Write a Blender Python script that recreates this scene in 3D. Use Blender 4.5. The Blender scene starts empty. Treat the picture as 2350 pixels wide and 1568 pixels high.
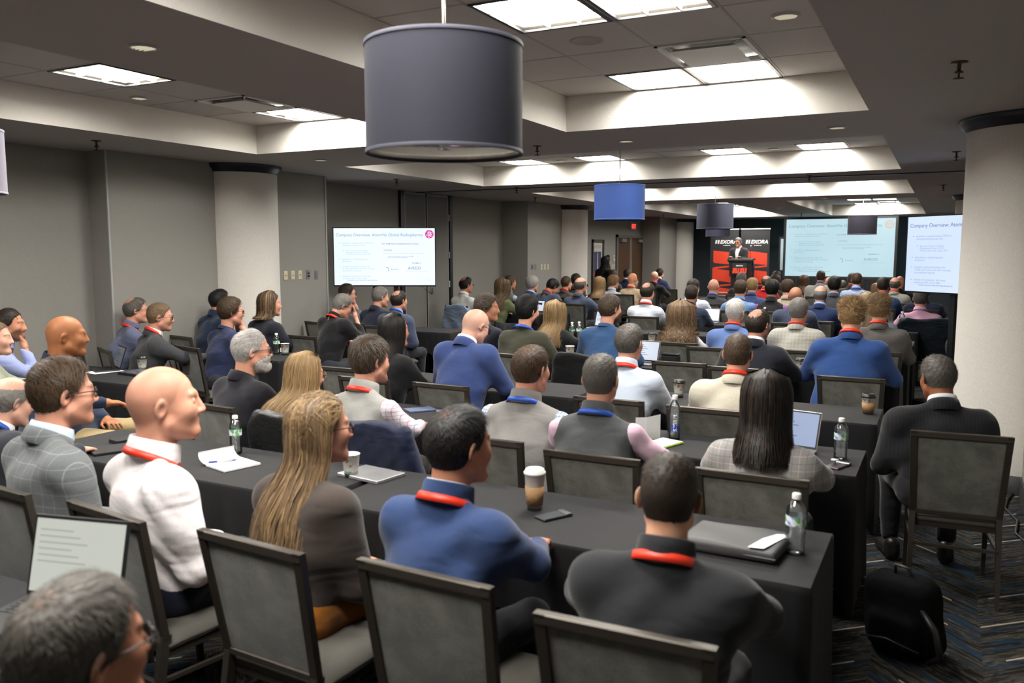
import bpy, math, random
import numpy as np
from mathutils import Matrix, Vector, Euler
SC = bpy.context.scene
COL = SC.collection
R = math.radians
rng = np.random.RandomState(7)
random.seed(7)

# ---------------------------------------------------------------- camera, world, exposure
cam_d = bpy.data.cameras.new('camera')
cam_d.sensor_width = 36.0
cam_d.lens = 1904.0 / 2350.0 * 36.0
cam_d.clip_start = 0.05
cam_d.dof.use_dof = True
cam_d.dof.focus_distance = 8.5
cam_d.dof.aperture_fstop = 2.8
cam = bpy.data.objects.new('camera', cam_d)
cam.location = (0, 0, 1.88)
cam.rotation_euler = (R(90 - 6.205), 0, R(27.52))
COL.objects.link(cam)
SC.camera = cam
W = bpy.data.worlds.new('world')
SC.world = W
W.use_nodes = True
W.node_tree.nodes['Background'].inputs[0].default_value = (0.5, 0.5, 0.5, 1)
W.node_tree.nodes['Background'].inputs[1].default_value = 0.02
SC.view_settings.view_transform = 'Standard'
SC.view_settings.look = 'None'
SC.view_settings.gamma = 1.0
SC.view_settings.use_curve_mapping = False
SC.view_settings.exposure = 0.12
SC.cycles.max_bounces = 6
SC.cycles.diffuse_bounces = 4
SC.cycles.glossy_bounces = 2
SC.cycles.transmission_bounces = 5
SC.cycles.transparent_max_bounces = 6
SC.cycles.adaptive_threshold = 0.03
SC.cycles.caustics_reflective = False
SC.cycles.caustics_refractive = False
SC.cycles.sample_clamp_indirect = 6.0
PANEL_POWER = 48.0      # ceiling troffers
CAN_POWER = 14.0        # recessed downlights
SCREEN_POWER = 1.0      # displays

# ---------------------------------------------------------------- materials
_mc = {}
def lin(c):
    return tuple(((v / 255.0) / 12.92 if v / 255.0 <= 0.04045 else ((v / 255.0 + 0.055) / 1.055) ** 2.4) for v in c)
def _new(name):
    m = bpy.data.materials.new(name); m.use_nodes = True
    nt = m.node_tree; b = nt.nodes['Principled BSDF']
    return m, nt, b
def _n(nt, t, **kw):
    n = nt.nodes.new(t)
    for k, v in kw.items():
        if k.startswith('i_'):
            n.inputs[k[2:].replace('_', ' ')].default_value = v
        else: setattr(n, k, v)
    return n
def plain(name, c, rough=0.6, metal=0.0, spec=0.5, noise=0.0, scale=40.0, bump=0.0, coat=0.0):
    key = (name, tuple(c), rough, metal, noise, scale, bump)
    if key in _mc: return _mc[key]
    m, nt, b = _new(name)
    b.inputs['Base Color'].default_value = (*c, 1); b.inputs['Roughness'].default_value = rough
    b.inputs['Metallic'].default_value = metal; b.inputs['Specular IOR Level'].default_value = spec
    b.inputs['Coat Weight'].default_value = coat
    if noise or bump:
        tc = _n(nt, 'ShaderNodeTexCoord'); nz = _n(nt, 'ShaderNodeTexNoise'); nz.inputs['Scale'].default_value = scale
        nz.inputs['Detail'].default_value = 4
        nt.links.new(tc.outputs['Object'], nz.inputs['Vector'])
        if noise:
            mr = _n(nt, 'ShaderNodeMapRange'); mr.inputs[1].default_value = .3; mr.inputs[2].default_value = .7
            mr.inputs[3].default_value = 1 - noise; mr.inputs[4].default_value = 1 + noise
            nt.links.new(nz.outputs['Fac'], mr.inputs[0])
            mx = _n(nt, 'ShaderNodeVectorMath', operation='SCALE'); mx.inputs[0].default_value = c
            nt.links.new(mr.outputs[0], mx.inputs['Scale']); nt.links.new(mx.outputs[0], b.inputs['Base Color'])
        if bump:
            bp = _n(nt, 'ShaderNodeBump'); bp.inputs['Strength'].default_value = bump; bp.inputs['Distance'].default_value = 0.01
            nt.links.new(nz.outputs['Fac'], bp.inputs['Height']); nt.links.new(bp.outputs[0], b.inputs['Normal'])
    _mc[key] = m
    return m
def emit(name, c, s):
    key = ('E', name, tuple(c), s)
    if key in _mc: return _mc[key]
    m, nt, b = _new(name)
    b.inputs['Base Color'].default_value = (0, 0, 0, 1); b.inputs['Roughness'].default_value = .35
    b.inputs['Emission Color'].default_value = (*c, 1); b.inputs['Emission Strength'].default_value = s
    _mc[key] = m
    return m
def fabric(name, c, pattern=None, c2=None, c3=None, period=0.05, fold=0.5, rough=0.9, heather=0.12, sheen=0.15):
    """cloth: soft heather variation, weave bump and soft folds; optional plaid / check / stripe pattern"""
    key = ('F', name, tuple(c), pattern, c2, c3, period, fold)
    if key in _mc: return _mc[key]
    m, nt, b = _new(name); L = nt.links.new
    b.inputs['Roughness'].default_value = rough; b.inputs['Specular IOR Level'].default_value = 0.2
    b.inputs['Sheen Weight'].default_value = sheen; b.inputs['Sheen Roughness'].default_value = 0.5
    tc = _n(nt, 'ShaderNodeTexCoord')
    nz = _n(nt, 'ShaderNodeTexNoise'); nz.inputs['Scale'].default_value = 260; nz.inputs['Detail'].default_value = 2
    L(tc.outputs['Object'], nz.inputs['Vector'])
    mr = _n(nt, 'ShaderNodeMapRange'); mr.inputs[1].default_value = .3; mr.inputs[2].default_value = .7
    mr.inputs[3].default_value = 1 - heather; mr.inputs[4].default_value = 1 + heather
    L(nz.outputs['Fac'], mr.inputs[0])
    base = _n(nt, 'ShaderNodeRGB'); base.outputs[0].default_value = (*c, 1)
    cur = base.outputs[0]
    if pattern:
        sx = _n(nt, 'ShaderNodeSeparateXYZ'); L(tc.outputs['Object'], sx.inputs[0])
        def line(axis_sock, per, w, off=0.0):
            a = _n(nt, 'ShaderNodeMath', operation='MULTIPLY_ADD'); L(axis_sock, a.inputs[0]); a.inputs[1].default_value = 1 / per; a.inputs[2].default_value = off + 50
            f = _n(nt, 'ShaderNodeMath', operation='FRACT'); L(a.outputs[0], f.inputs[0])
            l = _n(nt, 'ShaderNodeMath', operation='LESS_THAN'); L(f.outputs[0], l.inputs[0]); l.inputs[1].default_value = w
            return l.outputs[0]
        def mixin(cur, fac, col, amt):
            f = _n(nt, 'ShaderNodeMath', operation='MULTIPLY'); L(fac, f.inputs[0]); f.inputs[1].default_value = amt
            mx = _n(nt, 'ShaderNodeMix', data_type='RGBA'); L(f.outputs[0], mx.inputs[0]); L(cur, mx.inputs[6]); mx.inputs[7].default_value = (*col, 1)
            return mx.outputs[2]
        if pattern == 'plaid':
            for ax in ('X', 'Z'):
                cur = mixin(cur, line(sx.outputs[ax], period, .06), c2, .7)
            if c3:
                for ax in ('X', 'Z'): cur = mixin(cur, line(sx.outputs[ax], period, .06, .5), c3, .7)
        elif pattern == 'check':
            for ax in ('X', 'Z'):
                cur = mixin(cur, line(sx.outputs[ax], period, .5), c2, .55)
        elif pattern == 'stripe':
            cur = mixin(cur, line(sx.outputs['X'], period, .12), c2, .6)
    sc = _n(nt, 'ShaderNodeVectorMath', operation='SCALE'); L(cur, sc.inputs[0]); L(mr.outputs[0], sc.inputs['Scale'])
    L(sc.outputs[0], b.inputs['Base Color'])
    nf = _n(nt, 'ShaderNodeTexNoise'); nf.inputs['Scale'].default_value = 6; nf.inputs['Detail'].default_value = 1.5; nf.inputs['Distortion'].default_value = .6
    mp = _n(nt, 'ShaderNodeMapping'); mp.inputs['Scale'].default_value = (.6, .6, 1.7)
    L(tc.outputs['Object'], mp.inputs[0]); L(mp.outputs[0], nf.inputs['Vector'])
    b1 = _n(nt, 'ShaderNodeBump'); b1.inputs['Strength'].default_value = min(1.0, fold * 1.4); b1.inputs['Distance'].default_value = .035
    b2 = _n(nt, 'ShaderNodeBump'); b2.inputs['Strength'].default_value = .25; b2.inputs['Distance'].default_value = .002
    L(nf.outputs['Fac'], b1.inputs['Height']); L(nz.outputs['Fac'], b2.inputs['Height']); L(b1.outputs[0], b2.inputs['Normal']); L(b2.outputs[0], b.inputs['Normal'])
    _mc[key] = m
    return m
def skin_mat(skin, hairc, scalp, ring, beard):
    """skin with stubble, shaved scalp and beard zones held in the mesh attribute 'zone' (r scalp, g ring, b beard)"""
    key = ('S', skin, hairc, scalp, ring, beard)
    if key in _mc: return _mc[key]
    m, nt, b = _new('skin'); L = nt.links.new
    b.inputs['Roughness'].default_value = .5; b.inputs['Specular IOR Level'].default_value = .35
    at = _n(nt, 'ShaderNodeAttribute'); at.attribute_name = 'zone'
    sp = _n(nt, 'ShaderNodeSeparateColor'); L(at.outputs['Color'], sp.inputs[0])
    tc = _n(nt, 'ShaderNodeTexCoord'); nz = _n(nt, 'ShaderNodeTexNoise'); nz.inputs['Scale'].default_value = 220; nz.inputs['Detail'].default_value = 3
    L(tc.outputs['Object'], nz.inputs['Vector'])
    n2 = _n(nt, 'ShaderNodeTexNoise'); n2.inputs['Scale'].default_value = 22; L(tc.outputs['Object'], n2.inputs['Vector'])
    tot = None
    for sock, amt in ((0, scalp), (1, ring), (2, beard)):
        f = _n(nt, 'ShaderNodeMath', operation='MULTIPLY'); L(sp.outputs[sock], f.inputs[0]); f.inputs[1].default_value = amt
        if tot is None: tot = f.outputs[0]
        else:
            a = _n(nt, 'ShaderNodeMath', operation='MAXIMUM'); L(tot, a.inputs[0]); L(f.outputs[0], a.inputs[1]); tot = a.outputs[0]
    g = _n(nt, 'ShaderNodeMapRange'); g.inputs[1].default_value = .3; g.inputs[2].default_value = .7; g.inputs[3].default_value = .75; g.inputs[4].default_value = 1.2
    L(nz.outputs['Fac'], g.inputs[0])
    mu = _n(nt, 'ShaderNodeMath', operation='MULTIPLY', use_clamp=True); L(tot, mu.inputs[0]); L(g.outputs[0], mu.inputs[1])
    red = tuple(np.array(skin) * np.array((1.12, .86, .82)))
    mxs = _n(nt, 'ShaderNodeMix', data_type='RGBA'); mxs.inputs[6].default_value = (*skin, 1); mxs.inputs[7].default_value = (*red, 1); L(n2.outputs['Fac'], mxs.inputs[0])
    mx = _n(nt, 'ShaderNodeMix', data_type='RGBA'); L(mu.outputs[0], mx.inputs[0]); L(mxs.outputs[2], mx.inputs[6]); mx.inputs[7].default_value = (*hairc, 1)
    L(mx.outputs[2], b.inputs['Base Color'])
    bp = _n(nt, 'ShaderNodeBump'); bp.inputs['Strength'].default_value = .12; bp.inputs['Distance'].default_value = .003
    L(nz.outputs['Fac'], bp.inputs['Height']); L(bp.outputs[0], b.inputs['Normal'])
    _mc[key] = m
    return m
def hair_mat(c, c2=None):
    """hair: per-strand shade in attribute 'shade' (0 root colour .. 1 light strand)"""
    key = ('H', c, c2)
    if key in _mc: return _mc[key]
    m, nt, b = _new('hair'); L = nt.links.new
    b.inputs['Roughness'].default_value = .52; b.inputs['Specular IOR Level'].default_value = .28
    at = _n(nt, 'ShaderNodeAttribute'); at.attribute_name = 'shade'
    hi = c2 if c2 else tuple(min(1, v * 1.7 + .01) for v in c)
    lo = tuple(v * .55 for v in c)
    cr = _n(nt, 'ShaderNodeValToRGB'); e = cr.color_ramp.elements
    e[0].position = 0; e[0].color = (*lo, 1); e[1].position = 1; e[1].color = (*hi, 1)
    k = cr.color_ramp.elements.new(.45); k.color = (*c, 1)
    L(at.outputs['Fac'], cr.inputs[0]); L(cr.outputs[0], b.inputs['Base Color'])
    _mc[key] = m
    return m

# ---------------------------------------------------------------- mesh helpers
def mesh_np(name, V, F, mi=None, smooth=True, attrs=None):
    """V (n,3) float, F (m,3|4) int array -> mesh"""
    me = bpy.data.meshes.new(name)
    V = np.ascontiguousarray(V, np.float32); F = np.ascontiguousarray(F, np.int32)
    k = F.shape[1]
    me.vertices.add(len(V)); me.vertices.foreach_set('co', V.ravel())
    me.loops.add(F.size); me.loops.foreach_set('vertex_index', F.ravel())
    me.polygons.add(len(F)); me.polygons.foreach_set('loop_start', np.arange(0, F.size, k, dtype=np.int32))
    me.polygons.foreach_set('loop_total', np.full(len(F), k, np.int32))
    if mi is not None: me.polygons.foreach_set('material_index', np.ascontiguousarray(mi, np.int32))
    me.polygons.foreach_set('use_smooth', np.full(len(F), smooth, bool))
    for an, av in (attrs or {}).items():
        av = np.ascontiguousarray(av, np.float32)
        if av.ndim == 1:
            a = me.attributes.new(an, 'FLOAT', 'POINT'); a.data.foreach_set('value', av)
        else:
            a = me.attributes.new(an, 'FLOAT_COLOR', 'POINT')
            a.data.foreach_set('color', np.concatenate([av, np.ones((len(av), 1), np.float32)], 1).ravel())
    me.update(calc_edges=True)
    return me
def obj(name, me, mats=(), parent=None, loc=None, rot=None, scale=None, omats=None, **props):
    o = bpy.data.objects.new(name, me); COL.objects.link(o)
    if me is not None:
        for m in (mats if isinstance(mats, (list, tuple)) else [mats]):
            if m is not None and len(me.materials) < (len(mats) if isinstance(mats, (list, tuple)) else 1): me.materials.append(m)
        if omats:
            while len(me.materials) < len(omats): me.materials.append(None)
            for i, m in enumerate(omats):
                o.material_slots[i].link = 'OBJECT'; o.material_slots[i].material = m
    if parent is not None: o.parent = parent
    if loc is not None: o.location = loc
    if rot is not None: o.rotation_euler = rot
    if scale is not None: o.scale = scale if isinstance(scale, (tuple, list)) else (scale,) * 3
    for k, v in props.items(): o[k] = v
    return o
def thing(name, label, cat, loc=(0, 0, 0), rz=0.0, group=None):
    o = obj(name, None, loc=loc, rot=(0, 0, rz)); o['label'] = label; o['category'] = cat
    if group: o['group'] = group
    return o
class MB:
    """collects simple solids into one mesh"""
    def __init__(s): s.v = []; s.f = []; s.m = []; s.sm = []
    def add(s, vs, fs, m=0, sm=False):
        o = len(s.v); s.v += [tuple(map(float, p)) for p in vs]
        for f in fs: s.f.append(tuple(i + o for i in f)); s.m.append(m); s.sm.append(sm)
        return s
    def box(s, x0, x1, y0, y1, z0, z1, m=0, b=0.0):
        if b <= 0:
            v = [(x, y, z) for z in (z0, z1) for y in (y0, y1) for x in (x0, x1)]
            return s.add(v, [(0, 2, 3, 1), (4, 5, 7, 6), (0, 1, 5, 4), (1, 3, 7, 5), (3, 2, 6, 7), (2, 0, 4, 6)], m)
        lo = (x0, y0, z0); hi = (x1, y1, z1); vs = []; idx = {}
        for sx in (0, 1):
            for sy in (0, 1):
                for sz in (0, 1):
                    c = [(lo, hi)[q][i] for i, q in enumerate((sx, sy, sz))]; sg = [1 - 2 * sx, 1 - 2 * sy, 1 - 2 * sz]
                    for a in range(3):
                        p = list(c)
                        for k in range(3):
                            if k != a: p[k] += sg[k] * b
                        idx[(sx, sy, sz, a)] = len(vs); vs.append(p)
        I = lambda sx, sy, sz, a: idx[(sx, sy, sz, a)]
        fs = []
        for q in (0, 1):
            fs += [[I(q, 0, 0, 0), I(q, 1, 0, 0), I(q, 1, 1, 0), I(q, 0, 1, 0)], [I(0, q, 0, 1), I(1, q, 0, 1), I(1, q, 1, 1), I(0, q, 1, 1)], [I(0, 0, q, 2), I(1, 0, q, 2), I(1, 1, q, 2), I(0, 1, q, 2)]]
            for r in (0, 1):
                fs += [[I(q, r, 0, 0), I(q, r, 1, 0), I(q, r, 1, 1), I(q, r, 0, 1)], [I(q, 0, r, 0), I(q, 1, r, 0), I(q, 1, r, 2), I(q, 0, r, 2)], [I(0, q, r, 1), I(1, q, r, 1), I(1, q, r, 2), I(0, q, r, 2)]]
                for t in (0, 1): fs.append([I(q, r, t, 0), I(q, r, t, 1), I(q, r, t, 2)])
        ctr = np.array([(x0 + x1) / 2, (y0 + y1) / 2, (z0 + z1) / 2]); va = np.array(vs); out = []
        for f in fs:
            n = np.cross(va[f[1]] - va[f[0]], va[f[2]] - va[f[0]])
            out.append(tuple(f) if np.dot(n, va[list(f)].mean(0) - ctr) > 0 else tuple(f[::-1]))
        return s.add(vs, out, m)
    def hexa(s, lo4, hi4, m=0):
        """prism between two quads (same winding, ccw seen from hi)"""
        return s.add(list(lo4) + list(hi4), [(3, 2, 1, 0), (4, 5, 6, 7), (0, 1, 5, 4), (1, 2, 6, 5), (2, 3, 7, 6), (3, 0, 4, 7)], m)
    def bar(s, a, b, w, d=None, m=0, up=(0, 0, 1)):
        a = np.array(a, float); b = np.array(b, float); d = d or w; t = (b - a) / np.linalg.norm(b - a)
        u = np.array(up, float)
        if abs(t @ u) > .95: u = np.array((0, 1.0, 0))
        x = np.cross(t, u); x /= np.linalg.norm(x); y = np.cross(x, t)
        q = [(-1, -1), (1, -1), (1, 1), (-1, 1)]
        return s.hexa([a + x * w / 2 * i + y * d / 2 * j for i, j in q], [b + x * w / 2 * i + y * d / 2 * j for i, j in q], m)
    def tube(s, pts, r, n=8, m=0, cap=True):
        P = [np.array(p, float) for p in pts]; rs = r if isinstance(r, (list, tuple)) else [r] * len(P)
        vs = []; pu = None
        for i, p in enumerate(P):
            t = P[min(i + 1, len(P) - 1)] - P[max(i - 1, 0)]; t = t / (np.linalg.norm(t) + 1e-9)
            u = pu if pu is not None else (np.array((0, 0, 1.0)) if abs(t[2]) < .9 else np.array((1.0, 0, 0)))
            u = u - t * (u @ t); u /= (np.linalg.norm(u) + 1e-9); pu = u; w = np.cross(t, u)
            vs += [p + rs[i] * (u * math.cos(2 * math.pi * k / n) + w * math.sin(2 * math.pi * k / n)) for k in range(n)]
        fs = [(i * n + k, i * n + (k + 1) % n, (i + 1) * n + (k + 1) % n, (i + 1) * n + k) for i in range(len(P) - 1) for k in range(n)]
        s.add(vs, fs, m, True)
        if cap:
            o = len(s.v) - len(vs)
            s.f += [tuple(o + k for k in range(n))[::-1], tuple(o + (len(P) - 1) * n + k for k in range(n))]; s.m += [m, m]; s.sm += [False, False]
        return s
    def lathe(s, prof, n=20, c=(0, 0, 0), m=0, sm=True, a0=0, a1=2 * math.pi, ms=None):
        full = abs(a1 - a0 - 2 * math.pi) < 1e-6; k = n if full else n + 1
        vs = [(c[0] + r * math.cos(a0 + (a1 - a0) * j / n), c[1] + r * math.sin(a0 + (a1 - a0) * j / n), c[2] + z) for r, z in prof for j in range(k)]
        for i in range(len(prof) - 1):
            fs = [(i * k + j, i * k + (j + 1) % k, (i + 1) * k + (j + 1) % k, (i + 1) * k + j) for j in range(n if full else k - 1)]
            if i == 0: base = len(s.v); s.add(vs, fs, ms[0] if ms else m, sm)
            else:
                for f in fs: s.f.append(tuple(q + base for q in f)); s.m.append(ms[i] if ms else m); s.sm.append(sm)
        return s
    def poly(s, pts, z0, z1, m=0):
        n = len(pts)
        return s.add([(x, y, z0) for x, y in pts] + [(x, y, z1) for x, y in pts],
                     [tuple(range(n))[::-1], tuple(range(n, 2 * n))] + [(i, (i + 1) % n, n + (i + 1) % n, n + i) for i in range(n)], m)
    def mesh(s, name):
        me = bpy.data.meshes.new(name); me.from_pydata(s.v, [], s.f)
        me.polygons.foreach_set('material_index', s.m); me.polygons.foreach_set('use_smooth', s.sm); me.update()
        return me
    def build(s, name, mats, parent=None, **kw): return obj(name, s.mesh(name), mats, parent, **kw)
def struct(name, mb, mats, **kw):
    o = mb.build(name, mats, **kw); o['kind'] = 'structure'; return o
def copy_tree(o, parent=None):
    c = o.copy(); COL.objects.link(c); c.parent = parent
    for ch in o.children: copy_tree(ch, c)
    return c
def text_mesh(s, size=1.0, align='LEFT', shear=0.0, bold=0.0, ext=0.0, spacing=1.0):
    cu = bpy.data.curves.new('lettering', 'FONT'); cu.body = s; cu.size = size; cu.align_x = align; cu.shear = shear; cu.offset = bold; cu.extrude = ext
    cu.resolution_u = 3; cu.space_character = spacing
    o = bpy.data.objects.new('lettering', cu); COL.objects.link(o); bpy.context.view_layer.update()
    me = bpy.data.meshes.new_from_object(o); bpy.data.objects.remove(o); bpy.data.curves.remove(cu)
    return me

# ================================================================ the room
SOF, TOP = 2.93, 3.23
XL, XR, YB, YF = -8.45, 1.17, -1.3, 27.9
def wall_material(name, c, vert=60):
    m, nt, b = _new(name); L = nt.links.new
    tc = _n(nt, 'ShaderNodeTexCoord'); mp = _n(nt, 'ShaderNodeMapping'); mp.inputs['Scale'].default_value = (420, 420, 45)
    L(tc.outputs['Object'], mp.inputs[0]); nz = _n(nt, 'ShaderNodeTexNoise'); nz.inputs['Scale'].default_value = 1; nz.inputs['Detail'].default_value = 2
    L(mp.outputs[0], nz.inputs['Vector'])
    mp2 = _n(nt, 'ShaderNodeMapping'); mp2.inputs['Scale'].default_value = (60, 60, 420); L(tc.outputs['Object'], mp2.inputs[0])
    n2 = _n(nt, 'ShaderNodeTexNoise'); n2.inputs['Scale'].default_value = 1; L(mp2.outputs[0], n2.inputs['Vector'])
    ad = _n(nt, 'ShaderNodeMath', operation='ADD'); L(nz.outputs['Fac'], ad.inputs[0]); L(n2.outputs['Fac'], ad.inputs[1])
    mr = _n(nt, 'ShaderNodeMapRange'); mr.inputs[1].default_value = .7; mr.inputs[2].default_value = 1.3; mr.inputs[3].default_value = .9; mr.inputs[4].default_value = 1.1
    L(ad.outputs[0], mr.inputs[0])
    s = _n(nt, 'ShaderNodeVectorMath', operation='SCALE'); s.inputs[0].default_value = c; L(mr.outputs[0], s.inputs['Scale']); L(s.outputs[0], b.inputs['Base Color'])
    bp = _n(nt, 'ShaderNodeBump'); bp.inputs['Strength'].default_value = .2; bp.inputs['Distance'].default_value = .003; L(ad.outputs[0], bp.inputs['Height']); L(bp.outputs[0], b.inputs['Normal'])
    b.inputs['Roughness'].default_value = .8; b.inputs['Specular IOR Level'].default_value = .25
    return m
M_wall = wall_material('wall_vinyl', (.265, .255, .235))
M_wall_dk = wall_material('partition_vinyl', (.20, .195, .18))
M_front = wall_material('front_wall_vinyl', (.045, .056, .063))
M_col = wall_material('column_vinyl', (.74, .71, .65))
M_cap = plain('cap_moulding', (.010, .012, .020), .35)
M_base = plain('rubber_base', (.035, .036, .036), .5)
M_trim = plain('edge_trim', (.36, .37, .36), .4)
M_dark = plain('dark_metal', (.008, .009, .012), .4)
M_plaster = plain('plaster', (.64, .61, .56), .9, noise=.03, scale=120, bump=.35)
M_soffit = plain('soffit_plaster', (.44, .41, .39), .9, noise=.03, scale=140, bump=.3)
M_tile = plain('ceiling_tile', (.56, .53, .50), .95, noise=.05, scale=260, bump=.2)
M_tbar = plain('ceiling_grid', (.42, .40, .37), .6)
M_white = plain('white_enamel', (.72, .70, .66), .5)
M_chrome = plain('chrome', (.75, .75, .76), .18, 1.0)
M_black = plain('black_plastic', (.012, .012, .013), .45)

# carpet: zig-zag bands of streaks with scattered pale dashes
def carpet():
    m, nt, b = _new('carpet'); L = nt.links.new
    tc = _n(nt, 'ShaderNodeTexCoord'); sx = _n(nt, 'ShaderNodeSeparateXYZ'); L(tc.outputs['Object'], sx.inputs[0])
    def M(op, a, c=None, **k):
        n = _n(nt, 'ShaderNodeMath', operation=op)
        for i, q in enumerate((a, c)):
            if q is None: continue
            if isinstance(q, (int, float)): n.inputs[i].default_value = q
            else: L(q, n.inputs[i])
        return n.outputs[0]
    Wd = .46
    xs = M('DIVIDE', M('ADD', sx.outputs['X'], 20.0), Wd)
    ci = M('FLOOR', xs); fr = M('FRACT', xs)
    par = M('MODULO', ci, 2.0)
    sgn = M('SUBTRACT', M('MULTIPLY', par, 2.0), 1.0)
    yy = M('ADD', sx.outputs['Y'], M('MULTIPLY', M('MULTIPLY', fr, sgn), .42))      # runs along the stroke
    def noise(sa, sb, off, det=3):
        cb = _n(nt, 'ShaderNodeCombineXYZ'); L(M('MULTIPLY', fr, sa), cb.inputs[0]); L(M('MULTIPLY', yy, sb), cb.inputs[1]); L(M('ADD', M('MULTIPLY', ci, 7.31), off), cb.inputs[2])
        n = _n(nt, 'ShaderNodeTexNoise'); n.inputs['Scale'].default_value = 1; n.inputs['Detail'].default_value = det; L(cb.outputs[0], n.inputs['Vector']); return n.outputs['Fac']
    n1 = noise(2.2, 46, 0); n2 = noise(1.6, 22, 3.3); n3 = noise(1.1, 5, 8.1)
    cr = _n(nt, 'ShaderNodeValToRGB'); el = cr.color_ramp.elements; cr.color_ramp.interpolation = 'CONSTANT'
    el[0].position = 0; el[0].color = (.012, .011, .010, 1); el[1].position = .47; el[1].color = (.055, .050, .042, 1)
    for p, c in ((.54, (.014, .013, .012)), (.60, (.10, .09, .075)), (.64, (.02, .018, .016))):
        e = el.new(p); e.color = (*c, 1)
    L(n1, cr.inputs[0])
    blue = M('GREATER_THAN', n2, .575)
    mx = _n(nt, 'ShaderNodeMix', data_type='RGBA'); L(M('MULTIPLY', blue, .85), mx.inputs[0]); L(cr.outputs[0], mx.inputs[6]); mx.inputs[7].default_value = (.012, .032, .058, 1)
    # pale dashes
    cell = M('MULTIPLY', yy, 1 / .34); cf = M('FRACT', M('ADD', cell, 40.0)); cl = M('FLOOR', M('ADD', cell, 40.0))
    cb = _n(nt, 'ShaderNodeCombineXYZ'); L(cl, cb.inputs[0]); L(ci, cb.inputs[1])
    wn = _n(nt, 'ShaderNodeTexWhiteNoise', noise_dimensions='3D'); L(cb.outputs[0], wn.inputs['Vector'])
    sc = _n(nt, 'ShaderNodeSeparateColor'); L(wn.outputs['Color'], sc.inputs[0])
    on = M('GREATER_THAN', sc.outputs[0], .34)
    d = M('ABSOLUTE', M('SUBTRACT', cf, M('ADD', M('MULTIPLY', sc.outputs[1], .6), .2)))
    ln = M('MULTIPLY', M('LESS_THAN', M('ADD', d, M('MULTIPLY', n3, .012)), .026), on)
    ln = M('MULTIPLY', ln, M('GREATER_THAN', fr, M('MULTIPLY', sc.outputs[2], .3)))
    ln = M('MULTIPLY', ln, M('LESS_THAN', fr, M('ADD', M('MULTIPLY', sc.outputs[1], .4), .6)))
    mx2 = _n(nt, 'ShaderNodeMix', data_type='RGBA'); L(ln, mx2.inputs[0]); L(mx.outputs[2], mx2.inputs[6]); mx2.inputs[7].default_value = (.42, .38, .31, 1)
    nf = _n(nt, 'ShaderNodeTexNoise'); nf.inputs['Scale'].default_value = 330; L(tc.outputs['Object'], nf.inputs['Vector'])
    bp = _n(nt, 'ShaderNodeBump'); bp.inputs['Strength'].default_value = .6; bp.inputs['Distance'].default_value = .004; L(nf.outputs['Fac'], bp.inputs['Height']); L(bp.outputs[0], b.inputs['Normal'])
    L(mx2.outputs[2], b.inputs['Base Color']); b.inputs['Roughness'].default_value = .95; b.inputs['Specular IOR Level'].default_value = .1
    return m
struct('floor', MB().box(-8.9, 1.6, YB - .3, YF + .3, -.08, 0), carpet())

def wall_run(mb, pts, out, z0=0.0, z1=3.4, m=0):
    """wall of thickness 'out' (sign = side) following a plan polyline of axis-aligned pieces"""
    for (xa, ya), (xb, yb) in zip(pts[:-1], pts[1:]):
        if abs(xa - xb) < 1e-6: mb.box(min(xa, xa + out), max(xa, xa + out), min(ya, yb), max(ya, yb), z0, z1, m)
        else: mb.box(min(xa, xb), max(xa, xb), min(ya, ya), max(ya, ya) + .02, z0, z1, m)
left_plan = [(-8.12, YB), (-8.12, 5.84), (-7.82, 5.84), (-7.82, 9.32), (XL, 9.32), (XL, 15.78), (-7.85, 15.78), (-7.85, 19.0), (XL, 19.0), (XL, 24.9), (-7.85, 24.9), (-7.85, YF)]
mb = MB()
mb.box(-8.7, -8.12, YB, 5.84, 0, 3.4); mb.box(-8.7, -7.82, 5.84, 9.32, 0, 3.4); mb.box(-8.7, XL, 9.32, 15.78, 0, 3.4)
mb.box(-8.7, -7.85, 15.78, 19.0, 0, 3.4); mb.box(-8.7, XL, 19.0, 24.9, 0, 3.4); mb.box(-8.7, -7.85, 24.9, YF, 0, 3.4)
struct('wall_left', mb, M_wall)
mb = MB()
mb.box(XR, 1.6, YB, 5.9, 0, 3.4); mb.box(.60, 1.6, 5.9, 9.32, 0, 3.4); mb.box(XR, 1.6, 9.32, 15.78, 0, 3.4); mb.box(.60, 1.6, 15.78, 19.6, 0, 3.4); mb.box(XR, 1.6, 19.6, YF, 0, 3.4)
struct('wall_right', mb, M_wall)
struct('wall_front', MB().box(-8.7, 1.6, YF, YF + .2, 0, 3.4), M_front)
struct('wall_back', MB().box(-8.7, 1.6, YB - .2, YB, 0, 3.4), M_wall)
mb = MB()
for x0, y0, y1 in ((-8.12, YB, 5.84), (-7.82, 5.84, 9.32), (XL, 9.32, 15.78), (-7.85, 15.78, 19.0), (XL, 19.0, 24.9), (-7.85, 24.9, YF)): mb.box(x0, x0 + .014, y0, y1, 0, .15)
mb.box(-8.12, -7.82, 5.826, 5.84, 0, .15); mb.box(XL, -7.85, 15.766, 15.78, 0, .15); mb.box(XL, -7.85, 24.886, 24.9, 0, .15)
struct('baseboard_left', mb, M_base)
mb = MB()
for x0, y0, y1 in ((XR, YB, 5.9), (.60, 5.9, 9.32), (XR, 9.32, 15.78), (.60, 15.78, 19.6), (XR, 19.6, YF)): mb.box(x0 - .014, x0, y0, y1, 0, .15)
struct('baseboard_right', mb, M_base)

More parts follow.
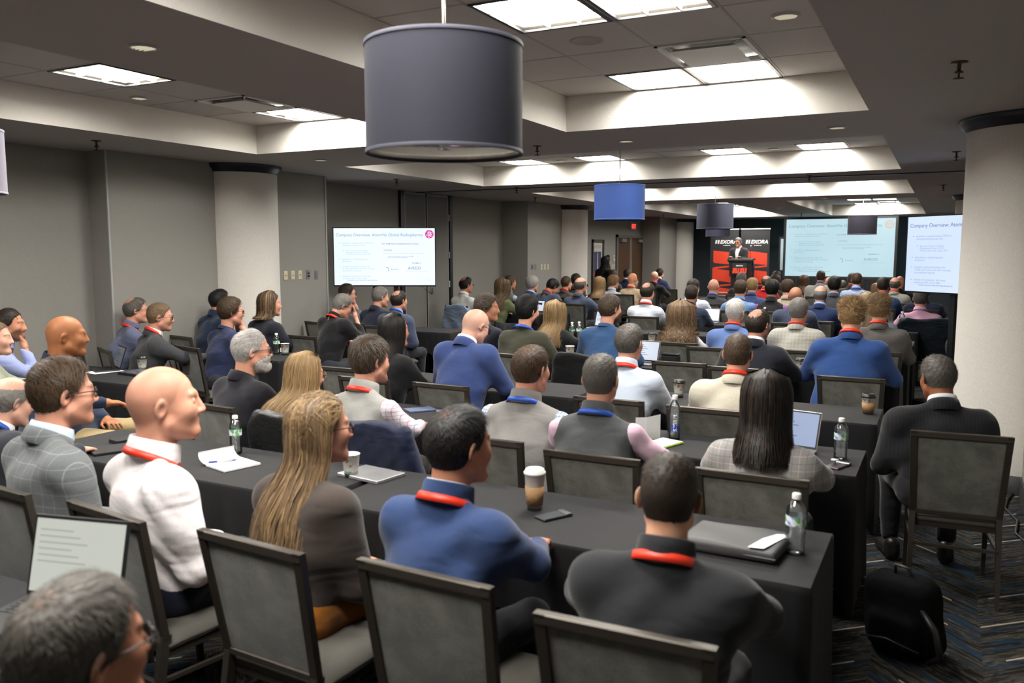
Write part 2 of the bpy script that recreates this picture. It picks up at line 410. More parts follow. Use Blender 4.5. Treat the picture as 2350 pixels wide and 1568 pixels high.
# round columns set into the piers, each with a dark moulded cap and a rubber base
def column(x, y, r, label):
    t = thing('column', label, 'column', (x, y, 0)); t['kind'] = 'structure'
    MB().lathe([(r, 0), (r, SOF - .03)], 56).build('shaft', M_col, t)
    MB().lathe([(r + .002, SOF - .10), (r + .018, SOF - .095), (r + .03, SOF - .07), (r + .05, SOF - .05), (r + .065, SOF - .02), (r + .065, SOF)], 56).build('cap', M_cap, t)
    MB().lathe([(r + .012, 0), (r + .012, .14), (r, .15)], 56).build('base', M_base, t)
column(-7.92, 7.76, .48, 'off-white round column by the near left wall')
column(-7.92, 18.0, .48, 'off-white round column on the left wall beside the wall switches')
column(-7.92, 27.2, .48, 'off-white round column at the far left corner by the dark front wall')
column(.60, 7.85, .50, 'large off-white round column cut off by the right edge')
column(.60, 18.0, .50, 'off-white round column behind the right display')
# vertical trims and the folding-partition pocket
k = 1
for x, y, w in ((-7.82, 5.84, .02), (-7.82, 9.30, .022)):
    struct('trim_%d' % k, MB().box(x - .004, x + .012, y - w / 2, y + w / 2, .15, SOF), M_trim); k += 1
for y in (12.02, 13.62):
    struct('trim_%d' % k, MB().box(XL - .01, XL + .05, y - .05, y + .05, 0, SOF), M_dark); k += 1
mb = MB()
for y0, y1 in ((12.10, 12.76), (12.80, 13.54)):
    mb.box(XL, XL + .03, y0, y1, .02, SOF - .04)
d1 = struct('door_1', mb, M_wall_dk)
mb = MB()
for y0, y1 in ((12.10, 12.76), (12.80, 13.54)):
    mb.box(XL, XL + .036, y0, y0 + .018, .02, SOF - .02); mb.box(XL, XL + .036, y1 - .018, y1, .02, SOF - .02); mb.box(XL, XL + .036, y0, y1, SOF - .045, SOF - .02)
mb.build('door_edge_strip', M_trim, d1)
for z in (.5, 1.2, 1.75, 2.45): MB().box(XL + .03, XL + .05, 13.53, 13.56, z, z + .12).build('hinge', M_trim, d1)

# ceiling: soffit with raised coffers
coffers = dict(A1=(-6.71, -4.26, .60, 6.87), B1=(-3.04, -.57, .60, 6.87), C2=(-6.72, -.57, 8.38, 11.90), C3=(-6.72, -.57, 13.65, 16.86), A4=(-6.71, -4.26, 18.22, 26.20), B4=(-3.04, -.57, 18.22, 26.20))
mb = MB()
xs = sorted({-8.7, 1.6} | {v for c in coffers.values() for v in c[:2]}); ys = sorted({YB - .2, YF + .2} | {v for c in coffers.values() for v in c[2:]})
for xa, xb in zip(xs[:-1], xs[1:]):
    for ya, yb in zip(ys[:-1], ys[1:]):
        cx, cy = (xa + xb) / 2, (ya + yb) / 2
        if any(c[0] < cx < c[1] and c[2] < cy < c[3] for c in coffers.values()): continue
        mb.add([(xa, ya, SOF), (xa, yb, SOF), (xb, yb, SOF), (xb, ya, SOF)], [(0, 1, 2, 3)])
for (xa, xb, ya, yb) in coffers.values():
    z0, z1 = SOF, TOP + .05
    mb.add([(xa, ya, z0), (xb, ya, z0), (xb, yb, z0), (xa, yb, z0), (xa, ya, z1), (xb, ya, z1), (xb, yb, z1), (xa, yb, z1)],
           [(0, 4, 5, 1), (1, 5, 6, 2), (2, 6, 7, 3), (3, 7, 4, 0)], 1)
    mb.add([(xa, ya, z1), (xa, yb, z1), (xb, yb, z1), (xb, ya, z1)], [(0, 1, 2, 3)], 1)
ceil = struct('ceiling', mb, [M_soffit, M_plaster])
# partition track across the ceiling
struct('trim_%d' % k, MB().box(XL, XR, 12.50, 12.53, SOF - .012, SOF + .01, 1).box(XL, XR, 12.53, 12.75, SOF - .006, SOF + .01, 0).box(XL, XR, 12.75, 12.78, SOF - .012, SOF + .01, 0), [plain('track_metal', (.38, .38, .37), .4), M_dark]); k += 1

def lights_of(key):
    if key in ('A1', 'B1'): return {(c, r) for c in (1, 2) for r in (0, 3, 6, 8)}  # last row is unseen, added to backlight the heads of the nearest rows
    if key in ('C2', 'C3'): return {(c, r) for c in (1, 3, 6, 8) for r in (0, 4)}
    return {(c, r) for c in (1, 2) for r in (0, 3, 6, 9)}
vents = {'A1': [(1, 1)], 'B1': [(2, 1)], 'A4': [(1, 1)], 'B4': [(2, 1)], 'C2': [], 'C3': []}
tile_me = {}
M_panel = emit('lamp_panel', (1.0, .965, .90), PANEL_POWER)
def lamp_meshes(w, h):
    """recessed troffer: dark frame, white trough louvre of 3 x 3 cells, glowing panel"""
    fr = MB()
    for a in (-1, 1):
        fr.box(-w / 2, w / 2, a * (h / 2 - .012) - .012, a * (h / 2 - .012) + .012, -.004, .006)
        fr.box(a * (w / 2 - .012) - .012, a * (w / 2 - .012) + .012, -h / 2, h / 2, -.004, .006)
    pn = MB().add([(-w / 2 + .02, -h / 2 + .02, .030), (-w / 2 + .02, h / 2 - .02, .030), (w / 2 - .02, h / 2 - .02, .030), (w / 2 - .02, -h / 2 + .02, .030)], [(0, 1, 2, 3)])
    lv = MB()
    for i in (1, 2):
        x = -w / 2 + w * i / 3; lv.box(x - .004, x + .004, -h / 2 + .02, h / 2 - .02, 0, .028)
        y = -h / 2 + h * i / 3; lv.box(-w / 2 + .02, w / 2 - .02, y - .004, y + .004, 0, .028)
    return fr.mesh('frame'), pn.mesh('lamp_panel'), lv.mesh('louvre')
nice = {'A1': 'near left ceiling bay', 'B1': 'near right ceiling bay', 'C2': 'second ceiling bay', 'C3': 'third ceiling bay', 'A4': 'far left ceiling bay', 'B4': 'far right ceiling bay'}
ordw = ['first', 'second', 'third', 'fourth', 'fifth', 'sixth', 'seventh', 'eighth', 'ninth', 'tenth', 'eleventh', 'twelfth']
lamp_cache = {}
for key, (xa, xb, ya, yb) in coffers.items():
    nx = 4 if key in ('A1', 'B1', 'A4', 'B4') else 10
    ny = {'A1': 9, 'B1': 9, 'C2': 5, 'C3': 5, 'A4': 12, 'B4': 12}[key]
    px, py = (xb - xa) / nx, (yb - ya) / ny
    sk = (round(px, 3), round(py, 3))
    if sk not in tile_me: tile_me[sk] = MB().box(-px / 2 + .008, px / 2 - .008, -py / 2 + .008, py / 2 - .008, 0, .012, b=.003).mesh('ceiling_tile')
    grid = MB()
    for i in range(nx + 1): grid.box(xa + i * px - .009, xa + i * px + .009, ya, yb, TOP + .002, TOP + .014)
    for j in range(ny + 1): grid.box(xa, xb, ya + j * py - .009, ya + j * py + .009, TOP + .002, TOP + .014)
    grid.build('ceiling_grid', M_tbar, ceil)
    LT = lights_of(key); nl = 0
    for i in range(nx):
        for r in range(ny):
            cx, cy = xa + (i + .5) * px, yb - (r + .5) * py
            if (i, r) in LT:
                if sk not in lamp_cache: lamp_cache[sk] = lamp_meshes(px - .02, py - .02)
                fm, pm, lm = lamp_cache[sk]
                side = ('left' if i < nx / 2 else 'right') if nx == 4 else ('leftmost', 'second from left', 'third from left', 'rightmost')[(1, 3, 6, 8).index(i)]
                t = thing('ceiling_light', 'ceiling light, %s in the %s row of the %s' % (side, ordw[sorted({q[1] for q in LT}).index(r)], nice[key]), 'light', (cx, cy, TOP), group='louvred ceiling lights')
                obj('frame', fm, M_dark, t); obj('lamp_panel', pm, M_panel, t); obj('louvre', lm, M_white, t)
            elif (i, r) in vents[key]:
                t = thing('air_diffuser', 'square white air diffuser in the %s' % nice[key], 'vent', (cx, cy, TOP), group='ceiling air diffusers')
                w, h = px - .02, py - .02
                f = MB()
                for a in (-1, 1):
                    f.box(-w / 2, w / 2, a * (h / 2 - .012) - .012, a * (h / 2 - .012) + .012, -.006, .02); f.box(a * (w / 2 - .012) - .012, a * (w / 2 - .012) + .012, -h / 2, h / 2, -.006, .02)
                f.build('frame', M_white, t)
                MB().box(-w / 2 + .01, w / 2 - .01, -h / 2 + .01, h / 2 - .01, .035, .045).build('throat', M_black, t)
                MB().hexa([(-w * .36, -h * .36, -.022), (w * .36, -h * .36, -.022), (w * .36, h * .36, -.022), (-w * .36, h * .36, -.022)], [(-w * .33, -h * .33, -.004), (w * .33, -h * .33, -.004), (w * .33, h * .33, -.004), (-w * .33, h * .33, -.004)]).build('face_plate', M_white, t)
                for a, b_ in ((-1, -1), (1, -1), (-1, 1), (1, 1)): MB().bar((a * w * .3, b_ * h * .3, -.01), (a * w * .46, b_ * h * .46, .02), .012, .012).build('strut', M_white, t)
            else:
                obj('ceiling_tile', tile_me[sk], M_tile, ceil, loc=(cx, cy, TOP + .004))
# recessed downlights, sprinklers, ceiling speaker
M_can = emit('can_lamp', (1.0, .90, .68), CAN_POWER * .10)
dl_me = None
def downlight(x, y, z, label):
    global dl_me
    t = thing('downlight', label, 'light', (x, y, z), group='recessed downlights')
    if dl_me is None:
        lv = MB()
        for q in range(5): lv.box(-.058, .058, -.045 + q * .0225 - .0015, -.045 + q * .0225 + .0015, -.010, -.004)
        dl_me = (MB().lathe([(.064, -.003), (.067, -.012), (.080, -.008), (.084, .004)], 28).mesh('ring'), MB().lathe([(0, -.003), (.066, -.003)], 28).mesh('lamp_face'), lv.mesh('baffle'))
    obj('ring', dl_me[0], M_trim, t); obj('lamp_face', dl_me[1], M_can, t); obj('baffle', dl_me[2], M_white, t)
for x, y, z, l in ((-3.73, 3.04, SOF, 'round downlight in the beam between the two near ceiling bays'), (-6.46, 7.62, SOF, 'round downlight in the soffit beside the near left column'), (-2.77, 7.67, SOF, 'round downlight in the soffit above the blue drum pendant'), (-.88, 7.67, SOF, 'round downlight in the soffit left of the right column'),
                   (-.89, 5.12, TOP, 'round downlight at the right edge of the near right ceiling bay'), (-6.40, 5.15, TOP, 'round downlight at the left edge of the near left ceiling bay'), (-2.10, 11.55, TOP, 'round downlight between the right lights of the second ceiling bay'), (-5.18, 11.55, TOP, 'round downlight between the left lights of the second ceiling bay'),
                   (-2.2, 17.55, SOF, 'round downlight in the far soffit above the drum pendant by the screen'), (-5.0, 17.55, SOF, 'round downlight in the far soffit above the grey drum pendant'), (-3.65, 21.0, SOF, 'round downlight in the beam between the two far ceiling bays'), (-6.5, 17.6, SOF, 'round downlight in the far soffit near the left wall')):
    downlight(x, y, z, l)
sp_me = MB().lathe([(.012, 0), (.045, 0), (.045, -.006), (.012, -.008), (.010, -.045), (.014, -.05), (.022, -.052), (.024, -.06), (.006, -.062), (.005, -.085), (.028, -.088), (.028, -.094), (0, -.096)], 14).mesh('sprinkler_head')
for x, y, l in ((-7.25, 5.33, 'above the near left wall recess'), (.01, 5.38, 'near the top right corner'), (-3.69, 7.63, 'right of the big drum pendant'), (-7.18, 10.13, 'above the left display'), (.04, 10.11, 'just left of the right column top'), (-1.75, 12.32, 'on the partition track'), (-6.35, 12.35, 'left of the blue drum pendant'), (-4.3, 17.6, 'in the far soffit near the front'), (-7.2, 14.8, 'above the left wall beyond the partition'), (-.1, 15.0, 'in the far right soffit'), (-7.3, 23.5, 'above the exit sign'), (-3.65, 24.5, 'above the left end of the projection screen')):
    o = obj('sprinkler', sp_me, plain('bronze', (.10, .06, .03), .35, .8), loc=(x, y, SOF)); o['label'] = 'small bronze ceiling sprinkler ' + l; o['category'] = 'sprinkler'; o['group'] = 'ceiling sprinklers'
o = MB().lathe([(0, -.004), (.09, -.006), (.10, -.008), (.112, -.004), (.112, .004)], 32).build('ceiling_speaker', plain('speaker_grille', (.40, .38, .35), .7, noise=.1, scale=600), loc=(-2.13, 5.13, TOP + .003))
o['label'] = 'round white ceiling speaker grille in the near right bay'; o['category'] = 'speaker'

# drum pendants
def pendant(x, y, label, colour, ztop=2.68, r=.307, h=.42, top=TOP):
    t = thing('drum_pendant', label, 'pendant lamp', (x, y, ztop - h), group='drum pendant lamps')
    ms = fabric('shade_cloth', colour, fold=0.0, rough=.7, heather=.08, sheen=.04)
    MB().lathe([(r, .012), (r, h - .012)], 64).lathe([(r - .004, h - .012), (r - .004, .012)], 64, m=1).build('shade', [ms, plain('shade_lining', (.62, .58, .52), .25, .85)], t)
    for z in (.0, h - .014): MB().lathe([(r + .003, z), (r + .003, z + .014), (r - .006, z + .014), (r - .006, z), (r + .003, z)], 64).build('rim', ms, t)
    MB().lathe([(0, .03), (r - .012, .03), (r - .012, .036), (0, .036)], 48).build('diffuser', plain('acrylic', (.80, .78, .75), .07, .9), t)
    MB().lathe([(0, .018), (.022, .018), (.022, .030)], 16).build('finial', M_chrome, t)
    MB().tube([(0, 0, .1), (0, 0, top - ztop + h)], .0075, 8).build('rod', plain('brushed_steel', (.55, .52, .47), .3, 1), t)
    MB().lathe([(0, top - ztop + h - .02), (.06, top - ztop + h - .02), (.062, top - ztop + h)], 24).build('canopy', M_chrome, t)
pendant(-1.78, 2.84, 'huge charcoal drum pendant hanging in the near foreground', (.022, .0225, .034))
pendant(-3.57, 9.69, 'bright blue drum pendant hanging above the middle rows', (.035, .075, .26))
pendant(-3.54, 14.3, 'slate grey drum pendant hanging left of the screen', (.045, .047, .072))
pendant(-1.72, 20.4, 'dark drum pendant overlapping the projection screen', (.022, .02, .03))
pendant(-5.29, 21.7, 'small far drum pendant half hidden behind the slate grey one', (.06, .06, .10))
pendant(-5.80, 3.2, 'pale drum pendant cut off by the left edge', (.30, .28, .34))

# ================================================================ fixtures on the walls
M_wood = None
def wood(name, c, c2, sc=(1.2, 22, 22)):
    m, nt, b = _new(name); L = nt.links.new
    tc = _n(nt, 'ShaderNodeTexCoord'); mp = _n(nt, 'ShaderNodeMapping'); mp.inputs['Scale'].default_value = sc; L(tc.outputs['Object'], mp.inputs[0])
    nz = _n(nt, 'ShaderNodeTexNoise'); nz.inputs['Scale'].default_value = 3; nz.inputs['Detail'].default_value = 5; nz.inputs['Distortion'].default_value = .6; L(mp.outputs[0], nz.inputs['Vector'])
    mx = _n(nt, 'ShaderNodeMix', data_type='RGBA'); L(nz.outputs['Fac'], mx.inputs[0]); mx.inputs[6].default_value = (*c, 1); mx.inputs[7].default_value = (*c2, 1); L(mx.outputs[2], b.inputs['Base Color'])
    b.inputs['Roughness'].default_value = .4
    return m
xw = XL
d2 = struct('door_2', MB().box(xw, xw + .05, 22.66, 22.76, 0, 2.36).box(xw, xw + .05, 25.0, 24.9, 0, 2.36).box(xw, xw + .05, 22.66, 24.9, 2.28, 2.36), plain('door_frame_paint', (.12, .12, .115), .5))
mw = wood('door_veneer', (.085, .042, .018), (.05, .024, .010), (22, 22, 1.2))
for y0, y1 in ((22.77, 23.83), (23.85, 24.89)):
    lf = MB().box(xw, xw + .04, y0, y1, .01, 2.27).build('door_leaf', mw, d2)
    MB().box(xw + .04, xw + .12, (y0 + .12 if y0 < 23 else y1 - .5), (y0 + .5 if y0 < 23 else y1 - .12), 2.15, 2.24).build('door_closer', plain('closer_metal', (.3, .3, .29), .4, .6), lf)
for y in (23.79, 23.89): MB().box(xw + .04, xw + .056, y - .012, y + .012, .02, 2.27).build('edge_strip', M_trim, d2)
MB().box(xw + .04, xw + .10, 23.3, 24.4, .98, 1.04).build('push_bar', M_chrome, d2)
t = thing('exit_sign', 'small red lit exit sign above the wooden double door', 'sign', (xw, 24.0, 2.63))
MB().box(0, .07, -.26, .26, -.11, .11).build('housing', plain('sign_housing', (.45, .43, .38), .5), t)
MB().box(.07, .074, -.22, .22, -.085, .085).build('face', plain('sign_face', (.30, .27, .24), .5), t)
me = text_mesh('EXIT', .17, 'CENTER', 0, .006); obj('lettering', me, emit('exit_red', (1, .03, .03), 3.0), t, loc=(.076, 0, -.06), rot=(R(90), 0, R(90)))
# framed poster (plain two-tone stand-in panel)
t = thing('framed_poster', 'tall black-framed poster in navy and red behind the standing woman', 'poster', (xw, 21.25, 1.35))
mb = MB()
for y0, y1, z0, z1 in ((-.42, -.34, -.85, .85), (.34, .42, -.85, .85), (-.42, .42, .77, .85), (-.42, .42, -.85, -.77)): mb.box(0, .04, y0, y1, z0, z1)
mb.build('frame', M_black, t)
MB().box(0, .012, -.34, .34, -.77, .77).build('mount', plain('poster_white', (.62, .60, .56), .5), t)
MB().box(.012, .015, -.26, .26, -.02, .52, 0).box(.012, .015, -.26, .26, -.68, -.02, 1).hexa([(.015, -.05, -.66), (.016, -.05, -.66), (.016, -.02, .50), (.015, -.02, .50)], [(.015, .05, -.66), (.016, .05, -.66), (.016, .02, .50), (.015, .02, .50)], 2).build('print', [plain('navy_ink', (.02, .035, .09), .5), plain('red_ink', (.45, .03, .05), .5), plain('poster_white', (.62, .60, .56), .5)], t)
mb = MB()
for q in range(6): mb.box(.012, .016, -.27 + q * .092, -.20 + q * .092, .60 + (.02 if q % 2 else 0), .70)
mb.build('print_heading', plain('ink_dark', (.5, .49, .46), .5), t)
# wall plates
M_ivory = plain('ivory_plate', (.62, .56, .38), .4); M_steel = plain('steel_plate', (.30, .30, .30), .3, .7)
def plate(x, y, z, kind, label, nx=1):
    t = thing('light_switch' if kind == 'switch' else 'wall_plate', label, 'switch' if kind == 'switch' else 'wall plate', (x, y, z))
    MB().box(0, .007, -.036, .036, -.06, .06, b=.003).build('plate', M_ivory if kind == 'switch' else M_steel, t)
    if kind == 'switch':
        MB().box(.007, .010, -.017, .017, -.034, .034).build('rocker', M_ivory, t); MB().box(.010, .015, -.010, .010, -.006, .006).build('slider', plain('ivory_dark', (.2, .18, .12), .4), t)
    elif kind == 'dial':
        for zz, c in ((.02, M_black), (-.016, M_black)): MB().lathe([(.0, .022), (.011, .02), (.012, 0)], 14).build('knob', c, t, loc=(.007, 0, zz), rot=(0, R(90), 0))
        MB().lathe([(.0, .02), (.012, .018), (.013, 0)], 14).build('button', plain('red_button', (.55, .01, .01), .4), t, loc=(.007, .014, -.016), rot=(0, R(90), 0))
    else: MB().box(.007, .009, -.006, .006, -.03, .03).build('slot', M_steel, t)
for i, y in enumerate((8.46, 8.60, 8.74)): plate(-7.82, y, 1.56, 'switch', ('leftmost', 'middle', 'rightmost')[i] + ' ivory light switch beside the near left column')
plate(-7.82, 8.90, 1.56, 'dial', 'steel wall plate with black knobs and red button by near column')
plate(-7.82, 9.07, 1.55, 'blank', 'plain steel wall plate left of the left display')
plate(-7.85, 15.98, 1.55, 'dial', 'far steel wall plate with red button on the second pier')
plate(-7.85, 16.16, 1.55, 'blank', 'far plain steel wall plate on the second pier')
for i, y in enumerate((16.46, 16.63, 16.80)): plate(-7.85, y, 1.54, 'switch', ('leftmost', 'middle', 'rightmost')[i] + ' ivory light switch on the second pier beside the far column')
for i, y in enumerate((22.40, 22.55)): plate(xw, y, 1.45, 'switch', ('left', 'right') [i] + ' ivory switch just left of the wooden double door')
t = thing('wall_phone', 'black wall handset left of the wooden double door', 'phone', (xw, 21.98, 1.56)); MB().box(0, .05, -.045, .045, -.02, .22, b=.01).build('cradle', M_black, t); MB().tube([(.06, 0, .22), (.075, 0, .1), (.06, .03, -.05), (.05, .09, -.1), (.05, .12, -.3)], .02, 8).build('handset', M_black, t)
t = thing('thermostat', 'small white thermostat left of the wooden double door', 'thermostat', (xw, 22.52, 1.68)); MB().box(0, .025, -.05, .05, -.09, .09, b=.02).build('case', M_white, t); MB().box(.025, .028, -.02, .02, 0, .05).build('display', M_black, t)
t = thing('wall_outlet', 'dark outlet plate on the wall below the left display', 'outlet', (XL + .03, 12.95, 1.16)); MB().box(0, .008, -.045, .045, -.065, .065, b=.003).build('plate', M_steel, t)
for zz in (.025, -.025): MB().lathe([(0, .004), (.016, .003), (.017, 0)], 14).build('socket', M_black, t, loc=(.008, 0, zz), rot=(0, R(90), 0))

# ================================================================ displays
def slide_parts():
    """the slide in a 16 x 9 unit frame, y up, origin lower left: list of (name, mesh, material key)"""
    P = []
    def tx(nm, s, x, y, size, key, align='LEFT', bold=0.0, sp=1.0):
        me = text_mesh(s, size, align, 0, bold, spacing=sp); P.append((nm, me, key, x, y))
    tx('slide_title', 'Company Overview: AtomVie Global Radiopharma', .35, 7.72, .66, 'blue')
    y = 6.55
    for lines, ind, sz in ((('AtomVie is a global leading CDMO in', 'radiopharmaceutical services'), 1.3, .33), (('Spun out of Center for Probe', 'Development Center (CPDC),', 'McMaster University, August 2022'), 1.95, .28), (('Specialize in radiotherapeutics', 'production'), 1.3, .33), (('Ongoing customized buildout for', '72,300 sq ft facility with 10x+ increase', 'in production capacity'), 1.3, .33), (('Number of employees: 163 today,', 'projecting 200+ end of 2026'), 1.3, .33)):
        b = MB().lathe([(0, 0), (.055, 0)], 10); P.append(('bullet', b.mesh('bullet'), 'blue', ind - .4, y + .1))
        tx('slide_text', '\n'.join(lines), ind, y, sz, 'pale')
        y -= (.37 if sz > .3 else .32) * len(lines) + .42
    tx('slide_footer', '- Empowering Next Generation Radiotherapeutics -', 1.9, .72, .24, 'blue')
    tx('slide_heading', 'Over $150M raised for Radiotherapeutics Production', 7.6, 6.45, .27, 'purple', bold=.006)
    tx('slide_text', 'CISION', 7.9, 5.4, .36, 'navy', sp=1.15)
    tx('slide_text', 'AtomVie Global Radiopharma secures over $100M\nin investment for New Facility Buildout', 8.5, 4.5, .20, 'navy')
    tx('slide_text', 'AVEGO', 11.7, 2.5, .62, 'navy')
    tx('slide_text', 'AtomVie', 9.0, 2.42, .32, 'blue')
    tx('slide_number', '5', 14.95, .75, .26, 'navy')
    for i, kx in enumerate(('blue', 'pale', 'blue', 'purple', 'pale', 'pale')): P.append(('logo_dot', MB().lathe([(0, 0), (.09, 0)], 12).mesh('logo_dot'), kx, 12.5 + i * .25, 3.5))
    arc = MB().lathe([(.28, 0), (.36, 0)], 20, a0=R(-60), a1=R(110)); P.append(('logo_arc', arc.mesh('logo_arc'), 'blue', 8.35, 2.5))
    P.append(('logo_line', MB().box(0, 3.6, 0, .03, 0, .001).mesh('logo_line'), 'pale', 11.3, 2.15)); P.append(('logo_line', MB().box(0, 6.5, 0, .04, 0, .001).mesh('logo_line'), 'pale', 7.8, 4.95))
    P.append(('logo_disc', MB().lathe([(0, 0), (.66, 0)], 40).mesh('logo_disc'), 'magenta', 15.15, 8.05))
    g = MB()
    for a in (25, 85, 145):
        el = [(.52 * math.cos(q * math.pi / 14), .2 * math.sin(q * math.pi / 14)) for q in range(5 if a == 145 else 0, 29)]
        ca, sa = math.cos(R(a)), math.sin(R(a)); g.tube([(x * ca - y_ * sa, x * sa + y_ * ca, .002) for x, y_ in el], .03, 5)
    g.lathe([(0, .004), (.08, .004)], 12); P.append(('logo_mark', g.mesh('logo_mark'), 'white', 15.15, 8.05))
    return P
SLIDE = slide_parts()
def put_slide(parent, w, pal, power, z=.004):
    """parent: object whose local x,z plane is the screen (x right, z up), facing -y; centred"""
    s = w / 16.0
    for nm, me, key, x, y in SLIDE:
        o = obj(nm, me, parent=parent, loc=((x - 8) * s, -z - (.002 if nm == 'logo_mark' else (.001 if nm == 'logo_disc' else .0015)), (y - 4.5) * s), rot=(R(90), 0, 0), scale=s, omats=[emit('ink_' + key, pal[key], power)])
pal_tv = dict(bg=(.86, .94, 1.0), blue=(.16, .30, .55), pale=(.42, .60, .84), purple=(.30, .12, .50), navy=(.16, .20, .42), magenta=(.62, .0, .33), white=(1, 1, 1))
pal_rt = dict(bg=(.70, .80, 1.0), blue=(.10, .16, .48), pale=(.30, .38, .72), purple=(.45, .10, .60), navy=(.18, .20, .45), magenta=(.62, .0, .33), white=(1, 1, 1))
pal_pj = dict(bg=(.60, .82, .88), blue=(.24, .42, .50), pale=(.34, .56, .64), purple=(.55, .38, .44), navy=(.30, .42, .46), magenta=(.78, .66, .58), white=(.66, .82, .84))
def screen_bg(name, c, power):
    """panel glow with the slide's own soft diagonal tint"""
    m, nt, b = _new(name); L = nt.links.new
    b.inputs['Base Color'].default_value = (.01, .01, .012, 1); b.inputs['Roughness'].default_value = .3
    tc = _n(nt, 'ShaderNodeTexCoord'); mp = _n(nt, 'ShaderNodeMapping'); mp.inputs['Rotation'].default_value = (0, R(35), 0); mp.inputs['Scale'].default_value = (.9, .9, .9); L(tc.outputs['Object'], mp.inputs[0])
    nz = _n(nt, 'ShaderNodeTexNoise'); nz.inputs['Scale'].default_value = 1.1; nz.inputs['Detail'].default_value = 0; L(mp.outputs[0], nz.inputs['Vector'])
    mx = _n(nt, 'ShaderNodeMix', data_type='RGBA'); L(nz.outputs['Fac'], mx.inputs[0]); mx.inputs[6].default_value = (*tuple(v * (.84, .92, .98)[i] for i, v in enumerate(c)), 1); mx.inputs[7].default_value = (*tuple(min(1, v * 1.12) for v in c), 1)
    L(mx.outputs[2], b.inputs['Emission Color']); b.inputs['Emission Strength'].default_value = power
    return m
def display(name, label, loc, rz, w, pal, power, stand=True):
    h = w * 9 / 16
    t = thing(name, label, 'screen', loc, rz)
    zc = loc[2]
    MB().box(-w / 2 - .012, w / 2 + .012, 0, .05, -h / 2 - .018, h / 2 + .012, b=.004).build('housing', M_black, t)
    mb = MB()
    for x0, x1, z0, z1 in ((-w / 2 - .012, -w / 2, -h / 2 - .018, h / 2 + .012), (w / 2, w / 2 + .012, -h / 2 - .018, h / 2 + .012), (-w / 2, w / 2, h / 2, h / 2 + .012), (-w / 2, w / 2, -h / 2 - .018, -h / 2)): mb.box(x0, x1, -.006, 0, z0, z1)
    mb.build('bezel', plain('bezel', (.004, .004, .012), .3), t)
    sc = MB().box(-w / 2, w / 2, -.002, 0, -h / 2, h / 2).build('screen', screen_bg('screen_glow', pal['bg'], power), t)
    put_slide(sc, w, pal, power)
    if stand:
        st = MB()
        for x in (-.16, .16): st.box(x - .035, x + .035, .05, .10, -zc + .06, h / 2 - .1)
        st.box(-.2, .2, .04, .08, -.25, .2)
        st.build('stand_post', M_dark, t)
        MB().box(-.45, .45, -.25, .35, -zc + .04, -zc + .09, b=.01).build('stand_base', M_dark, t)
        for x in (-.4, .4):
            for y in (-.2, .3): MB().lathe([(0, -.02), (.03, -.015), (.03, .015), (0, .02)], 12).build('caster', M_black, t, loc=(x, y, -zc + .03), rot=(R(90), 0, 0))
    return t
display('wall_display', 'flat display on a stand by the left wall showing the slide', (-7.569, 10.337, 1.798), R(27.47), 1.532, pal_tv, SCREEN_POWER * 1.0)
display('floor_display', 'angled flat display on a stand partly hidden by the right column', (.175, 10.98, 1.845), R(-40.3), 1.616, pal_rt, SCREEN_POWER * .92)
o = MB().tube([(-7.9, 10.75, 1.42), (-7.75, 10.95, 1.33), (-7.6, 11.1, 1.36), (-7.75, 11.6, 1.30), (-8.2, 12.6, 1.12), (-8.38, 12.93, 1.15)], .006, 6).build('power_cord', M_black); o['label'] = 'thin black cord running from the left display to the wall outlet'; o['category'] = 'cord'
# projection screen with black border, legs and skirt
t = thing('projection_screen', 'wide projection screen with black border at the front of the room', 'screen', (-2.83, 26.25, 1.985))
w, h = 3.0, 1.69
mb = MB()
for x0, x1, z0, z1 in ((-w / 2 - .07, -w / 2, -h / 2 - .07, h / 2 + .07), (w / 2, w / 2 + .07, -h / 2 - .07, h / 2 + .07), (-w / 2, w / 2, h / 2, h / 2 + .07), (-w / 2, w / 2, -h / 2 - .07, -h / 2)): mb.box(x0, x1, -.02, .02, z0, z1)
mb.build('border', M_black, t)
sc = MB().box(-w / 2, w / 2, -.004, .004, -h / 2, h / 2).build('screen', screen_bg('projection_glow', pal_pj['bg'], SCREEN_POWER * .80), t)
put_slide(sc, w, pal_pj, SCREEN_POWER * .80)
mb = MB()
for x in (-w / 2 - .04, w / 2 + .04): mb.box(x - .03, x + .03, .02, .07, -1.985, h / 2)
mb.build('leg', M_dark, t)
def pleats(x0, x1, z0, z1, amp=.025, per=.11, name='skirt'):
    n = int((x1 - x0) / per * 6); xs = np.linspace(x0, x1, n)
    V = []; 
    for x in xs:
        y = amp * math.sin((x - x0) / per * 2 * math.pi) + .4 * amp * math.sin((x - x0) / per * 5.1)
        V += [(x, y * .5, z1), (x, y, z0)]
    F = [(2 * i, 2 * i + 1, 2 * i + 3, 2 * i + 2) for i in range(n - 1)]
    return mesh_np(name, V, F)
M_drape = plain('black_drape', (.010, .010, .012), .85)
obj('skirt', pleats(-w / 2 - .05, w / 2 + .05, -1.98, -h / 2 - .07), M_drape, t, loc=(0, -.03, 0))
t = thing('narrow_board', 'narrow black-framed pale board between banner and projection screen', 'board', (-4.52, 26.75, 1.78)); 
MB().box(-.10, .10, 0, .03, -.55, .55).build('frame', M_black, t); MB().box(-.045, .045, -.004, 0, -.48, .48).build('panel', plain('pale_board', (.55, .66, .70), .4), t); MB().box(-.02, .02, .0, .04, -1.78, -.55).build('leg', M_dark, t)
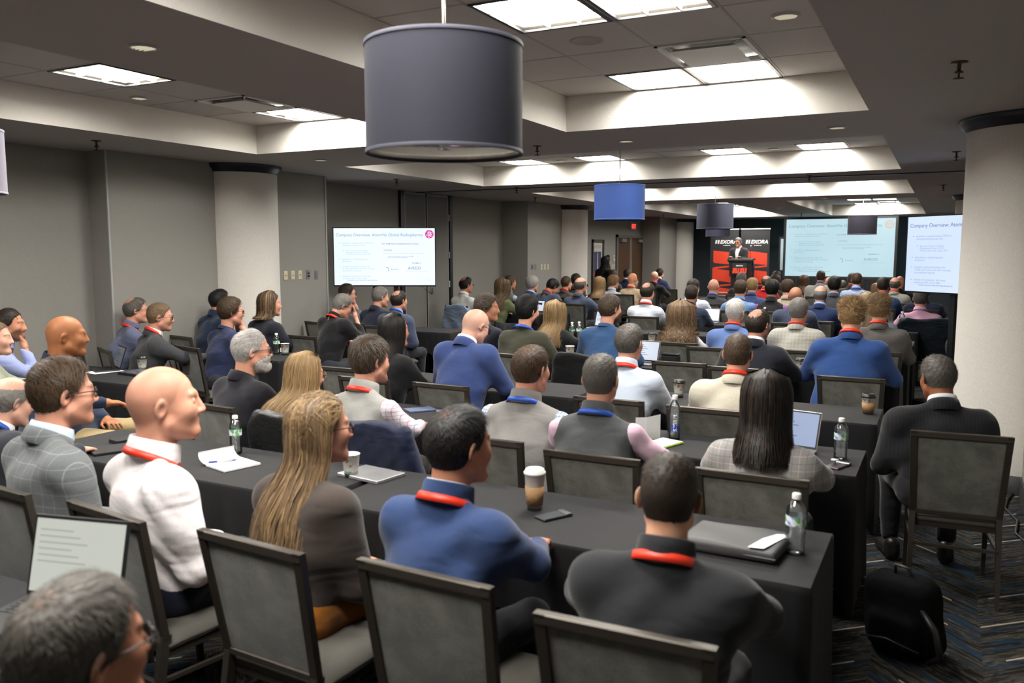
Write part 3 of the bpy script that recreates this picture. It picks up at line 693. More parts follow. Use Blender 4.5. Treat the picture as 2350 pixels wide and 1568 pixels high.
# stage with skirt
t = thing('stage_riser', 'low black skirted stage under the lectern and banners', 'stage', (-5.65, 25.7, 0))
MB().box(-1.35, 1.15, -1.1, 1.3, .40, .45).build('deck', plain('stage_deck', (.02, .02, .022), .8), t)
obj('skirt', pleats(-1.35, 1.15, .01, .42), M_drape, t, loc=(0, -1.13, 0))
mb = MB()
for x in (-1.2, 0, 1.0):
    for y in (-.95, 1.1): mb.box(x - .03, x + .03, y - .03, y + .03, 0, .40)
mb.build('leg', M_dark, t)
# roll-up banners
M_bk = plain('banner_black', (.018, .018, .021), .6); M_rd = plain('banner_red', (.78, .055, .018), .6); M_wt = plain('banner_white', (.80, .80, .78), .6)
U = .001554
def banner(xc, y, label):
    t = thing('banner', label, 'banner', (xc, y, .45))
    H = 2.10; w = .87
    MB().box(-w / 2, w / 2, 0, .006, .06, H).build('panel', M_bk, t)
    MB().box(-w / 2 - .01, w / 2 + .01, -.012, .014, H - .005, H + .028, b=.004).build('top_rail', plain('rail', (.75, .74, .70), .35), t)
    MB().box(-w / 2 - .02, w / 2 + .02, -.10, .12, .0, .07, b=.015).build('base', plain('banner_base', (.2, .2, .2), .4, .6), t)
    MB().box(-.015, .015, .02, .05, .05, H).build('pole', M_dark, t)
    px = lambda u, v: ((u - 560) * U, H - (v - 225) * U)
    for poly in ([(345, 640), (640, 672), (800, 695), (800, 925), (640, 912), (380, 893), (345, 868)], [(800, 927), (800, 958), (440, 1003), (430, 1012), (800, 1052), (800, 1292), (640, 1272), (332, 1235), (332, 1000), (350, 980), (380, 972)], [(800, 1294), (800, 1325), (440, 1368), (430, 1378), (800, 1420), (800, 1508), (332, 1508), (332, 1370), (350, 1348), (380, 1340)]):
        pts = [px(*p) for p in poly]; n = len(pts)
        mb = MB().add([(x, -.0015, z) for x, z in pts], [tuple(range(n))[::-1]] )
        mb.build('red_shape', M_rd, t)
    sx = -.29
    for q in range(3 if False else 2):
        s = MB().add([(sx + q * .075 + .0, -.002, 1.78 - .115), (sx + q * .075 + .05, -.002, 1.78 - .115), (sx + q * .075 + .07, -.002, 1.78), (sx + q * .075 + .02, -.002, 1.78)], [(0, 1, 2, 3)]); s.build('logo_bar', M_wt, t)
    me = text_mesh('EXORA', .155, 'LEFT', .22, .006); obj('lettering', me, M_wt, t, loc=(sx + .155, -.0025, 1.668), rot=(R(90), 0, 0))
    tg = MB(); x = sx + .26
    for wd in (.035, .10, .055):
        tg.add([(x, -.0025, 1.602), (x + wd, -.0025, 1.602), (x + wd, -.0025, 1.622), (x, -.0025, 1.622)], [(0, 1, 2, 3)]); x += wd + .012
    tg.build('tagline', M_wt, t)
    tg = MB(); x = -.16
    for wd in (.05, .16, .05):
        tg.add([(x, -.0025, .14), (x + wd, -.0025, .14), (x + wd, -.0025, .165), (x, -.0025, .165)], [(0, 1, 2, 3)]); x += wd + .015
    tg.build('footer_line', M_wt, t)
banner(-6.16, 26.15, 'black and red roll-up banner on the left behind the speaker')
banner(-5.22, 26.15, 'black and red roll-up banner on the right behind the speaker')
# lectern
t = thing('lectern', 'black lectern with red lettered front panel on the stage', 'lectern', (-5.41, 25.2, .45))
MB().hexa([(-.30, -.22, .68), (.30, -.22, .68), (.30, .22, .68), (-.30, .22, .68)], [(-.32, -.26, 1.14), (.32, -.26, 1.14), (.32, .24, 1.14), (-.32, .24, 1.14)]).build('body', M_black, t)
MB().hexa([(-.25, -.17, .05), (.25, -.17, .05), (.25, .17, .05), (-.25, .17, .05)], [(-.27, -.2, .68), (.27, -.2, .68), (.27, .2, .68), (-.27, .2, .68)]).build('pedestal', M_black, t)
MB().box(-.32, .32, -.28, .28, 0, .05, b=.01).build('base', M_black, t)
MB().hexa([(-.35, -.29, 1.14), (.35, -.29, 1.14), (.35, .26, 1.18), (-.35, .26, 1.18)], [(-.35, -.29, 1.19), (.35, -.29, 1.19), (.35, .26, 1.23), (-.35, .26, 1.23)]).build('top', plain('lectern_top', (.02, .02, .02), .35), t)
pn = MB().box(-.21, .21, -.275, -.255, .76, 1.08, b=.004).build('front_panel', plain('lectern_panel', (.03, .028, .03), .3), t)
for s in (-1, 1):
    o = MB().box(-.13, .13, 0, .004, 0, .17).build('red_field', M_rd, pn) if s == 9 else None
mb = MB()
for i in (0, 1):
    x = -.205 + i * .215
    for a, b_ in (((0, .0), (.062, .0)), ((.072, .0), (.125, .0)), ((.150, .0), (.190, .0))):
        mb.add([(x + a[0], -.278, .785), (x + b_[0], -.278, .785), (x + b_[0] + .02, -.278, .94), (x + a[0] + .02, -.278, .94)], [(0, 1, 2, 3)])
    mb.add([(x + .115, -.2782, .785), (x + .165, -.2782, .785), (x + .10, -.2782, .94), (x + .06, -.2782, .94)], [(0, 1, 2, 3)])
mb.build('red_lettering', M_rd, pn)
me = text_mesh('NEXORA', .05, 'CENTER', .2, .002); obj('lettering', me, M_wt, pn, loc=(0, -.279, .99), rot=(R(90), 0, 0))
mb = MB().tube([(.24, .05, 1.2), (.245, 0, 1.34), (.25, -.04, 1.46), (.265, -.06, 1.52)], .006, 6); mb.build('microphone_stem', M_black, t)
MB().lathe([(0, .10), (.024, .09), (.028, .06), (.018, .04), (.014, -.04), (0, -.05)], 14).build('microphone', plain('mic_grille', (.5, .5, .52), .35, .7), t, loc=(.265, -.06, 1.52), rot=(R(20), R(12), 0))
MB().tube([(.33, -.05, 1.16), (.37, -.06, .95), (.36, -.05, .70), (.34, -.05, .62)], .03, 8).build('cable_bundle', plain('navy_cloth', (.012, .014, .03), .8), t)

# ================================================================ banquet chairs
M_frame = plain('bronze_frame', (.055, .046, .037), .38, .45)
def chair_fabric():
    m, nt, b = _new('chair_fabric'); L = nt.links.new
    tc = _n(nt, 'ShaderNodeTexCoord'); nz = _n(nt, 'ShaderNodeTexNoise'); nz.inputs['Scale'].default_value = 380; nz.inputs['Detail'].default_value = 3; L(tc.outputs['Object'], nz.inputs['Vector'])
    n2 = _n(nt, 'ShaderNodeTexNoise'); n2.inputs['Scale'].default_value = 9; n2.inputs['Detail'].default_value = 3; L(tc.outputs['Object'], n2.inputs['Vector'])
    ad = _n(nt, 'ShaderNodeMath', operation='ADD'); L(nz.outputs['Fac'], ad.inputs[0]); L(n2.outputs['Fac'], ad.inputs[1])
    cr = _n(nt, 'ShaderNodeValToRGB'); cr.color_ramp.elements[0].position = .75; cr.color_ramp.elements[0].color = (.080, .081, .070, 1); cr.color_ramp.elements[1].position = 1.25 if False else 1.0; cr.color_ramp.elements[1].color = (.160, .162, .140, 1)
    hf = _n(nt, 'ShaderNodeMath', operation='MULTIPLY'); L(ad.outputs[0], hf.inputs[0]); hf.inputs[1].default_value = .87
    L(hf.outputs[0], cr.inputs[0]); L(cr.outputs[0], b.inputs['Base Color']); b.inputs['Roughness'].default_value = .85; b.inputs['Sheen Weight'].default_value = .3; b.inputs['Specular IOR Level'].default_value = .2
    bp = _n(nt, 'ShaderNodeBump'); bp.inputs['Strength'].default_value = .3; bp.inputs['Distance'].default_value = .002; L(nz.outputs['Fac'], bp.inputs['Height']); L(bp.outputs[0], b.inputs['Normal'])
    return m
M_chair = chair_fabric(); M_seat = plain('seat_fabric', (.075, .069, .058), .85, noise=.15, scale=300, bump=.2)
def chair_proto():
    t = thing('banquet_chair', 'chair', 'chair')
    def bp(z): return -.215 - (z - .42) * .18           # back plane y at height z
    def hw(z): return .205 + (z - .42) * .039
    zb, zt = .46, .93
    f = MB()
    def quadbar(p, q, wd): f.hexa(p, q)
    for s in (-1, 1):
        lo = [(s * hw(zb) - .016, bp(zb) - .014, zb), (s * hw(zb) + .016, bp(zb) - .014, zb), (s * hw(zb) + .016, bp(zb) + .014, zb), (s * hw(zb) - .016, bp(zb) + .014, zb)]
        hi = [(s * hw(zt) - .016, bp(zt) - .014, zt), (s * hw(zt) + .016, bp(zt) - .014, zt), (s * hw(zt) + .016, bp(zt) + .014, zt), (s * hw(zt) - .016, bp(zt) + .014, zt)]
        f.hexa(lo, hi)
    for z, th in ((zt - .016, .032), (zb + .012, .026)):
        a = hw(z) + .015; y = bp(z); f.box(-a, a, y - .0145, y + .0145, z - th / 2, z + th / 2 + .001, b=.004)
    f.build('back_frame', M_frame, t)
    n = 9; V = []; F = []
    for side in (-1, 1):
        o = len(V)
        for i in range(n):
            for j in range(n):
                u, v = i / (n - 1) * 2 - 1, j / (n - 1); z = zb + .02 + v * (zt - zb - .045); b_ = (1 - u ** 6) * (1 - (2 * v - 1) ** 6)
                V.append((u * (hw(z) - .014), bp(z) + side * (.004 + (.024 if side > 0 else .005) * b_), z))
        for i in range(n - 1):
            for j in range(n - 1):
                q = (o + i * n + j, o + (i + 1) * n + j, o + (i + 1) * n + j + 1, o + i * n + j + 1); F.append(q if side < 0 else q[::-1])
    obj('back_panel', mesh_np('back_panel', V, F), M_chair, t)
    st = MB(); prof = [(.0, .0), (.02, .02), (.045, .03), (.06, .028)]
    V = []; F = []; m = 13
    for i in range(m):
        for j in range(m):
            u, v = i / (m - 1) * 2 - 1, j / (m - 1) * 2 - 1; e = (1 - u ** 8) * (1 - v ** 8)
            V.append((u * .222, .01 + v * .225, .435 + .045 * e ** .5 + .01 * (1 - u * u) * (1 - v * v)))
    o = len(V); V += [(x, y, .415) for x, y, z in V[:]]
    for i in range(m - 1):
        for j in range(m - 1):
            a = i * m + j; F.append((a, a + m, a + m + 1, a + 1)); F.append((o + a, o + a + 1, o + a + m + 1, o + a + m))
    for i in range(m - 1):
        for a, b_ in ((i * m, (i + 1) * m), ((i + 1) * m + m - 1, i * m + m - 1)): F.append((a, b_, o + b_, o + a)[::-1])
        for a, b_ in ((i + 1, i), ((m - 1) * m + i, (m - 1) * m + i + 1)): F.append((a, b_, o + b_, o + a)[::-1])
    obj('seat', mesh_np('seat', V, F), M_seat, t)
    sf = MB()
    for s in (-1, 1): sf.box(s * .205 - .012, s * .205 + .012, -.21, .215, .385, .42)
    sf.box(-.205, .205, .19, .214, .385, .42); sf.box(-.205, .205, -.212, -.188, .385, .42); sf.build('seat_frame', M_frame, t)
    for s in (-1, 1):
        MB().hexa([(s * .212 - .009, -.318, 0), (s * .212 + .009, -.318, 0), (s * .212 + .009, -.296, 0), (s * .212 - .009, -.296, 0)], [(s * .207 - .015, -.24, .47), (s * .207 + .015, -.24, .47), (s * .207 + .015, -.20, .47), (s * .207 - .015, -.20, .47)]).build('leg', M_frame, t)
        MB().hexa([(s * .207 - .009, .205, 0), (s * .207 + .009, .205, 0), (s * .207 + .009, .225, 0), (s * .207 - .009, .225, 0)], [(s * .205 - .015, .175, .42), (s * .205 + .015, .175, .42), (s * .205 + .015, .214, .42), (s * .205 - .015, .214, .42)]).build('leg', M_frame, t)
    MB().bar((-.205, -.262, .30), (.205, -.262, .30), .02, .016).bar((-.205, -.255, .30), (-.205, .195, .28), .016).bar((.205, -.255, .30), (.205, .195, .28), .016).build('stretcher', M_frame, t)
    return t
CH0 = chair_proto(); ch_used = False
def chair(x, y, rz, label):
    """x, y: floor point under the seat centre; the top of the back is about 0.31 m behind"""
    global ch_used
    t = copy_tree(CH0) if ch_used else CH0
    ch_used = True
    t.location = (x, y, 0); t.rotation_euler = (0, 0, rz); t['label'] = label; t['category'] = 'chair'; t['group'] = 'upholstered banquet chairs'
    return t

# ================================================================ tables with cloths
def cloth_mat(name, c):
    m, nt, b = _new(name); L = nt.links.new
    tc = _n(nt, 'ShaderNodeTexCoord'); nz = _n(nt, 'ShaderNodeTexNoise'); nz.inputs['Scale'].default_value = 3.2; nz.inputs['Detail'].default_value = 3; L(tc.outputs['Object'], nz.inputs['Vector'])
    nw = _n(nt, 'ShaderNodeTexNoise'); nw.inputs['Scale'].default_value = 700; L(tc.outputs['Object'], nw.inputs['Vector'])
    b.inputs['Base Color'].default_value = (*c, 1); b.inputs['Roughness'].default_value = .75; b.inputs['Specular IOR Level'].default_value = .25; b.inputs['Sheen Weight'].default_value = .06
    b1 = _n(nt, 'ShaderNodeBump'); b1.inputs['Strength'].default_value = .25; b1.inputs['Distance'].default_value = .03; L(nz.outputs['Fac'], b1.inputs['Height'])
    b2 = _n(nt, 'ShaderNodeBump'); b2.inputs['Strength'].default_value = .2; b2.inputs['Distance'].default_value = .001; L(nw.outputs['Fac'], b2.inputs['Height']); L(b1.outputs[0], b2.inputs['Normal']); L(b2.outputs[0], b.inputs['Normal'])
    return m
M_cloth = cloth_mat('black_tablecloth', (.0095, .0095, .0108))
def cloth_mesh(L, D, z=.752, near=.30, seed=0):
    """cloth over an L x D top centred at origin: short drop on the near (-y) side, to the floor elsewhere"""
    rs = np.random.RandomState(seed)
    loop = []; N = 30
    hx, hy = L / 2 + .006, D / 2 + .006
    def edge(a, b, n, nrm): return [(a[0] + (b[0] - a[0]) * i / n, a[1] + (b[1] - a[1]) * i / n, nrm) for i in range(n)]
    loop = edge((-hx, -hy), (hx, -hy), 44, (0, -1)) + edge((hx, -hy), (hx, hy), 16, (1, 0)) + edge((hx, hy), (-hx, hy), 44, (0, 1)) + edge((-hx, hy), (-hx, -hy), 16, (-1, 0))
    n = len(loop); rows = [0, .012, .03, .10, .2, .32, .45, .6, .74]
    ph = rs.rand(6) * 6.28
    V = []
    for ri, d in enumerate(rows):
        for k, (x, y, nr) in enumerate(loop):
            s = k / n * 2 * math.pi
            dist_c = min(math.hypot(abs(x) - hx, abs(y) - hy), .6)
            drop = d
            if nr == (0, -1):
                full = near + (.74 - near) * max(0, 1 - dist_c / .34) ** 1.6
                drop = d * full / .74
            w = .5 + .5 * max(0, 1 - dist_c / .35)
            o = (.006 + .030 * (d / .74) * w * (.35 if nr[0] else 1.0) * (math.sin(s * 23 + ph[0]) * .5 + math.sin(s * 41 + ph[1]) * .35 + .55)) if d > .02 else (0 if d == 0 else .005)
            cn = np.array(nr, float)
            if dist_c < .02: cn = np.array([np.sign(x), np.sign(y)]) * .8
            V.append((x + cn[0] * o, y + cn[1] * o, z - drop - (.0 if ri else -.001)))
    F = [(r * n + k, (r + 1) * n + k, (r + 1) * n + (k + 1) % n, r * n + (k + 1) % n) for r in range(len(rows) - 1) for k in range(n)]
    V = np.array(V); nt = len(V)
    gx, gy = 24, 8
    G = [(-hx + 2 * hx * i / gx, -hy + 2 * hy * j / gy, z + .001) for i in range(gx + 1) for j in range(gy + 1)]
    V = np.concatenate([V, np.array(G)]); F += [(nt + i * (gy + 1) + j, nt + (i + 1) * (gy + 1) + j, nt + (i + 1) * (gy + 1) + j + 1, nt + i * (gy + 1) + j + 1) for i in range(gx) for j in range(gy)]
    return mesh_np('tablecloth', V, F)
tb_me = {}
def table(x0, x1, yn, where, seed=0, D=.60):
    L = x1 - x0; xc = (x0 + x1) / 2; key = round(L, 2)
    if key not in tb_me:
        lg = MB()
        for s in (-1, 1):
            for yy in (-.2, .2): lg.tube([(s * (L / 2 - .2), yy, 0), (s * (L / 2 - .2), yy, .70)], .014, 8)
            lg.bar((s * (L / 2 - .2), -.2, .3), (s * (L / 2 - .2), .2, .3), .02)
        one = MB()
        tb_me[key] = (MB().box(-L / 2 + .004, L / 2 - .004, -D / 2 + .004, D / 2 - .004, .715, .749, b=.004).mesh('tabletop'), [cloth_mesh(L - .012, D, seed=q) for q in range(2)], MB().tube([(0, 0, 0), (0, 0, .715)], .014, 8).mesh('leg'))
    top, cl, leg = tb_me[key]
    t = thing('folding_table', 'folding table hidden under the black cloth of the ' + where, 'table', (xc, yn + D / 2, 0), group='cloth-covered tables')
    obj('tabletop', top, plain('laminate', (.3, .26, .2), .5), t)
    for s in (-1, 1):
        for yy in (-.2, .2): obj('leg', leg, M_steel, t, loc=(s * (L / 2 - .2), yy, 0))
    o = obj('tablecloth', cl[seed % 2], M_cloth, loc=(xc, yn + D / 2, 0)); o['label'] = 'black cloth over the ' + where; o['category'] = 'tablecloth'; o['group'] = 'black tablecloths'
RW = {1: 2.85, 2: 4.42, 3: 5.83, 4: 7.68, 5: 9.30, 6: 10.95, 7: 12.72, 8: 14.25, 9: 15.95, 10: 17.6, 11: 19.25, 12: 20.9}
rown = {1: 'nearest', 2: 'second', 3: 'third', 4: 'fourth', 5: 'fifth', 6: 'sixth', 7: 'seventh', 8: 'eighth', 9: 'ninth', 10: 'tenth', 11: 'eleventh', 12: 'twelfth'}
for r, yn in RW.items():
    xr = -.35 if r < 4 else (-.30 if r < 8 else -.6)
    table(xr - 2.10, xr, yn, 'right-hand table in the %s row' % rown[r], r)
    table(xr - 4.26, xr - 2.16, yn, 'middle table in the %s row' % rown[r], r + 1)
for i, (x0, yn) in enumerate(((-7.75, 4.68), (-7.22, 6.42), (-7.35, 8.12), (-6.95, 9.75), (-8.0, 13.45), (-8.0, 15.05))):
    if i == 2: table(x0, -6.12, yn, 'third left-hand table by the wall', i)
    else: table(x0, -6.05, yn, '%s left-hand table by the wall' % ordw[i], i)
table(-4.3, -2.2, 1.05, 'table at the lower left edge', 3)

# ================================================================ people: implicit-surface bodies
def surfnet(f, lo, hi, h):
    lo = np.array(lo, float); hi = np.array(hi, float)
    n = np.ceil((hi - lo) / h).astype(int) + 1
    ax = [(lo[i] + h * np.arange(n[i])).astype(np.float32) for i in range(3)]
    X, Y, Z = np.meshgrid(*ax, indexing='ij')
    D = f(X, Y, Z).astype(np.float32)
    S = D < 0
    a, b, c = n
    cnt = np.zeros((a - 1, b - 1, c - 1), np.int8)
    for i in (0, 1):
        for j in (0, 1):
            for k in (0, 1): cnt += S[i:a - 1 + i, j:b - 1 + j, k:c - 1 + k]
    act = (cnt > 0) & (cnt < 8)
    idx = np.full(act.shape, -1, np.int64); ci = np.argwhere(act); idx[act] = np.arange(len(ci))
    pos = np.zeros((len(ci), 3)); num = np.zeros(len(ci))
    cor = [(i, j, k) for i in (0, 1) for j in (0, 1) for k in (0, 1)]
    for p in cor:
        for axx in range(3):
            if p[axx] == 0:
                q = list(p); q[axx] = 1
                da = D[ci[:, 0] + p[0], ci[:, 1] + p[1], ci[:, 2] + p[2]]; db = D[ci[:, 0] + q[0], ci[:, 1] + q[1], ci[:, 2] + q[2]]
                m = (da < 0) != (db < 0)
                t = da[m] / (da[m] - db[m]); pt = np.tile(np.array(p, float), (m.sum(), 1)); pt[:, axx] = t
                pos[m] += pt; num[m] += 1
    V = lo + h * (ci + pos / num[:, None])
    F = []
    for axx in range(3):
        u, v = [(1, 2), (2, 0), (0, 1)][axx]
        sl0 = [slice(None)] * 3; sl1 = [slice(None)] * 3; sl0[axx] = slice(0, n[axx] - 1); sl1[axx] = slice(1, n[axx])
        A, B = S[tuple(sl0)], S[tuple(sl1)]
        d = np.argwhere(A != B); d = d[(d[:, u] > 0) & (d[:, v] > 0) & (d[:, u] < n[u] - 1) & (d[:, v] < n[v] - 1)]
        if not len(d): continue
        eu = np.zeros(3, int); eu[u] = 1; ev = np.zeros(3, int); ev[v] = 1
        g = lambda q: idx[q[:, 0], q[:, 1], q[:, 2]]
        Q = np.stack([g(d - eu - ev), g(d - ev), g(d), g(d - eu)], 1)
        inside = A[d[:, 0], d[:, 1], d[:, 2]]
        Q[~inside] = Q[~inside][:, ::-1]
        F.append(Q)
    F = np.concatenate(F)
    return V, F[(F >= 0).all(1)]
def cone(X, Y, Z, a, b, ra, rb, sx=1.0):
    ax, ay, az = a; dx, dy, dz = b[0] - a[0], b[1] - a[1], b[2] - a[2]
    if sx != 1.0: X = X / sx; ax /= sx; dx /= sx
    px, py, pz = X - ax, Y - ay, Z - az
    t = np.clip((px * dx + py * dy + pz * dz) / (dx * dx + dy * dy + dz * dz + 1e-9), 0, 1)
    return np.sqrt((px - t * dx) ** 2 + (py - t * dy) ** 2 + (pz - t * dz) ** 2) - (ra + (rb - ra) * t)
def ell(X, Y, Z, c, r):
    x, y, z = (X - c[0]), (Y - c[1]), (Z - c[2])
    k0 = np.sqrt((x / r[0]) ** 2 + (y / r[1]) ** 2 + (z / r[2]) ** 2); k1 = np.sqrt((x / r[0] ** 2) ** 2 + (y / r[1] ** 2) ** 2 + (z / r[2] ** 2) ** 2) + 1e-6
    return k0 * (k0 - 1) / k1
def smin(a, b, k):
    h = np.clip(.5 + .5 * (b - a) / k, 0, 1)
    return b + (a - b) * h - k * h * (1 - h)
def smax(a, b, k): return -smin(-a, -b, k)
def sst(a, b, x):
    t = np.clip((x - a) / (b - a), 0, 1); return t * t * (3 - 2 * t)
# head frame: origin between the ears, x right, y forward, z up; crown at z=.13, chin at z=-.11
def skull_sdf(X, Y, Z, fem=False, neck=1.0):
    d = ell(X, Y, Z, (0, -.008, .042), (.076, .097, .088))
    d = smin(d, ell(X, Y, Z, (0, -.045, .02), (.068, .058, .07)), .03)
    d = smin(d, ell(X, Y, Z, (0, .034, -.03), (.060 if not fem else .056, .062, .082)), .03)
    nr = (.058 if not fem else .046) * neck
    d = smin(d, cone(X, Y, Z, (0, -.030, -.02), (0, -.046, -.18), nr * .98, nr * 1.0), .028)
    return d
def head_sdf(fem=False, neck=1.0, jaw=1.0):
    def f(X, Y, Z):
        A = np.abs(X)
        d = skull_sdf(X, Y, Z, fem, neck)
        j = jaw * (.92 if fem else 1.0)
        d = smin(d, cone(A, Y, Z, (.044 * j, .008, -.05), (.016 * j, .072, -.092), .024 * j, .020), .022)
        d = smin(d, ell(A, Y, Z, (.0, .076, -.088), (.024, .022, .02)), .018)
        d = smin(d, ell(A, Y, Z, (.036, .060, -.016), (.023, .026, .026)), .03)
        d = smin(d, cone(A, Y, Z, (.0, .090, .032), (.034, .080, .034), .012, .009), .014)
        d = smax(d, -ell(A, Y, Z, (.032, .104, .012), (.017, .018, .011)), .012)
        d = smin(d, ell(A, Y, Z, (.031, .080, .012), (.0135, .0135, .0125)), .003)
        nz = cone(X, Y, Z, (0, .094, .022), (0, .110, -.022), .0085, .0120)
        nz = smin(nz, ell(A, Y, Z, (.011, .101, -.026), (.008, .012, .008)), .008)
        d = smin(d, nz, .010)
        d = smin(d, cone(A, Y, Z, (0, .093, -.050), (.018, .083, -.052), .0055, .003), .010)
        d = smin(d, cone(A, Y, Z, (0, .090, -.063), (.015, .083, -.062), .0065, .004), .010)
        # ears: tilted cupped discs
        a = .25; ey, ez = (Y + .006) * math.cos(a) - (Z - .002) * math.sin(a), (Y + .006) * math.sin(a) + (Z - .002) * math.cos(a)
        ex = A - .077 + ey * .55
        e = ell(ex, ey, ez, (0, -.006, .002), (.009, .019, .032))
        e = smax(e, -ell(ex, ey, ez, (.009, -.002, .002), (.008, .010, .019)), .005)
        d = smin(d, e, .005)
        return d
    return f
def zone_masks(V):
    x, y, z = V.T
    zl = np.interp(y, [-.12, -.06, -.03, -.012, .012, .03, .05, .075, .10, .13], [-.055, -.055, -.045, -.012, .0, .012, .055, .080, .088, .09])
    s = z - zl
    scalp = sst(0, .022, s)
    ring = scalp * (1 - sst(.030, .095, z - .12 * y))
    brow = np.exp(-((z - .036 + 4 * (np.abs(x) - .03) ** 2 * 4) / .0042) ** 2) * sst(.010, .016, np.abs(x)) * (1 - sst(.046, .054, np.abs(x))) * (y > .06)
    scalp = scalp * (.45 + .55 * sst(-.02, .075, z))
    scalp = np.maximum(scalp, brow * 1.0); ring = np.maximum(ring, brow)
    beard = sst(.0, .018, -.018 - z + .5 * (y - .055)) * sst(-.005, .012, y) * sst(-.135, -.11, z) * (1 - sst(.085, .1, y) * sst(-.05, -.03, z))
    lips = np.exp(-((z + .056) / .010) ** 2 - (x / .020) ** 2) * (y > .075)
    beard = beard * (1 - np.clip(lips * 1.3, 0, 1))
    return scalp, ring, beard
def vnormals(V, F):
    n = np.zeros_like(V); a = V[F[:, 0]]; fn = np.cross(V[F[:, 1]] - a, V[F[:, 2]] - a) if F.shape[1] == 3 else np.cross(V[F[:, 2]] - a, V[F[:, 3]] - V[F[:, 1]])
    for k in range(F.shape[1]): np.add.at(n, F[:, k], fn)
    return n / (np.linalg.norm(n, axis=1, keepdims=True) + 1e-12)
HEAD = {}
def head_np(kind, lod):
    if (kind, lod) not in HEAD:
        fem = kind == 'f'; nk = {'m': 1.0, 'f': 1.0, 'h': 1.18}[kind]; jw = {'m': 1.0, 'f': 1.0, 'h': 1.14}[kind]
        h = .0042 if lod == 0 else .0085
        V, F = surfnet(head_sdf(fem, nk, jw), (-.125, -.16, -.22), (.125, .145, .142), h)
        HEAD[(kind, lod)] = (V, F, np.stack(zone_masks(V), 1))
    return HEAD[(kind, lod)]
def hand_sdf(curl=(14, 30, 26), spread=1.0):
    def f(X, Y, Z):
        d = cone(X, Y, Z, (0, -.03, 0), (0, .01, 0), .024, .028)
        d = smin(d, ell(X, Y, Z, (.0, .048, .0), (.041, .050, .016)), .015)
        for x0, L, a0 in ((-.031, .066, -9), (-.0105, .076, -2), (.0105, .072, 4), (.030, .056, 11)):
            p = np.array([x0, .082 - abs(x0 - .0) * .25, 0.0]); ang = 0; seg = [L * .46, L * .3, L * .24]; r = [.0092, .0086, .0078, .0066]
            fx = math.sin(R(a0 * spread))
            dd = None
            for s in range(3):
                ang += R(curl[s]); q = p + seg[s] * np.array([fx, math.cos(ang), -math.sin(ang)])
                c = cone(X, Y, Z, p, q, r[s], r[s + 1]); dd = c if dd is None else np.minimum(dd, c); p = q
            d = smin(d, dd, .006)
        t = cone(X, Y, Z, (-.028, .022, -.004), (-.056, .056, -.014), .0135, .0105)
        t = np.minimum(t, cone(X, Y, Z, (-.056, .056, -.014), (-.054, .088, -.026), .0105, .0078))
        return smin(d, t, .008)
    return f
HAND = {}
def hand_np(pose, lod):
    k = (pose, lod)
    if k not in HAND:
        cu = {'rest': (14, 30, 26), 'flat': (4, 8, 6), 'fist': (58, 78, 55), 'grip': (38, 45, 30)}[pose]
        HAND[k] = surfnet(hand_sdf(cu), (-.085, -.06, -.10), (.075, .165, .04), .0045 if lod == 0 else .008)
    return HAND[k]
def torso_frame(p):
    """joint positions in the person's own frame (facing +y, floor at z=0)"""
    zt, hs = p['zt'], p['hs']
    pit = R(p['pitch']); ty = R(p['hy'])
    Rh = Matrix.Rotation(ty, 3, 'Z') @ Matrix.Rotation(-pit, 3, 'X') @ Matrix.Rotation(R(p.get('roll', 0)), 3, 'Y')
    crown = Rh @ Vector((0, -.01, .13))
    ho = Vector((0, p['lean'] + .045, zt - crown.z * hs))
    nb = ho + hs * (Rh @ Vector((0, -.045, -.11)))
    ys = nb.y - .03; zs = min(nb.z - .125 * hs, zt - .375)
    if p['pitch'] > 12: zs = nb.z - .11
    return Rh, ho, nb, ys, zs
def arm_joints(p, pose, s, ys, zs, ho):
    w = p['w']; S = (s * w, ys, zs)
    tb = .79
    if pose == 'table': return S, (s * (w + .075), ys + .13, max(zs - .25, .82)), (s * .15, ys + .36, tb)
    if pose == 'wide': return S, (s * (w + .13), ys + .10, max(zs - .25, .82)), (s * .20, ys + .34, tb)
    if pose == 'far': return S, (s * (w + .09), ys + .22, max(zs - .22, .82)), (s * (w - .02), ys + .47, tb)
    if pose == 'lap': return S, (s * (w + .065), ys + .055, zs - .285), (s * .075, ys + .29, zs - .33)
    if pose == 'down': return S, (s * (w + .05), ys - .01, zs - .29), (s * (w + .01), ys + .17, zs - .42)
    if pose == 'chin': return S, (s * (w + .02), ys + .26, tb + .01), (s * .055, ho.y + .10, ho.z - .17)
    if pose == 'face': return S, (s * (w + .02), ys + .25, zs - .20), (s * .07, ho.y + .13, ho.z - .10)
    if pose == 'cross': return S, (s * (w + .07), ys + .16, zs - .22), (-s * .06, ys + .27, zs - .22 + (.03 if s > 0 else 0))
    if pose == 'back': return S, (s * (w + .12), ys + .02, zs - .24), (s * (w + .05), ys + .22, zs - .22)
    if pose == 'rail': return S, (s * (w + .06), ys + .10, zs - .27), (s * (w - .04), ys + .30, zs - .20)
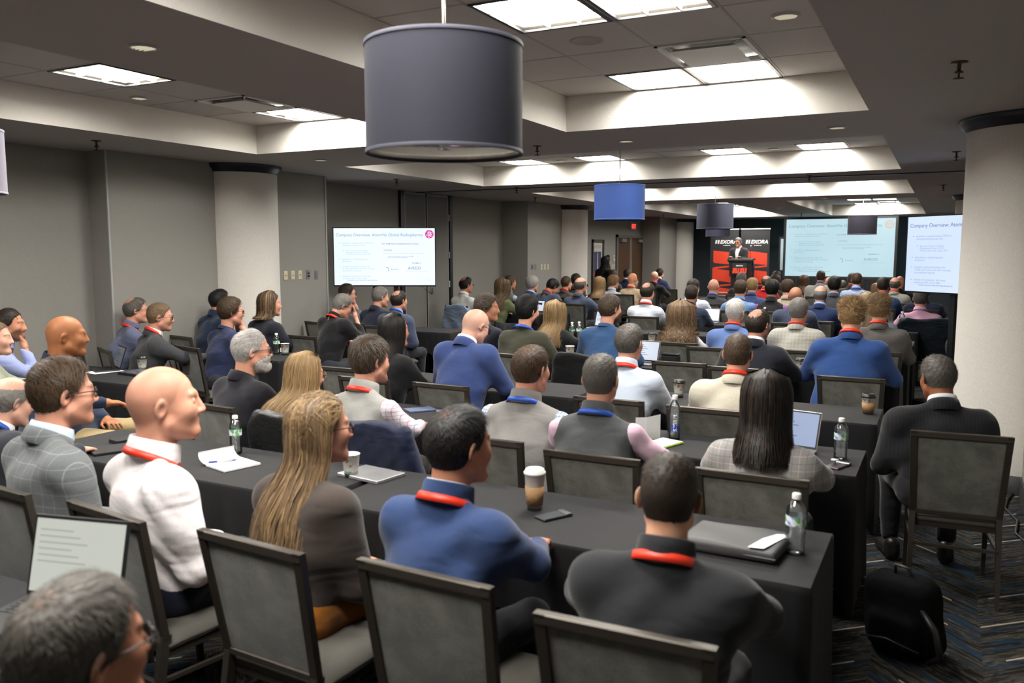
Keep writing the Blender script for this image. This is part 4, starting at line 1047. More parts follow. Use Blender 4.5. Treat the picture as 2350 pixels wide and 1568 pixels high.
def body_fields(p, fr):
    Rh, ho, nb, ys, zs = fr
    w = p['w']; g = p['g']; yp = p['yp']; th = p.get('fat', 0.0)
    pel = (0, yp, p['zp'])
    L = arm_joints(p, p['arms'][0], -1, ys, zs, ho); Rr = arm_joints(p, p['arms'][1], 1, ys, zs, ho)
    ph = p['seed'] * 1.7
    def torso(X, Y, Z):
        d = cone(X, Y, Z, (0, ys + .015, zs - .10), pel, .118 + g + th * .3, .116 + g + th, 1.42 * (w / .185) ** .8)
        d = smin(d, cone(X, Y, Z, (0, ys - .018, zs - .05), (0, (ys + yp) / 2 - .012, (zs + pel[2]) / 2 + .04), .088 + g, .094 + g, 1.75), .07)
        d = smin(d, cone(X, Y, Z, (-w * .88, ys, zs - .004), (w * .88, ys, zs - .004), .046 + g, .046 + g), .05)
        d = smin(d, cone(X, Y, Z, (nb.x * .6, (nb.y * .6 + ys * .4) - .012, nb.z - .04), (0, ys, zs - .06), .046 + g * .6, .09), .05)
        A = np.abs(X)
        d = smin(d, cone(A, Y, Z, (.022, nb.y - .028, nb.z - .034), (w * .84, ys, zs + .002), .034 + g * .4, .045 + g), .045)
        return d
    def arms(X, Y, Z, one=None):
        d = None
        for J in (L, Rr):
            u = cone(X, Y, Z, J[0], J[1], .060 + g, .047 + g * .8)
            fo = cone(X, Y, Z, J[1], J[2], .046 + g * .8, .034 + g * .7)
            q = smin(u, fo, .03)
            d = q if d is None else np.minimum(d, q)
        return d
    def folds(X, Y, Z):
        fa = p.get('fold', 1.0) * .0034
        q = Z * 17 + X * 9 * np.sign(X) + 2.2 * np.sin(5 * X + 4 * Y + ph) + ph; cr = -np.exp(-(np.sin(q) / .28) ** 2) * np.clip(np.sin(6 * X + 9 * Y + 3 * Z + ph), 0, 1) * .0034 * min(1.4, p.get('fold', 1.0))
        return -cr + fa * (np.sin(31 * Z + 9 * X + 6 * np.sin(7 * X + ph) + ph) * np.cos(8 * X - 5 * Y + ph) + .8 * np.sin(23 * Z - 17 * X + 5 * Y + 2 * ph) * np.sin(11 * Y + 4 * Z + ph))
    return torso, arms, folds, L, Rr
def xf(V, Rm, t, s=1.0):
    M = np.array([[Rm[i][j] for j in range(3)] for i in range(3)])
    return (V * s) @ M.T + np.array(t)
def bounds(pts, pad):
    P = np.array(pts); return P.min(0) - pad, P.max(0) + pad

# ---------------------------------------------------------------- hair templates (head frame), shared by everyone who wears the style
def skull_np(h=.0062):
    return surfnet(lambda X, Y, Z: skull_sdf(X, Y, Z), (-.12, -.15, -.14), (.12, .13, .142), h)
SKV, SKF = skull_np(); SKN = vnormals(SKV, SKF)
if (SKN * (SKV - np.array([0, 0, .03]))).sum() < 0: SKN = -SKN
def ribbons(P, N, width, shade):
    """P (m,k,3) strand points, N (m,k,3) outward normals -> quads"""
    m, k, _ = P.shape
    T = np.gradient(P, axis=1); S = np.cross(T, N); S /= (np.linalg.norm(S, axis=2, keepdims=True) + 1e-9)
    wd = width[:, None] * np.linspace(1, .35, k)[None, :]
    A = P - S * wd[..., None] / 2; B = P + S * wd[..., None] / 2
    V = np.stack([A, B], 2).reshape(-1, 3)
    i = np.arange(m)[:, None] * 2 * k + np.arange(k - 1)[None, :] * 2
    F = np.stack([i, i + 1, i + 3, i + 2], -1).reshape(-1, 4)
    return V, F, np.repeat(shade, 2 * k)
def shell_and_strands(tf, n, L, flow, rs, width=.0017, lift=.003, wob=.25, tilt=0.0, sparse=0.0):
    t = tf(SKV); keep = (t[SKF] > .0006).any(1)
    x, y, z = SKV.T
    bump = .0016 * np.sin(300 * x + 40 * y) * np.sin(170 * z + 30 * y) * (t > .002)
    V0 = SKV + SKN * np.where(t > .0004, t * (.45 + .37 * sst(.001, .007, t)) + bump * sst(.001, .005, t), -.0025)[:, None]
    F0 = SKF[keep]; used = np.unique(F0); mp = np.full(len(SKV), -1); mp[used] = np.arange(len(used))
    V0u = V0[used]; F0u = mp[F0]
    sh0 = np.full(len(used), .30) + .12 * rs.rand(len(used))
    ok = np.where(t > .0006)[0]
    if n == 0 or not len(ok): return V0u, F0u, sh0
    i = rs.choice(ok, n)
    if sparse:
        bare = np.where((zone_masks(SKV)[0] > .9) & (t <= .0006))[0]
        if len(bare): t = t.copy(); t[bare] = .0032; i[:int(n * sparse)] = rs.choice(bare, int(n * sparse))
    base = SKV[i] + rs.normal(0, .0025, (n, 3)); nn = SKN[i]; tt = t[i]
    fd = flow(base, nn, rs); fd = fd + rs.normal(0, wob, (n, 3)); fd -= nn * (fd * nn).sum(1, keepdims=True) * (1 - tilt); fd /= (np.linalg.norm(fd, axis=1, keepdims=True) + 1e-9)
    Ls = L * (.55 + .6 * rs.rand(n)) * np.clip(tt / .010, .35, 1.3)
    k = 4; u = np.linspace(0, 1, k)
    P = base[:, None, :] + nn[:, None, :] * (tt[:, None] * .80 + lift * np.sin(u * math.pi * .75)[None, :] * np.clip(tt / .01, .2, 1)[:, None])[..., None] + fd[:, None, :] * (Ls[:, None] * u[None, :])[..., None]
    # keep strands hugging the skull
    cen = np.array([0, -.008, .03]); rad0 = np.linalg.norm((base - cen), axis=1)
    if tilt < .3:
        q = P - cen; P = cen + q * ((rad0[:, None] + tt[:, None] * .92 + lift * .5 * np.sin(u * math.pi)[None, :] * np.clip(tt / .01, .2, 1)[:, None]) / (np.linalg.norm(q, axis=2) + 1e-9))[..., None]
    NN = np.repeat(nn[:, None, :], k, 1)
    V1, F1, s1 = ribbons(P, NN, width * (.7 + .6 * rs.rand(n)), np.clip(rs.normal(.5, .24, n), 0, 1))
    return np.concatenate([V0u, V1]), np.concatenate([F0u, F1 + len(V0u)]), np.concatenate([sh0, s1])
CROWN = np.array([.008, -.062, .108])
def flow_std(b, n, rs):
    d = b - CROWN; d = d / (np.linalg.norm(d, axis=1, keepdims=True) + .02)
    top = sst(.085, .115, b[:, 2]) * sst(-.05, .0, b[:, 1])
    d[:, 2] -= .5 * (1 - top); d[:, 1] += top * .8 - .25 * (1 - top) * (b[:, 2] < .06)
    return d
def flow_back(b, n, rs):
    d = np.tile(np.array([0, -.8, -.2]), (len(b), 1)); d[:, 2] -= (b[:, 2] < .07) * .8; d[:, 0] += b[:, 0] * 2; return d
def flow_side(b, n, rs):
    d = np.stack([np.where(b[:, 0] > -.025, 1.0, -1.0) * .9, np.full(len(b), .1), np.full(len(b), -.15)], 1); d[:, 2] -= (b[:, 2] < .07) * 1.2; return d
def flow_clip(b, n, rs): return np.array([0, -.13, .03]) - b
def flow_rand(b, n, rs): return rs.normal(0, 1, b.shape)
def flow_spike(b, n, rs): return n * .9 + rs.normal(0, .45, b.shape) + np.array([0, .1, .35])
def base_t(V, top, side, back=None):
    x, y, z = V.T; sc, ri, be = zone_masks(V); sc = np.clip(sc / (.45 + .55 * sst(-.02, .075, z)), 0, 1); sc = sc * (1 - ((y > .06) & (z < .07)))
    bk = side if back is None else back
    lo = np.where(y < -.03, bk, side)
    t = lo + (top - lo) * sst(.045, .115, z)
    return sc * t * sst(-.06, -.01, z + .0 * y) ** .0 * (.35 + .65 * sst(-.055, .02, z)), x, y, z
def t_style(top, side, bald=0.0, br=.034, front=0.0, ring=False, back=None):
    def f(V):
        t, x, y, z = base_t(V, top, side, back)
        if bald: t = t - bald * .016 * np.exp(-((V - np.array([0, -.055, .115])) ** 2).sum(1) / (2 * br ** 2))
        if bald or ring: t = t + .0022 * np.sin(210 * x + 60 * y) * np.sin(190 * y + 90 * z + 1) * (t < .008) * (t > -.004) * (z > .045)
        if front: t = t * (1 - front * sst(.02, .07, y) * sst(.075, .10, z))
        if ring: t = t * (1 - sst(.025, .085, z - .1 * y))
        return np.maximum(t, 0)
    return f
def long_hair(L, vol, wave, rs, spread=1.12, part=0.0, n=900, k=18, freq=38, amax=118, cap=None, contrast=.25):
    """hair falling from a parting: opaque under-layer plus strands; az=0 is the back of the head"""
    def guide(az, dr, lf, ph):
        a = np.abs(az) / R(amax)
        sx, cy = np.sin(az), -np.cos(az)
        y0 = -.065 + .115 * a
        P0 = np.stack([np.full_like(az, part) + .010 * np.sign(az) * (a > .02), y0, .043 + .086 * np.sqrt(1 - ((y0 + .008) / .097) ** 2) + vol * .65 + dr], -1)
        def ring(z, rx, ry, oy=-.008): return np.stack([(rx + vol + dr) * sx, oy + (ry + vol + dr) * cy, np.full_like(az, z)], -1)
        P1 = ring(.110 + vol * .72, .048, .060); P1b = ring(.086 + vol * .5, .067, .084); P2 = ring(.05, .079, .099); P3 = ring(-.02, .080, .098, -.010)
        P4 = ring(-.10, .080, .088, -.018 - .01 * (1 - a)); zend = -.10 - L * lf
        sp = spread
        P5 = np.stack([P4[:, 0] * (1 + (sp - 1) * .6), P4[:, 1] - .085 * (1 - .25 * a) * min(1, L / .2) - .01, -.10 - (L * lf) * .5], -1)
        P6 = np.stack([P4[:, 0] * sp, P4[:, 1] - .118 * (1 - .2 * a) * min(1, L / .2) - .012, zend], -1)
        W = np.stack([P0, P1, P1b, P2, P3, P4, P5, P6], 1)
        m = len(W); out = np.zeros((m, k, 3)); u = np.linspace(0, 6.999, k); i = u.astype(int); fr = (u - i)[None, :, None]
        g = lambda j: W[:, np.clip(j, 0, 7)]
        p0, p1, p2, p3 = g(i - 1), g(i), g(i + 1), g(i + 2)
        out = .5 * (2 * p1 + (p2 - p0) * fr + (2 * p0 - 5 * p1 + 4 * p2 - p3) * fr ** 2 + (3 * p1 - p0 - 3 * p2 + p3) * fr ** 3)
        zz = np.clip((.04 - out[..., 2]) / .15, 0, 1.2)
        if wave:
            out[..., 0] += wave * zz * np.sin(out[..., 2] * freq * 1.0 + ph[:, None]); out[..., 1] += wave * zz * np.cos(out[..., 2] * freq * .83 + ph[:, None] * 1.7)
        return out
    A = np.linspace(-R(amax), R(amax), 49); B = guide(A, np.full(49, -.004), np.full(49, .93), np.zeros(49))
    V0 = B.reshape(-1, 3); i = np.arange(48)[:, None] * k + np.arange(k - 1)[None, :]
    F0 = np.stack([i, i + k, i + k + 1, i + 1], -1).reshape(-1, 4); s0 = np.full(len(V0), .25)
    az = rs.uniform(-R(amax), R(amax), n); dr = rs.uniform(-.003, .006 + wave * 1.3, n); lf = rs.uniform(.72, 1.06, n)
    P = guide(az, dr, lf, rs.uniform(0, 6.28, n) if wave > .004 else np.round(az * 9) * .7)
    P += rs.normal(0, .0012, P.shape) * np.linspace(0, 1.4, k)[None, :, None]
    NN = np.repeat(np.stack([np.sin(az), -np.cos(az), np.full(n, .15)], -1)[:, None, :], k, 1)
    V1, F1, s1 = ribbons(P, NN, rs.uniform(.0028, .0062, n) * (1.5 if wave > .01 else 1), np.clip(rs.normal(.5, contrast, n), 0, 1))
    V2, F2, s2 = cap if cap is not None else shell_and_strands(t_style(vol * .55 + .004, vol * .45 + .004), 0, .02, flow_side, rs)
    return np.concatenate([V0, V1, V2]), np.concatenate([F0, F1 + len(V0), F2 + len(V0) + len(V1)]), np.concatenate([s0, s1, s2])
HAIR = {}
def hair_me(style):
    if style in HAIR: return HAIR[style]
    rs = np.random.RandomState(sum(map(ord, style)))
    S = dict(
        short=lambda: shell_and_strands(t_style(.016, .007), 3200, .022, flow_std, rs),
        crop=lambda: shell_and_strands(t_style(.011, .004), 3000, .014, flow_std, rs),
        fade=lambda: shell_and_strands(t_style(.012, .0018), 3600, .011, flow_std, rs, width=.0014, lift=.002),
        thick=lambda: shell_and_strands(t_style(.028, .013), 3400, .034, flow_std, rs, lift=.005),
        thin=lambda: shell_and_strands(t_style(.015, .008, bald=1.15, br=.030), 3000, .022, flow_std, rs, sparse=.06),
        spot=lambda: shell_and_strands(t_style(.014, .009, bald=1.5, br=.046), 2600, .022, flow_std, rs, sparse=.05),
        recede=lambda: shell_and_strands(t_style(.014, .007, bald=.5, front=.8), 2600, .020, flow_back, rs),
        ring=lambda: shell_and_strands(t_style(.010, .008, ring=True), 1700, .016, flow_std, rs, sparse=.04),
        side=lambda: shell_and_strands(t_style(.021, .008), 3200, .036, flow_side, rs, lift=.004, wob=.12),
        slick=lambda: shell_and_strands(t_style(.026, .010, back=.014), 3400, .045, flow_back, rs, lift=.004, wob=.10),
        spiky=lambda: shell_and_strands(t_style(.026, .006), 4200, .026, flow_spike, rs, tilt=.8, width=.0024),
        tousle=lambda: shell_and_strands(t_style(.024, .014), 3600, .030, flow_rand, rs, lift=.007, wob=.2, tilt=.2, width=.0022),
        pomp=lambda: shell_and_strands(t_style(.040, .008, back=.010), 3600, .040, flow_back, rs, lift=.006, wob=.15),
        mane=lambda: long_hair(.04, .020, .007, rs, spread=1.15, n=900, amax=105, freq=55),
        straight=lambda: long_hair(.21, .018, .0015, rs, n=1100, amax=116, spread=1.38),
        vlong=lambda: long_hair(.52, .014, .0015, rs, n=1200, amax=114, spread=1.45),
        halfup=lambda: long_hair(.36, .010, .004, rs, n=1200, amax=98, spread=1.75, cap=shell_and_strands(t_style(.016, .013), 2600, .075, flow_clip, rs, wob=.06, lift=.004, width=.0028)),
        medium=lambda: long_hair(.13, .020, .002, rs, n=1200, amax=118, spread=1.2),
        wavy=lambda: long_hair(.22, .024, .008, rs, n=1200, amax=124, spread=1.5),
        bob=lambda: long_hair(.10, .018, .003, rs, n=900, amax=120, spread=1.05),
        curly=lambda: long_hair(.20, .034, .022, rs, n=1700, amax=126, spread=1.5, freq=120, contrast=.38),
    )[style]
    V, F, s = S()
    HAIR[style] = mesh_np('hair', V, F, attrs={'shade': s})
    return HAIR[style]
def glasses_me():
    g = MB()
    for s in (-1, 1):
        n = 18; pts = [(s * (.033 + .024 * math.copysign(abs(math.cos(a)) ** .7, math.cos(a))), .106 - .3 * (.024 * math.cos(a)) ** 2 - (.006 if math.cos(a) > 0 else 0), .008 + .018 * math.copysign(abs(math.sin(a)) ** .7, math.sin(a))) for a in [2 * math.pi * q / n for q in range(n + 1)]]
        g.tube(pts, .0022, 6); g.tube([(s * .057, .100, .016), (s * .072, .075, .018), (s * .081, .02, .016), (s * .083, -.005, .010), (s * .080, -.022, -.008)], .0021, 6)
    g.tube([(-.010, .108, .012), (0, .112, .015), (.010, .108, .012)], .002, 6)
    return g.mesh('frame')
GL = glasses_me()
def lens_me():
    g = MB()
    for s in (-1, 1):
        n = 18; g.add([(s * (.033 + .023 * math.copysign(abs(math.cos(a)) ** .7, math.cos(a))), .105, .008 + .017 * math.copysign(abs(math.sin(a)) ** .7, math.sin(a))) for a in [2 * math.pi * q / n for q in range(n)]], [tuple(range(n))])
    return g.mesh('lens')
GLL = lens_me()
M_lens = plain('lens', (.5, .5, .5), .05); 
M_lens.node_tree.nodes['Principled BSDF'].inputs['Transmission Weight'].default_value = 1.0
M_lens.node_tree.nodes['Principled BSDF'].inputs['IOR'].default_value = 1.02
def ring_band(c, tilt, prof, rx, ry, a0, a1, n=36, dip=0.0):
    """band swept round the neck: prof list of (dr, dz); angle 0 = front"""
    V = []
    for (dr, dz) in prof:
        for j in range(n + 1):
            a = a0 + (a1 - a0) * j / n
            f = (1 + math.cos(a)) / 2
            x, y, z = (rx + dr) * math.sin(a), (ry + dr) * math.cos(a), dz - dip * f ** 1.5
            V.append((x, y, z))
    F = [(i * (n + 1) + j, i * (n + 1) + j + 1, (i + 1) * (n + 1) + j + 1, (i + 1) * (n + 1) + j) for i in range(len(prof) - 1) for j in range(n)]
    V = np.array(V); ct, st = math.cos(tilt), math.sin(tilt)
    V = np.stack([V[:, 0], V[:, 1] * ct + V[:, 2] * st, -V[:, 1] * st + V[:, 2] * ct], 1) + np.array(c)
    return V, np.array(F)
def legs_template():
    def f(X, Y, Z):
        A = np.abs(X)
        d = cone(X, Y, Z, (-.07, .0, .0), (.07, .0, .0), .125, .125)
        d = smin(d, cone(A, Y, Z, (.09, .02, -.01), (.14, .42, -.02), .092, .066), .05)
        d = smin(d, cone(A, Y, Z, (.14, .42, -.02), (.14, .40, -.40), .064, .048), .03)
        return d + .002 * np.sin(40 * Y + 9 * X) * np.sin(25 * Z + 5)
    V, F = surfnet(f, (-.28, -.18, -.5), (.28, .55, .18), .022)
    return mesh_np('trousers', V, F)
LEGS = legs_template()
def shoe_template():
    def f(X, Y, Z):
        d = cone(X, Y, Z, (0, -.06, .045), (0, .14, .035), .042, .036, .95); d = smin(d, cone(X, Y, Z, (0, -.06, .05), (0, -.06, .10), .042, .044), .03)
        return smax(d, -(Z - .004), .008)
    V, F = surfnet(f, (-.07, -.13, -.01), (.07, .21, .16), .012)
    return mesh_np('shoe', V, F)
SHOE = shoe_template()
M_shoe = plain('shoe_leather', (.012, .010, .009), .4)
M_eyew = plain('eye_white', (.75, .72, .70), .25); M_eyed = plain('eye_dark', (.03, .02, .015), .15)
def eye_np(lod):
    V = []; F = []; mi = []
    n = 10 if lod == 0 else 6
    for s in (-1, 1):
        o = len(V)
        for i in range(n + 1):
            th = math.pi / 2 * i / n
            for j in range(n * 2):
                ph = math.pi * j / n; r = .0128
                V.append((s * .031 + r * math.sin(th) * math.cos(ph), .0780 + r * math.cos(th), .012 + r * math.sin(th) * math.sin(ph)))
        for i in range(n):
            for j in range(n * 2):
                F.append((o + i * 2 * n + j, o + i * 2 * n + (j + 1) % (2 * n), o + (i + 1) * 2 * n + (j + 1) % (2 * n), o + (i + 1) * 2 * n + j)); mi.append(2 if i < n * .45 else 1)
    return np.array(V), np.array(F), np.array(mi)

SKIN = dict(pale=(.66, .40, .30), light=(.60, .33, .23), tan=(.46, .23, .14), olive=(.40, .21, .12), brown=(.24, .10, .045), dark=(.12, .05, .025))
HC = dict(black=(.010, .009, .009), dark=(.026, .018, .013), brown=(.060, .036, .020), lbrown=(.16, .10, .055), blonde=(.44, .29, .13), dblond=(.29, .185, .088), grey=(.19, .175, .16), salt=(.095, .085, .075), silver=(.42, .40, .38), white=(.62, .60, .57), auburn=(.16, .07, .025), ginger=(.20, .10, .045))
M_red = plain('lanyard_red', (.66, .032, .010), .45); M_blue = plain('lanyard_blue', (.015, .075, .42), .45)
ARMBASE = {}
def person(label, x, y, zt, hair=('short', 'brown'), skin='light', top=('shirt', (.5, .5, .5)), hy=0, th=0, pitch=0, lean=.10, arms=('table', 'table'), lan=None, gl=None, kind='m', w=.185, hs=1.04, fat=0.0, beard=0.0, scalp=None, sleeves=None, inner=None, pat=None, pants=(.02, .022, .03), zp=.57, fold=1.0, roll=0, stand=False, hands=('rest', 'rest'), gcol=(.01, .01, .012), sit_dx=0.0, badge=False):
    """x, y: where the head is; zt: height of the crown; th: body heading (deg, + = turned left); hy: extra head turn"""
    seed = (hash_label(label) % 1000) / 97.0
    dist = math.hypot(x, y)
    lod = 0 if dist < 6.2 else 1
    p = dict(zt=zt, hs=hs, pitch=pitch, hy=hy, lean=lean, roll=roll, w=w, g={'suit': .016, 'fleece': .014, 'vest': .012, 'sweater': .010, 'shirt': .007, 'tee': .006}[top[0]], yp=0.0, zp=zp, fat=fat, arms=arms, seed=seed, fold=fold)
    if stand: p['zp'] = .98
    fr = torso_frame(p); Rh, ho, nb, ys, zs = fr
    a = R(th); ox, oy = ho.x, ho.y
    root = thing('person', label, 'person', (x - (ox * math.cos(a) - oy * math.sin(a)), y - (ox * math.sin(a) + oy * math.cos(a)), stand if stand else 0), a, group=None)
    if stand: p['zt'] -= stand; fr = torso_frame(p); Rh, ho, nb, ys, zs = fr
    torso, armf, folds, JL, JR = body_fields(p, fr)
    hcol = HC[hair[1]] if isinstance(hair[1], str) else hair[1]
    # ---- body: head, neck, chest core, arms and hands in one mesh
    HV, HF, HZ = head_np(kind, lod)
    Vs = [xf(HV, Rh, ho, hs)]; Fs = [HF]; Z = [HZ]; MI = [np.zeros(len(HF), int)]
    off = len(HV)
    def put(V, F, z=None, mi=0):
        nonlocal off
        Vs.append(V); Fs.append(F + off); Z.append(np.zeros((len(V), 3)) if z is None else z); MI.append(np.full(len(F), mi) if np.isscalar(mi) else mi); off += len(V)
    EV, EF, EM = eye_np(lod); put(xf(EV, Rh, ho, hs), EF, None, EM)
    core = MB(); core.tube([(0, p['yp'], p['zp']), (0, (ys + p['yp']) / 2, (zs + p['zp']) / 2), (0, ys, zs - .02), (nb.x, nb.y + .01, nb.z - .05), (nb.x, nb.y + .01, nb.z)], [.08, .07, .05, .038, .036], 10)
    for J in (JL, JR): core.tube([(0, ys, zs), J[0], J[1], J[2]], [.03, .036, .03, .022], 8)
    cF = np.array([f if len(f) == 4 else f for f in core.f if len(f) == 4]); put(np.array(core.v), cF)
    for J, s, hp in ((JL, -1, hands[0]), (JR, 1, hands[1])):
        HVv, HFf = hand_np(hp, lod)
        V = HVv.copy(); Ff = HFf
        if s > 0: pass
        else: V[:, 0] *= -1; Ff = HFf[:, ::-1]
        d = (Vector(J[2]) - Vector(J[1])).normalized(); up = Vector((0, 0, 1)) if abs(d.z) < .8 else Vector((s * .6, .8, 0)); xx = d.cross(up).normalized(); zz = xx.cross(d)
        if d.z > .5: d2 = (d * .75 + Vector((-s * .35, -.1, .3))).normalized(); xx = d2.cross(Vector((0, 1, 0))).normalized(); zz = xx.cross(d2); d = d2
        Mh = Matrix((xx, d, zz)).transposed()
        put(xf(V, Mh, Vector(J[2]) + d * .02, hs * (.97 if kind != 'f' else .86)), Ff)
    V = np.concatenate(Vs); F = np.concatenate(Fs)
    if scalp is None: scalp = {'none': .0, 'buzz': .85, 'shaved': .22}.get(hair[0], .85 if hair[0] in ('crop', 'thin', 'recede', 'short', 'spot') else .6)
    ringv = {'none': .0, 'shaved': .34, 'buzz': .0, 'ring': .6}.get(hair[0], 0)
    if hair[0] == 'ring': scalp = .10
    if hair[0] == 'spot': scalp = .36
    if hair[0] == 'thin': scalp = .80
    me = mesh_np('body', V, F, np.concatenate(MI), attrs={'zone': np.concatenate(Z)})
    sk = SKIN[skin] if isinstance(skin, str) else skin
    bcol = hcol if beard < 2 else HC['white']
    obj('body', me, [skin_mat(sk, hcol, scalp, ringv, min(beard, .9)), M_eyew, M_eyed], root)
    # ---- hair
    hl, hr_, hsc = ho, Rh.to_euler(), hs * (.97 if kind == 'f' else 1.0)
    if hair[0] not in ('none', 'buzz', 'shaved'):
        c2 = HC[hair[2]] if len(hair) > 2 else None
        obj('hair', hair_me(hair[0]), parent=root, loc=hl, rot=hr_, scale=hsc * 1.003, omats=[hair_mat(hcol, c2)])
    if beard >= 1:
        BV, BF, BZ = head_np(kind, 1); nn = vnormals(BV, BF); bz = BZ[:, 2]; kp = (bz[BF] > .35).all(1)
        if (nn * BV).sum() < 0: nn = -nn
        BV2 = BV + nn * (bz * .013 + .004 * np.sin(400 * BV[:, 0]) * np.sin(350 * BV[:, 2]) * bz)[:, None]
        obj('beard', mesh_np('beard', BV2, BF[kp], attrs={'shade': .35 + .3 * np.random.RandomState(3).rand(len(BV2))}), parent=root, loc=hl, rot=hr_, scale=hs, omats=[hair_mat(hcol if not isinstance(gl, tuple) else gl[1])])
    if gl:
        g = obj('glasses', GL, parent=root, loc=hl, rot=hr_, scale=hs, omats=[plain('glasses_frame', gcol, .3)]); obj('lens', GLL, M_lens, g)
    # ---- clothing
    h = .0125 if dist < 4.6 else (.017 if dist < 9 else .024)
    pts = [(0, ys, zs + .12), (0, 0, p['zp'] - .08), (.24, 0, p['zp'])] + [(-.24, 0, p['zp'])] + [q for J in (JL, JR) for q in J] + [(w + .05, ys, zs), (-w - .05, ys, zs)]
    lo, hi = bounds(pts, np.array([.17, .19, .10])); lo[2] = min(lo[2], p['zp'] - .12)
    nbv = np.array(nb)
    def neckhole(X, Y, Z, d): return smax(d, (Z - (nb.z - .014) + .40 * (Y - nb.y)) , .010)
    def wrist_cut(X, Y, Z, d): return d
    gm = fabric({'suit': 'suit_cloth', 'shirt': 'shirt_cotton', 'fleece': 'fleece', 'vest': 'vest_fleece', 'sweater': 'knit', 'tee': 'jersey'}[top[0]], top[1], *(pat or (None,)), fold=.35 if top[0] != 'suit' else .2, heather=.05 if top[0] in ('shirt', 'tee') else .12)
    nm = {'suit': 'jacket', 'shirt': 'shirt', 'fleece': 'pullover', 'vest': 'vest', 'sweater': 'sweater', 'tee': 'shirt'}[top[0]]
    if top[0] == 'vest':
        V, F = surfnet(lambda X, Y, Z: neckhole(X, Y, Z, smax(torso(X, Y, Z), -(np.maximum(-armf(X, Y, Z) - .0, -.05)) * 0 - 1, .01)) + folds(X, Y, Z), lo, hi, h)
        obj('vest', mesh_np('vest', V, F), gm, root)
        p2 = dict(p); p2['g'] = .006; t2, a2, f2, _, _ = body_fields(p2, fr)
        V, F = surfnet(lambda X, Y, Z: a2(X, Y, Z) + f2(X, Y, Z), lo, hi, h)
        ms_ = fabric('shirt_cotton', sleeves[0], *(sleeves[1:] or (None,)), fold=.35)
        side = np.sign(V[F].mean(1)[:, 0])
        for s_ in (-1, 1):
            f_ = F[side == s_]; u_ = np.unique(f_); mp_ = np.zeros(len(V), int); mp_[u_] = np.arange(len(u_)); obj('sleeve', mesh_np('sleeve', V[u_], mp_[f_]), ms_, root)
    else:
        V, F = surfnet(lambda X, Y, Z: neckhole(X, Y, Z, smin(torso(X, Y, Z), armf(X, Y, Z), .095)) + folds(X, Y, Z), lo, hi, h)
        obj(nm, mesh_np(nm, V, F), gm, root)
    # collars and lanyard around the neck
    nr = {'m': .060, 'f': .049, 'h': .070}[kind] * hs; tl = R(16 + pitch * .5); c = (nb.x, nb.y + .004, nb.z - .012)
    seg = 40 if lod == 0 else 24
    g0 = R(26); full = (g0, 2 * math.pi - g0)
    if top[0] in ('shirt',) or inner is not None:
        ic = top[1] if top[0] == 'shirt' else inner
        V, F = ring_band((c[0], c[1], c[2] + .004), tl, [(.006, -.03), (.004, .020), (.006, .030), (.010, .031), (.015, .012), (.021, -.016)], nr, nr * 1.06, *full, seg, .022)
        obj('shirt_collar', mesh_np('shirt_collar', V, F), fabric('shirt_cotton', ic, *((pat or (None,)) if top[0] == 'shirt' else (None,)), fold=.1), root)
    if top[0] == 'suit':
        V, F = ring_band((c[0], c[1] - .002, c[2] - .012), tl, [(.016, -.015), (.015, .016), (.018, .024), (.022, .024), (.029, .002), (.036, -.030), (.030, -.046)], nr, nr * 1.08, R(50), 2 * math.pi - R(50), seg, .05)
        obj('jacket_collar', mesh_np('jacket_collar', V, F), gm, root)
    if top[0] in ('fleece', 'vest'):
        V, F = ring_band((c[0], c[1], c[2] + .002), tl, [(.012, -.045), (.010, .0), (.010, .024), (.014, .030), (.019, .025), (.022, .0), (.028, -.045)], nr, nr * 1.08, R(18), 2 * math.pi - R(18), seg, .015)
        obj('collar', mesh_np('collar', V, F), gm, root)
    if top[0] in ('sweater', 'tee'):
        V, F = ring_band((c[0], c[1], c[2] - .012), tl, [(.004, -.02), (.004, .008), (.008, .013), (.014, .008), (.020, -.02)], nr, nr * 1.08, 0, 2 * math.pi, seg, .025)
        obj('neckband', mesh_np('neckband', V, F), gm, root)
    if lan:
        ml = M_red if lan == 'red' else M_blue
        dz = {'suit': .020, 'shirt': -.018, 'fleece': -.026, 'vest': -.026, 'sweater': -.006, 'tee': -.006}[top[0]]; dr = {'suit': .014, 'shirt': .027, 'fleece': .032, 'vest': .032, 'sweater': .024, 'tee': .024}[top[0]]
        V, F = ring_band((c[0], c[1] - .001, c[2] + dz), tl, [(dr - .005, .0135), (dr - .003, .014), (dr + .0075, -.0125), (dr + .005, -.013)], nr * 1.10, nr * 1.10, R(62), 2 * math.pi - R(62), seg, .06)
        V2 = V
        n_ = seg + 1; parts = [(V, F)]
        lo_v = []
        chest = np.array([0, ys + .155 + p['g'] + th * 0 + fat * .6, zs - .26])
        b = MB()
        for e in (0, seg):
            A = V[e]; b.add([A + np.array([-.009, .012, 0]), A + np.array([.009, .012, 0]), chest + np.array([.009, .014, 0]), chest + np.array([-.009, .014, 0])], [(0, 1, 2, 3)])
        V = np.concatenate([V, np.array(b.v)]); F = np.concatenate([F, np.array(b.f) + len(V) - len(b.v)])
        lo_ = obj('lanyard', mesh_np('lanyard', V, F), ml, root)
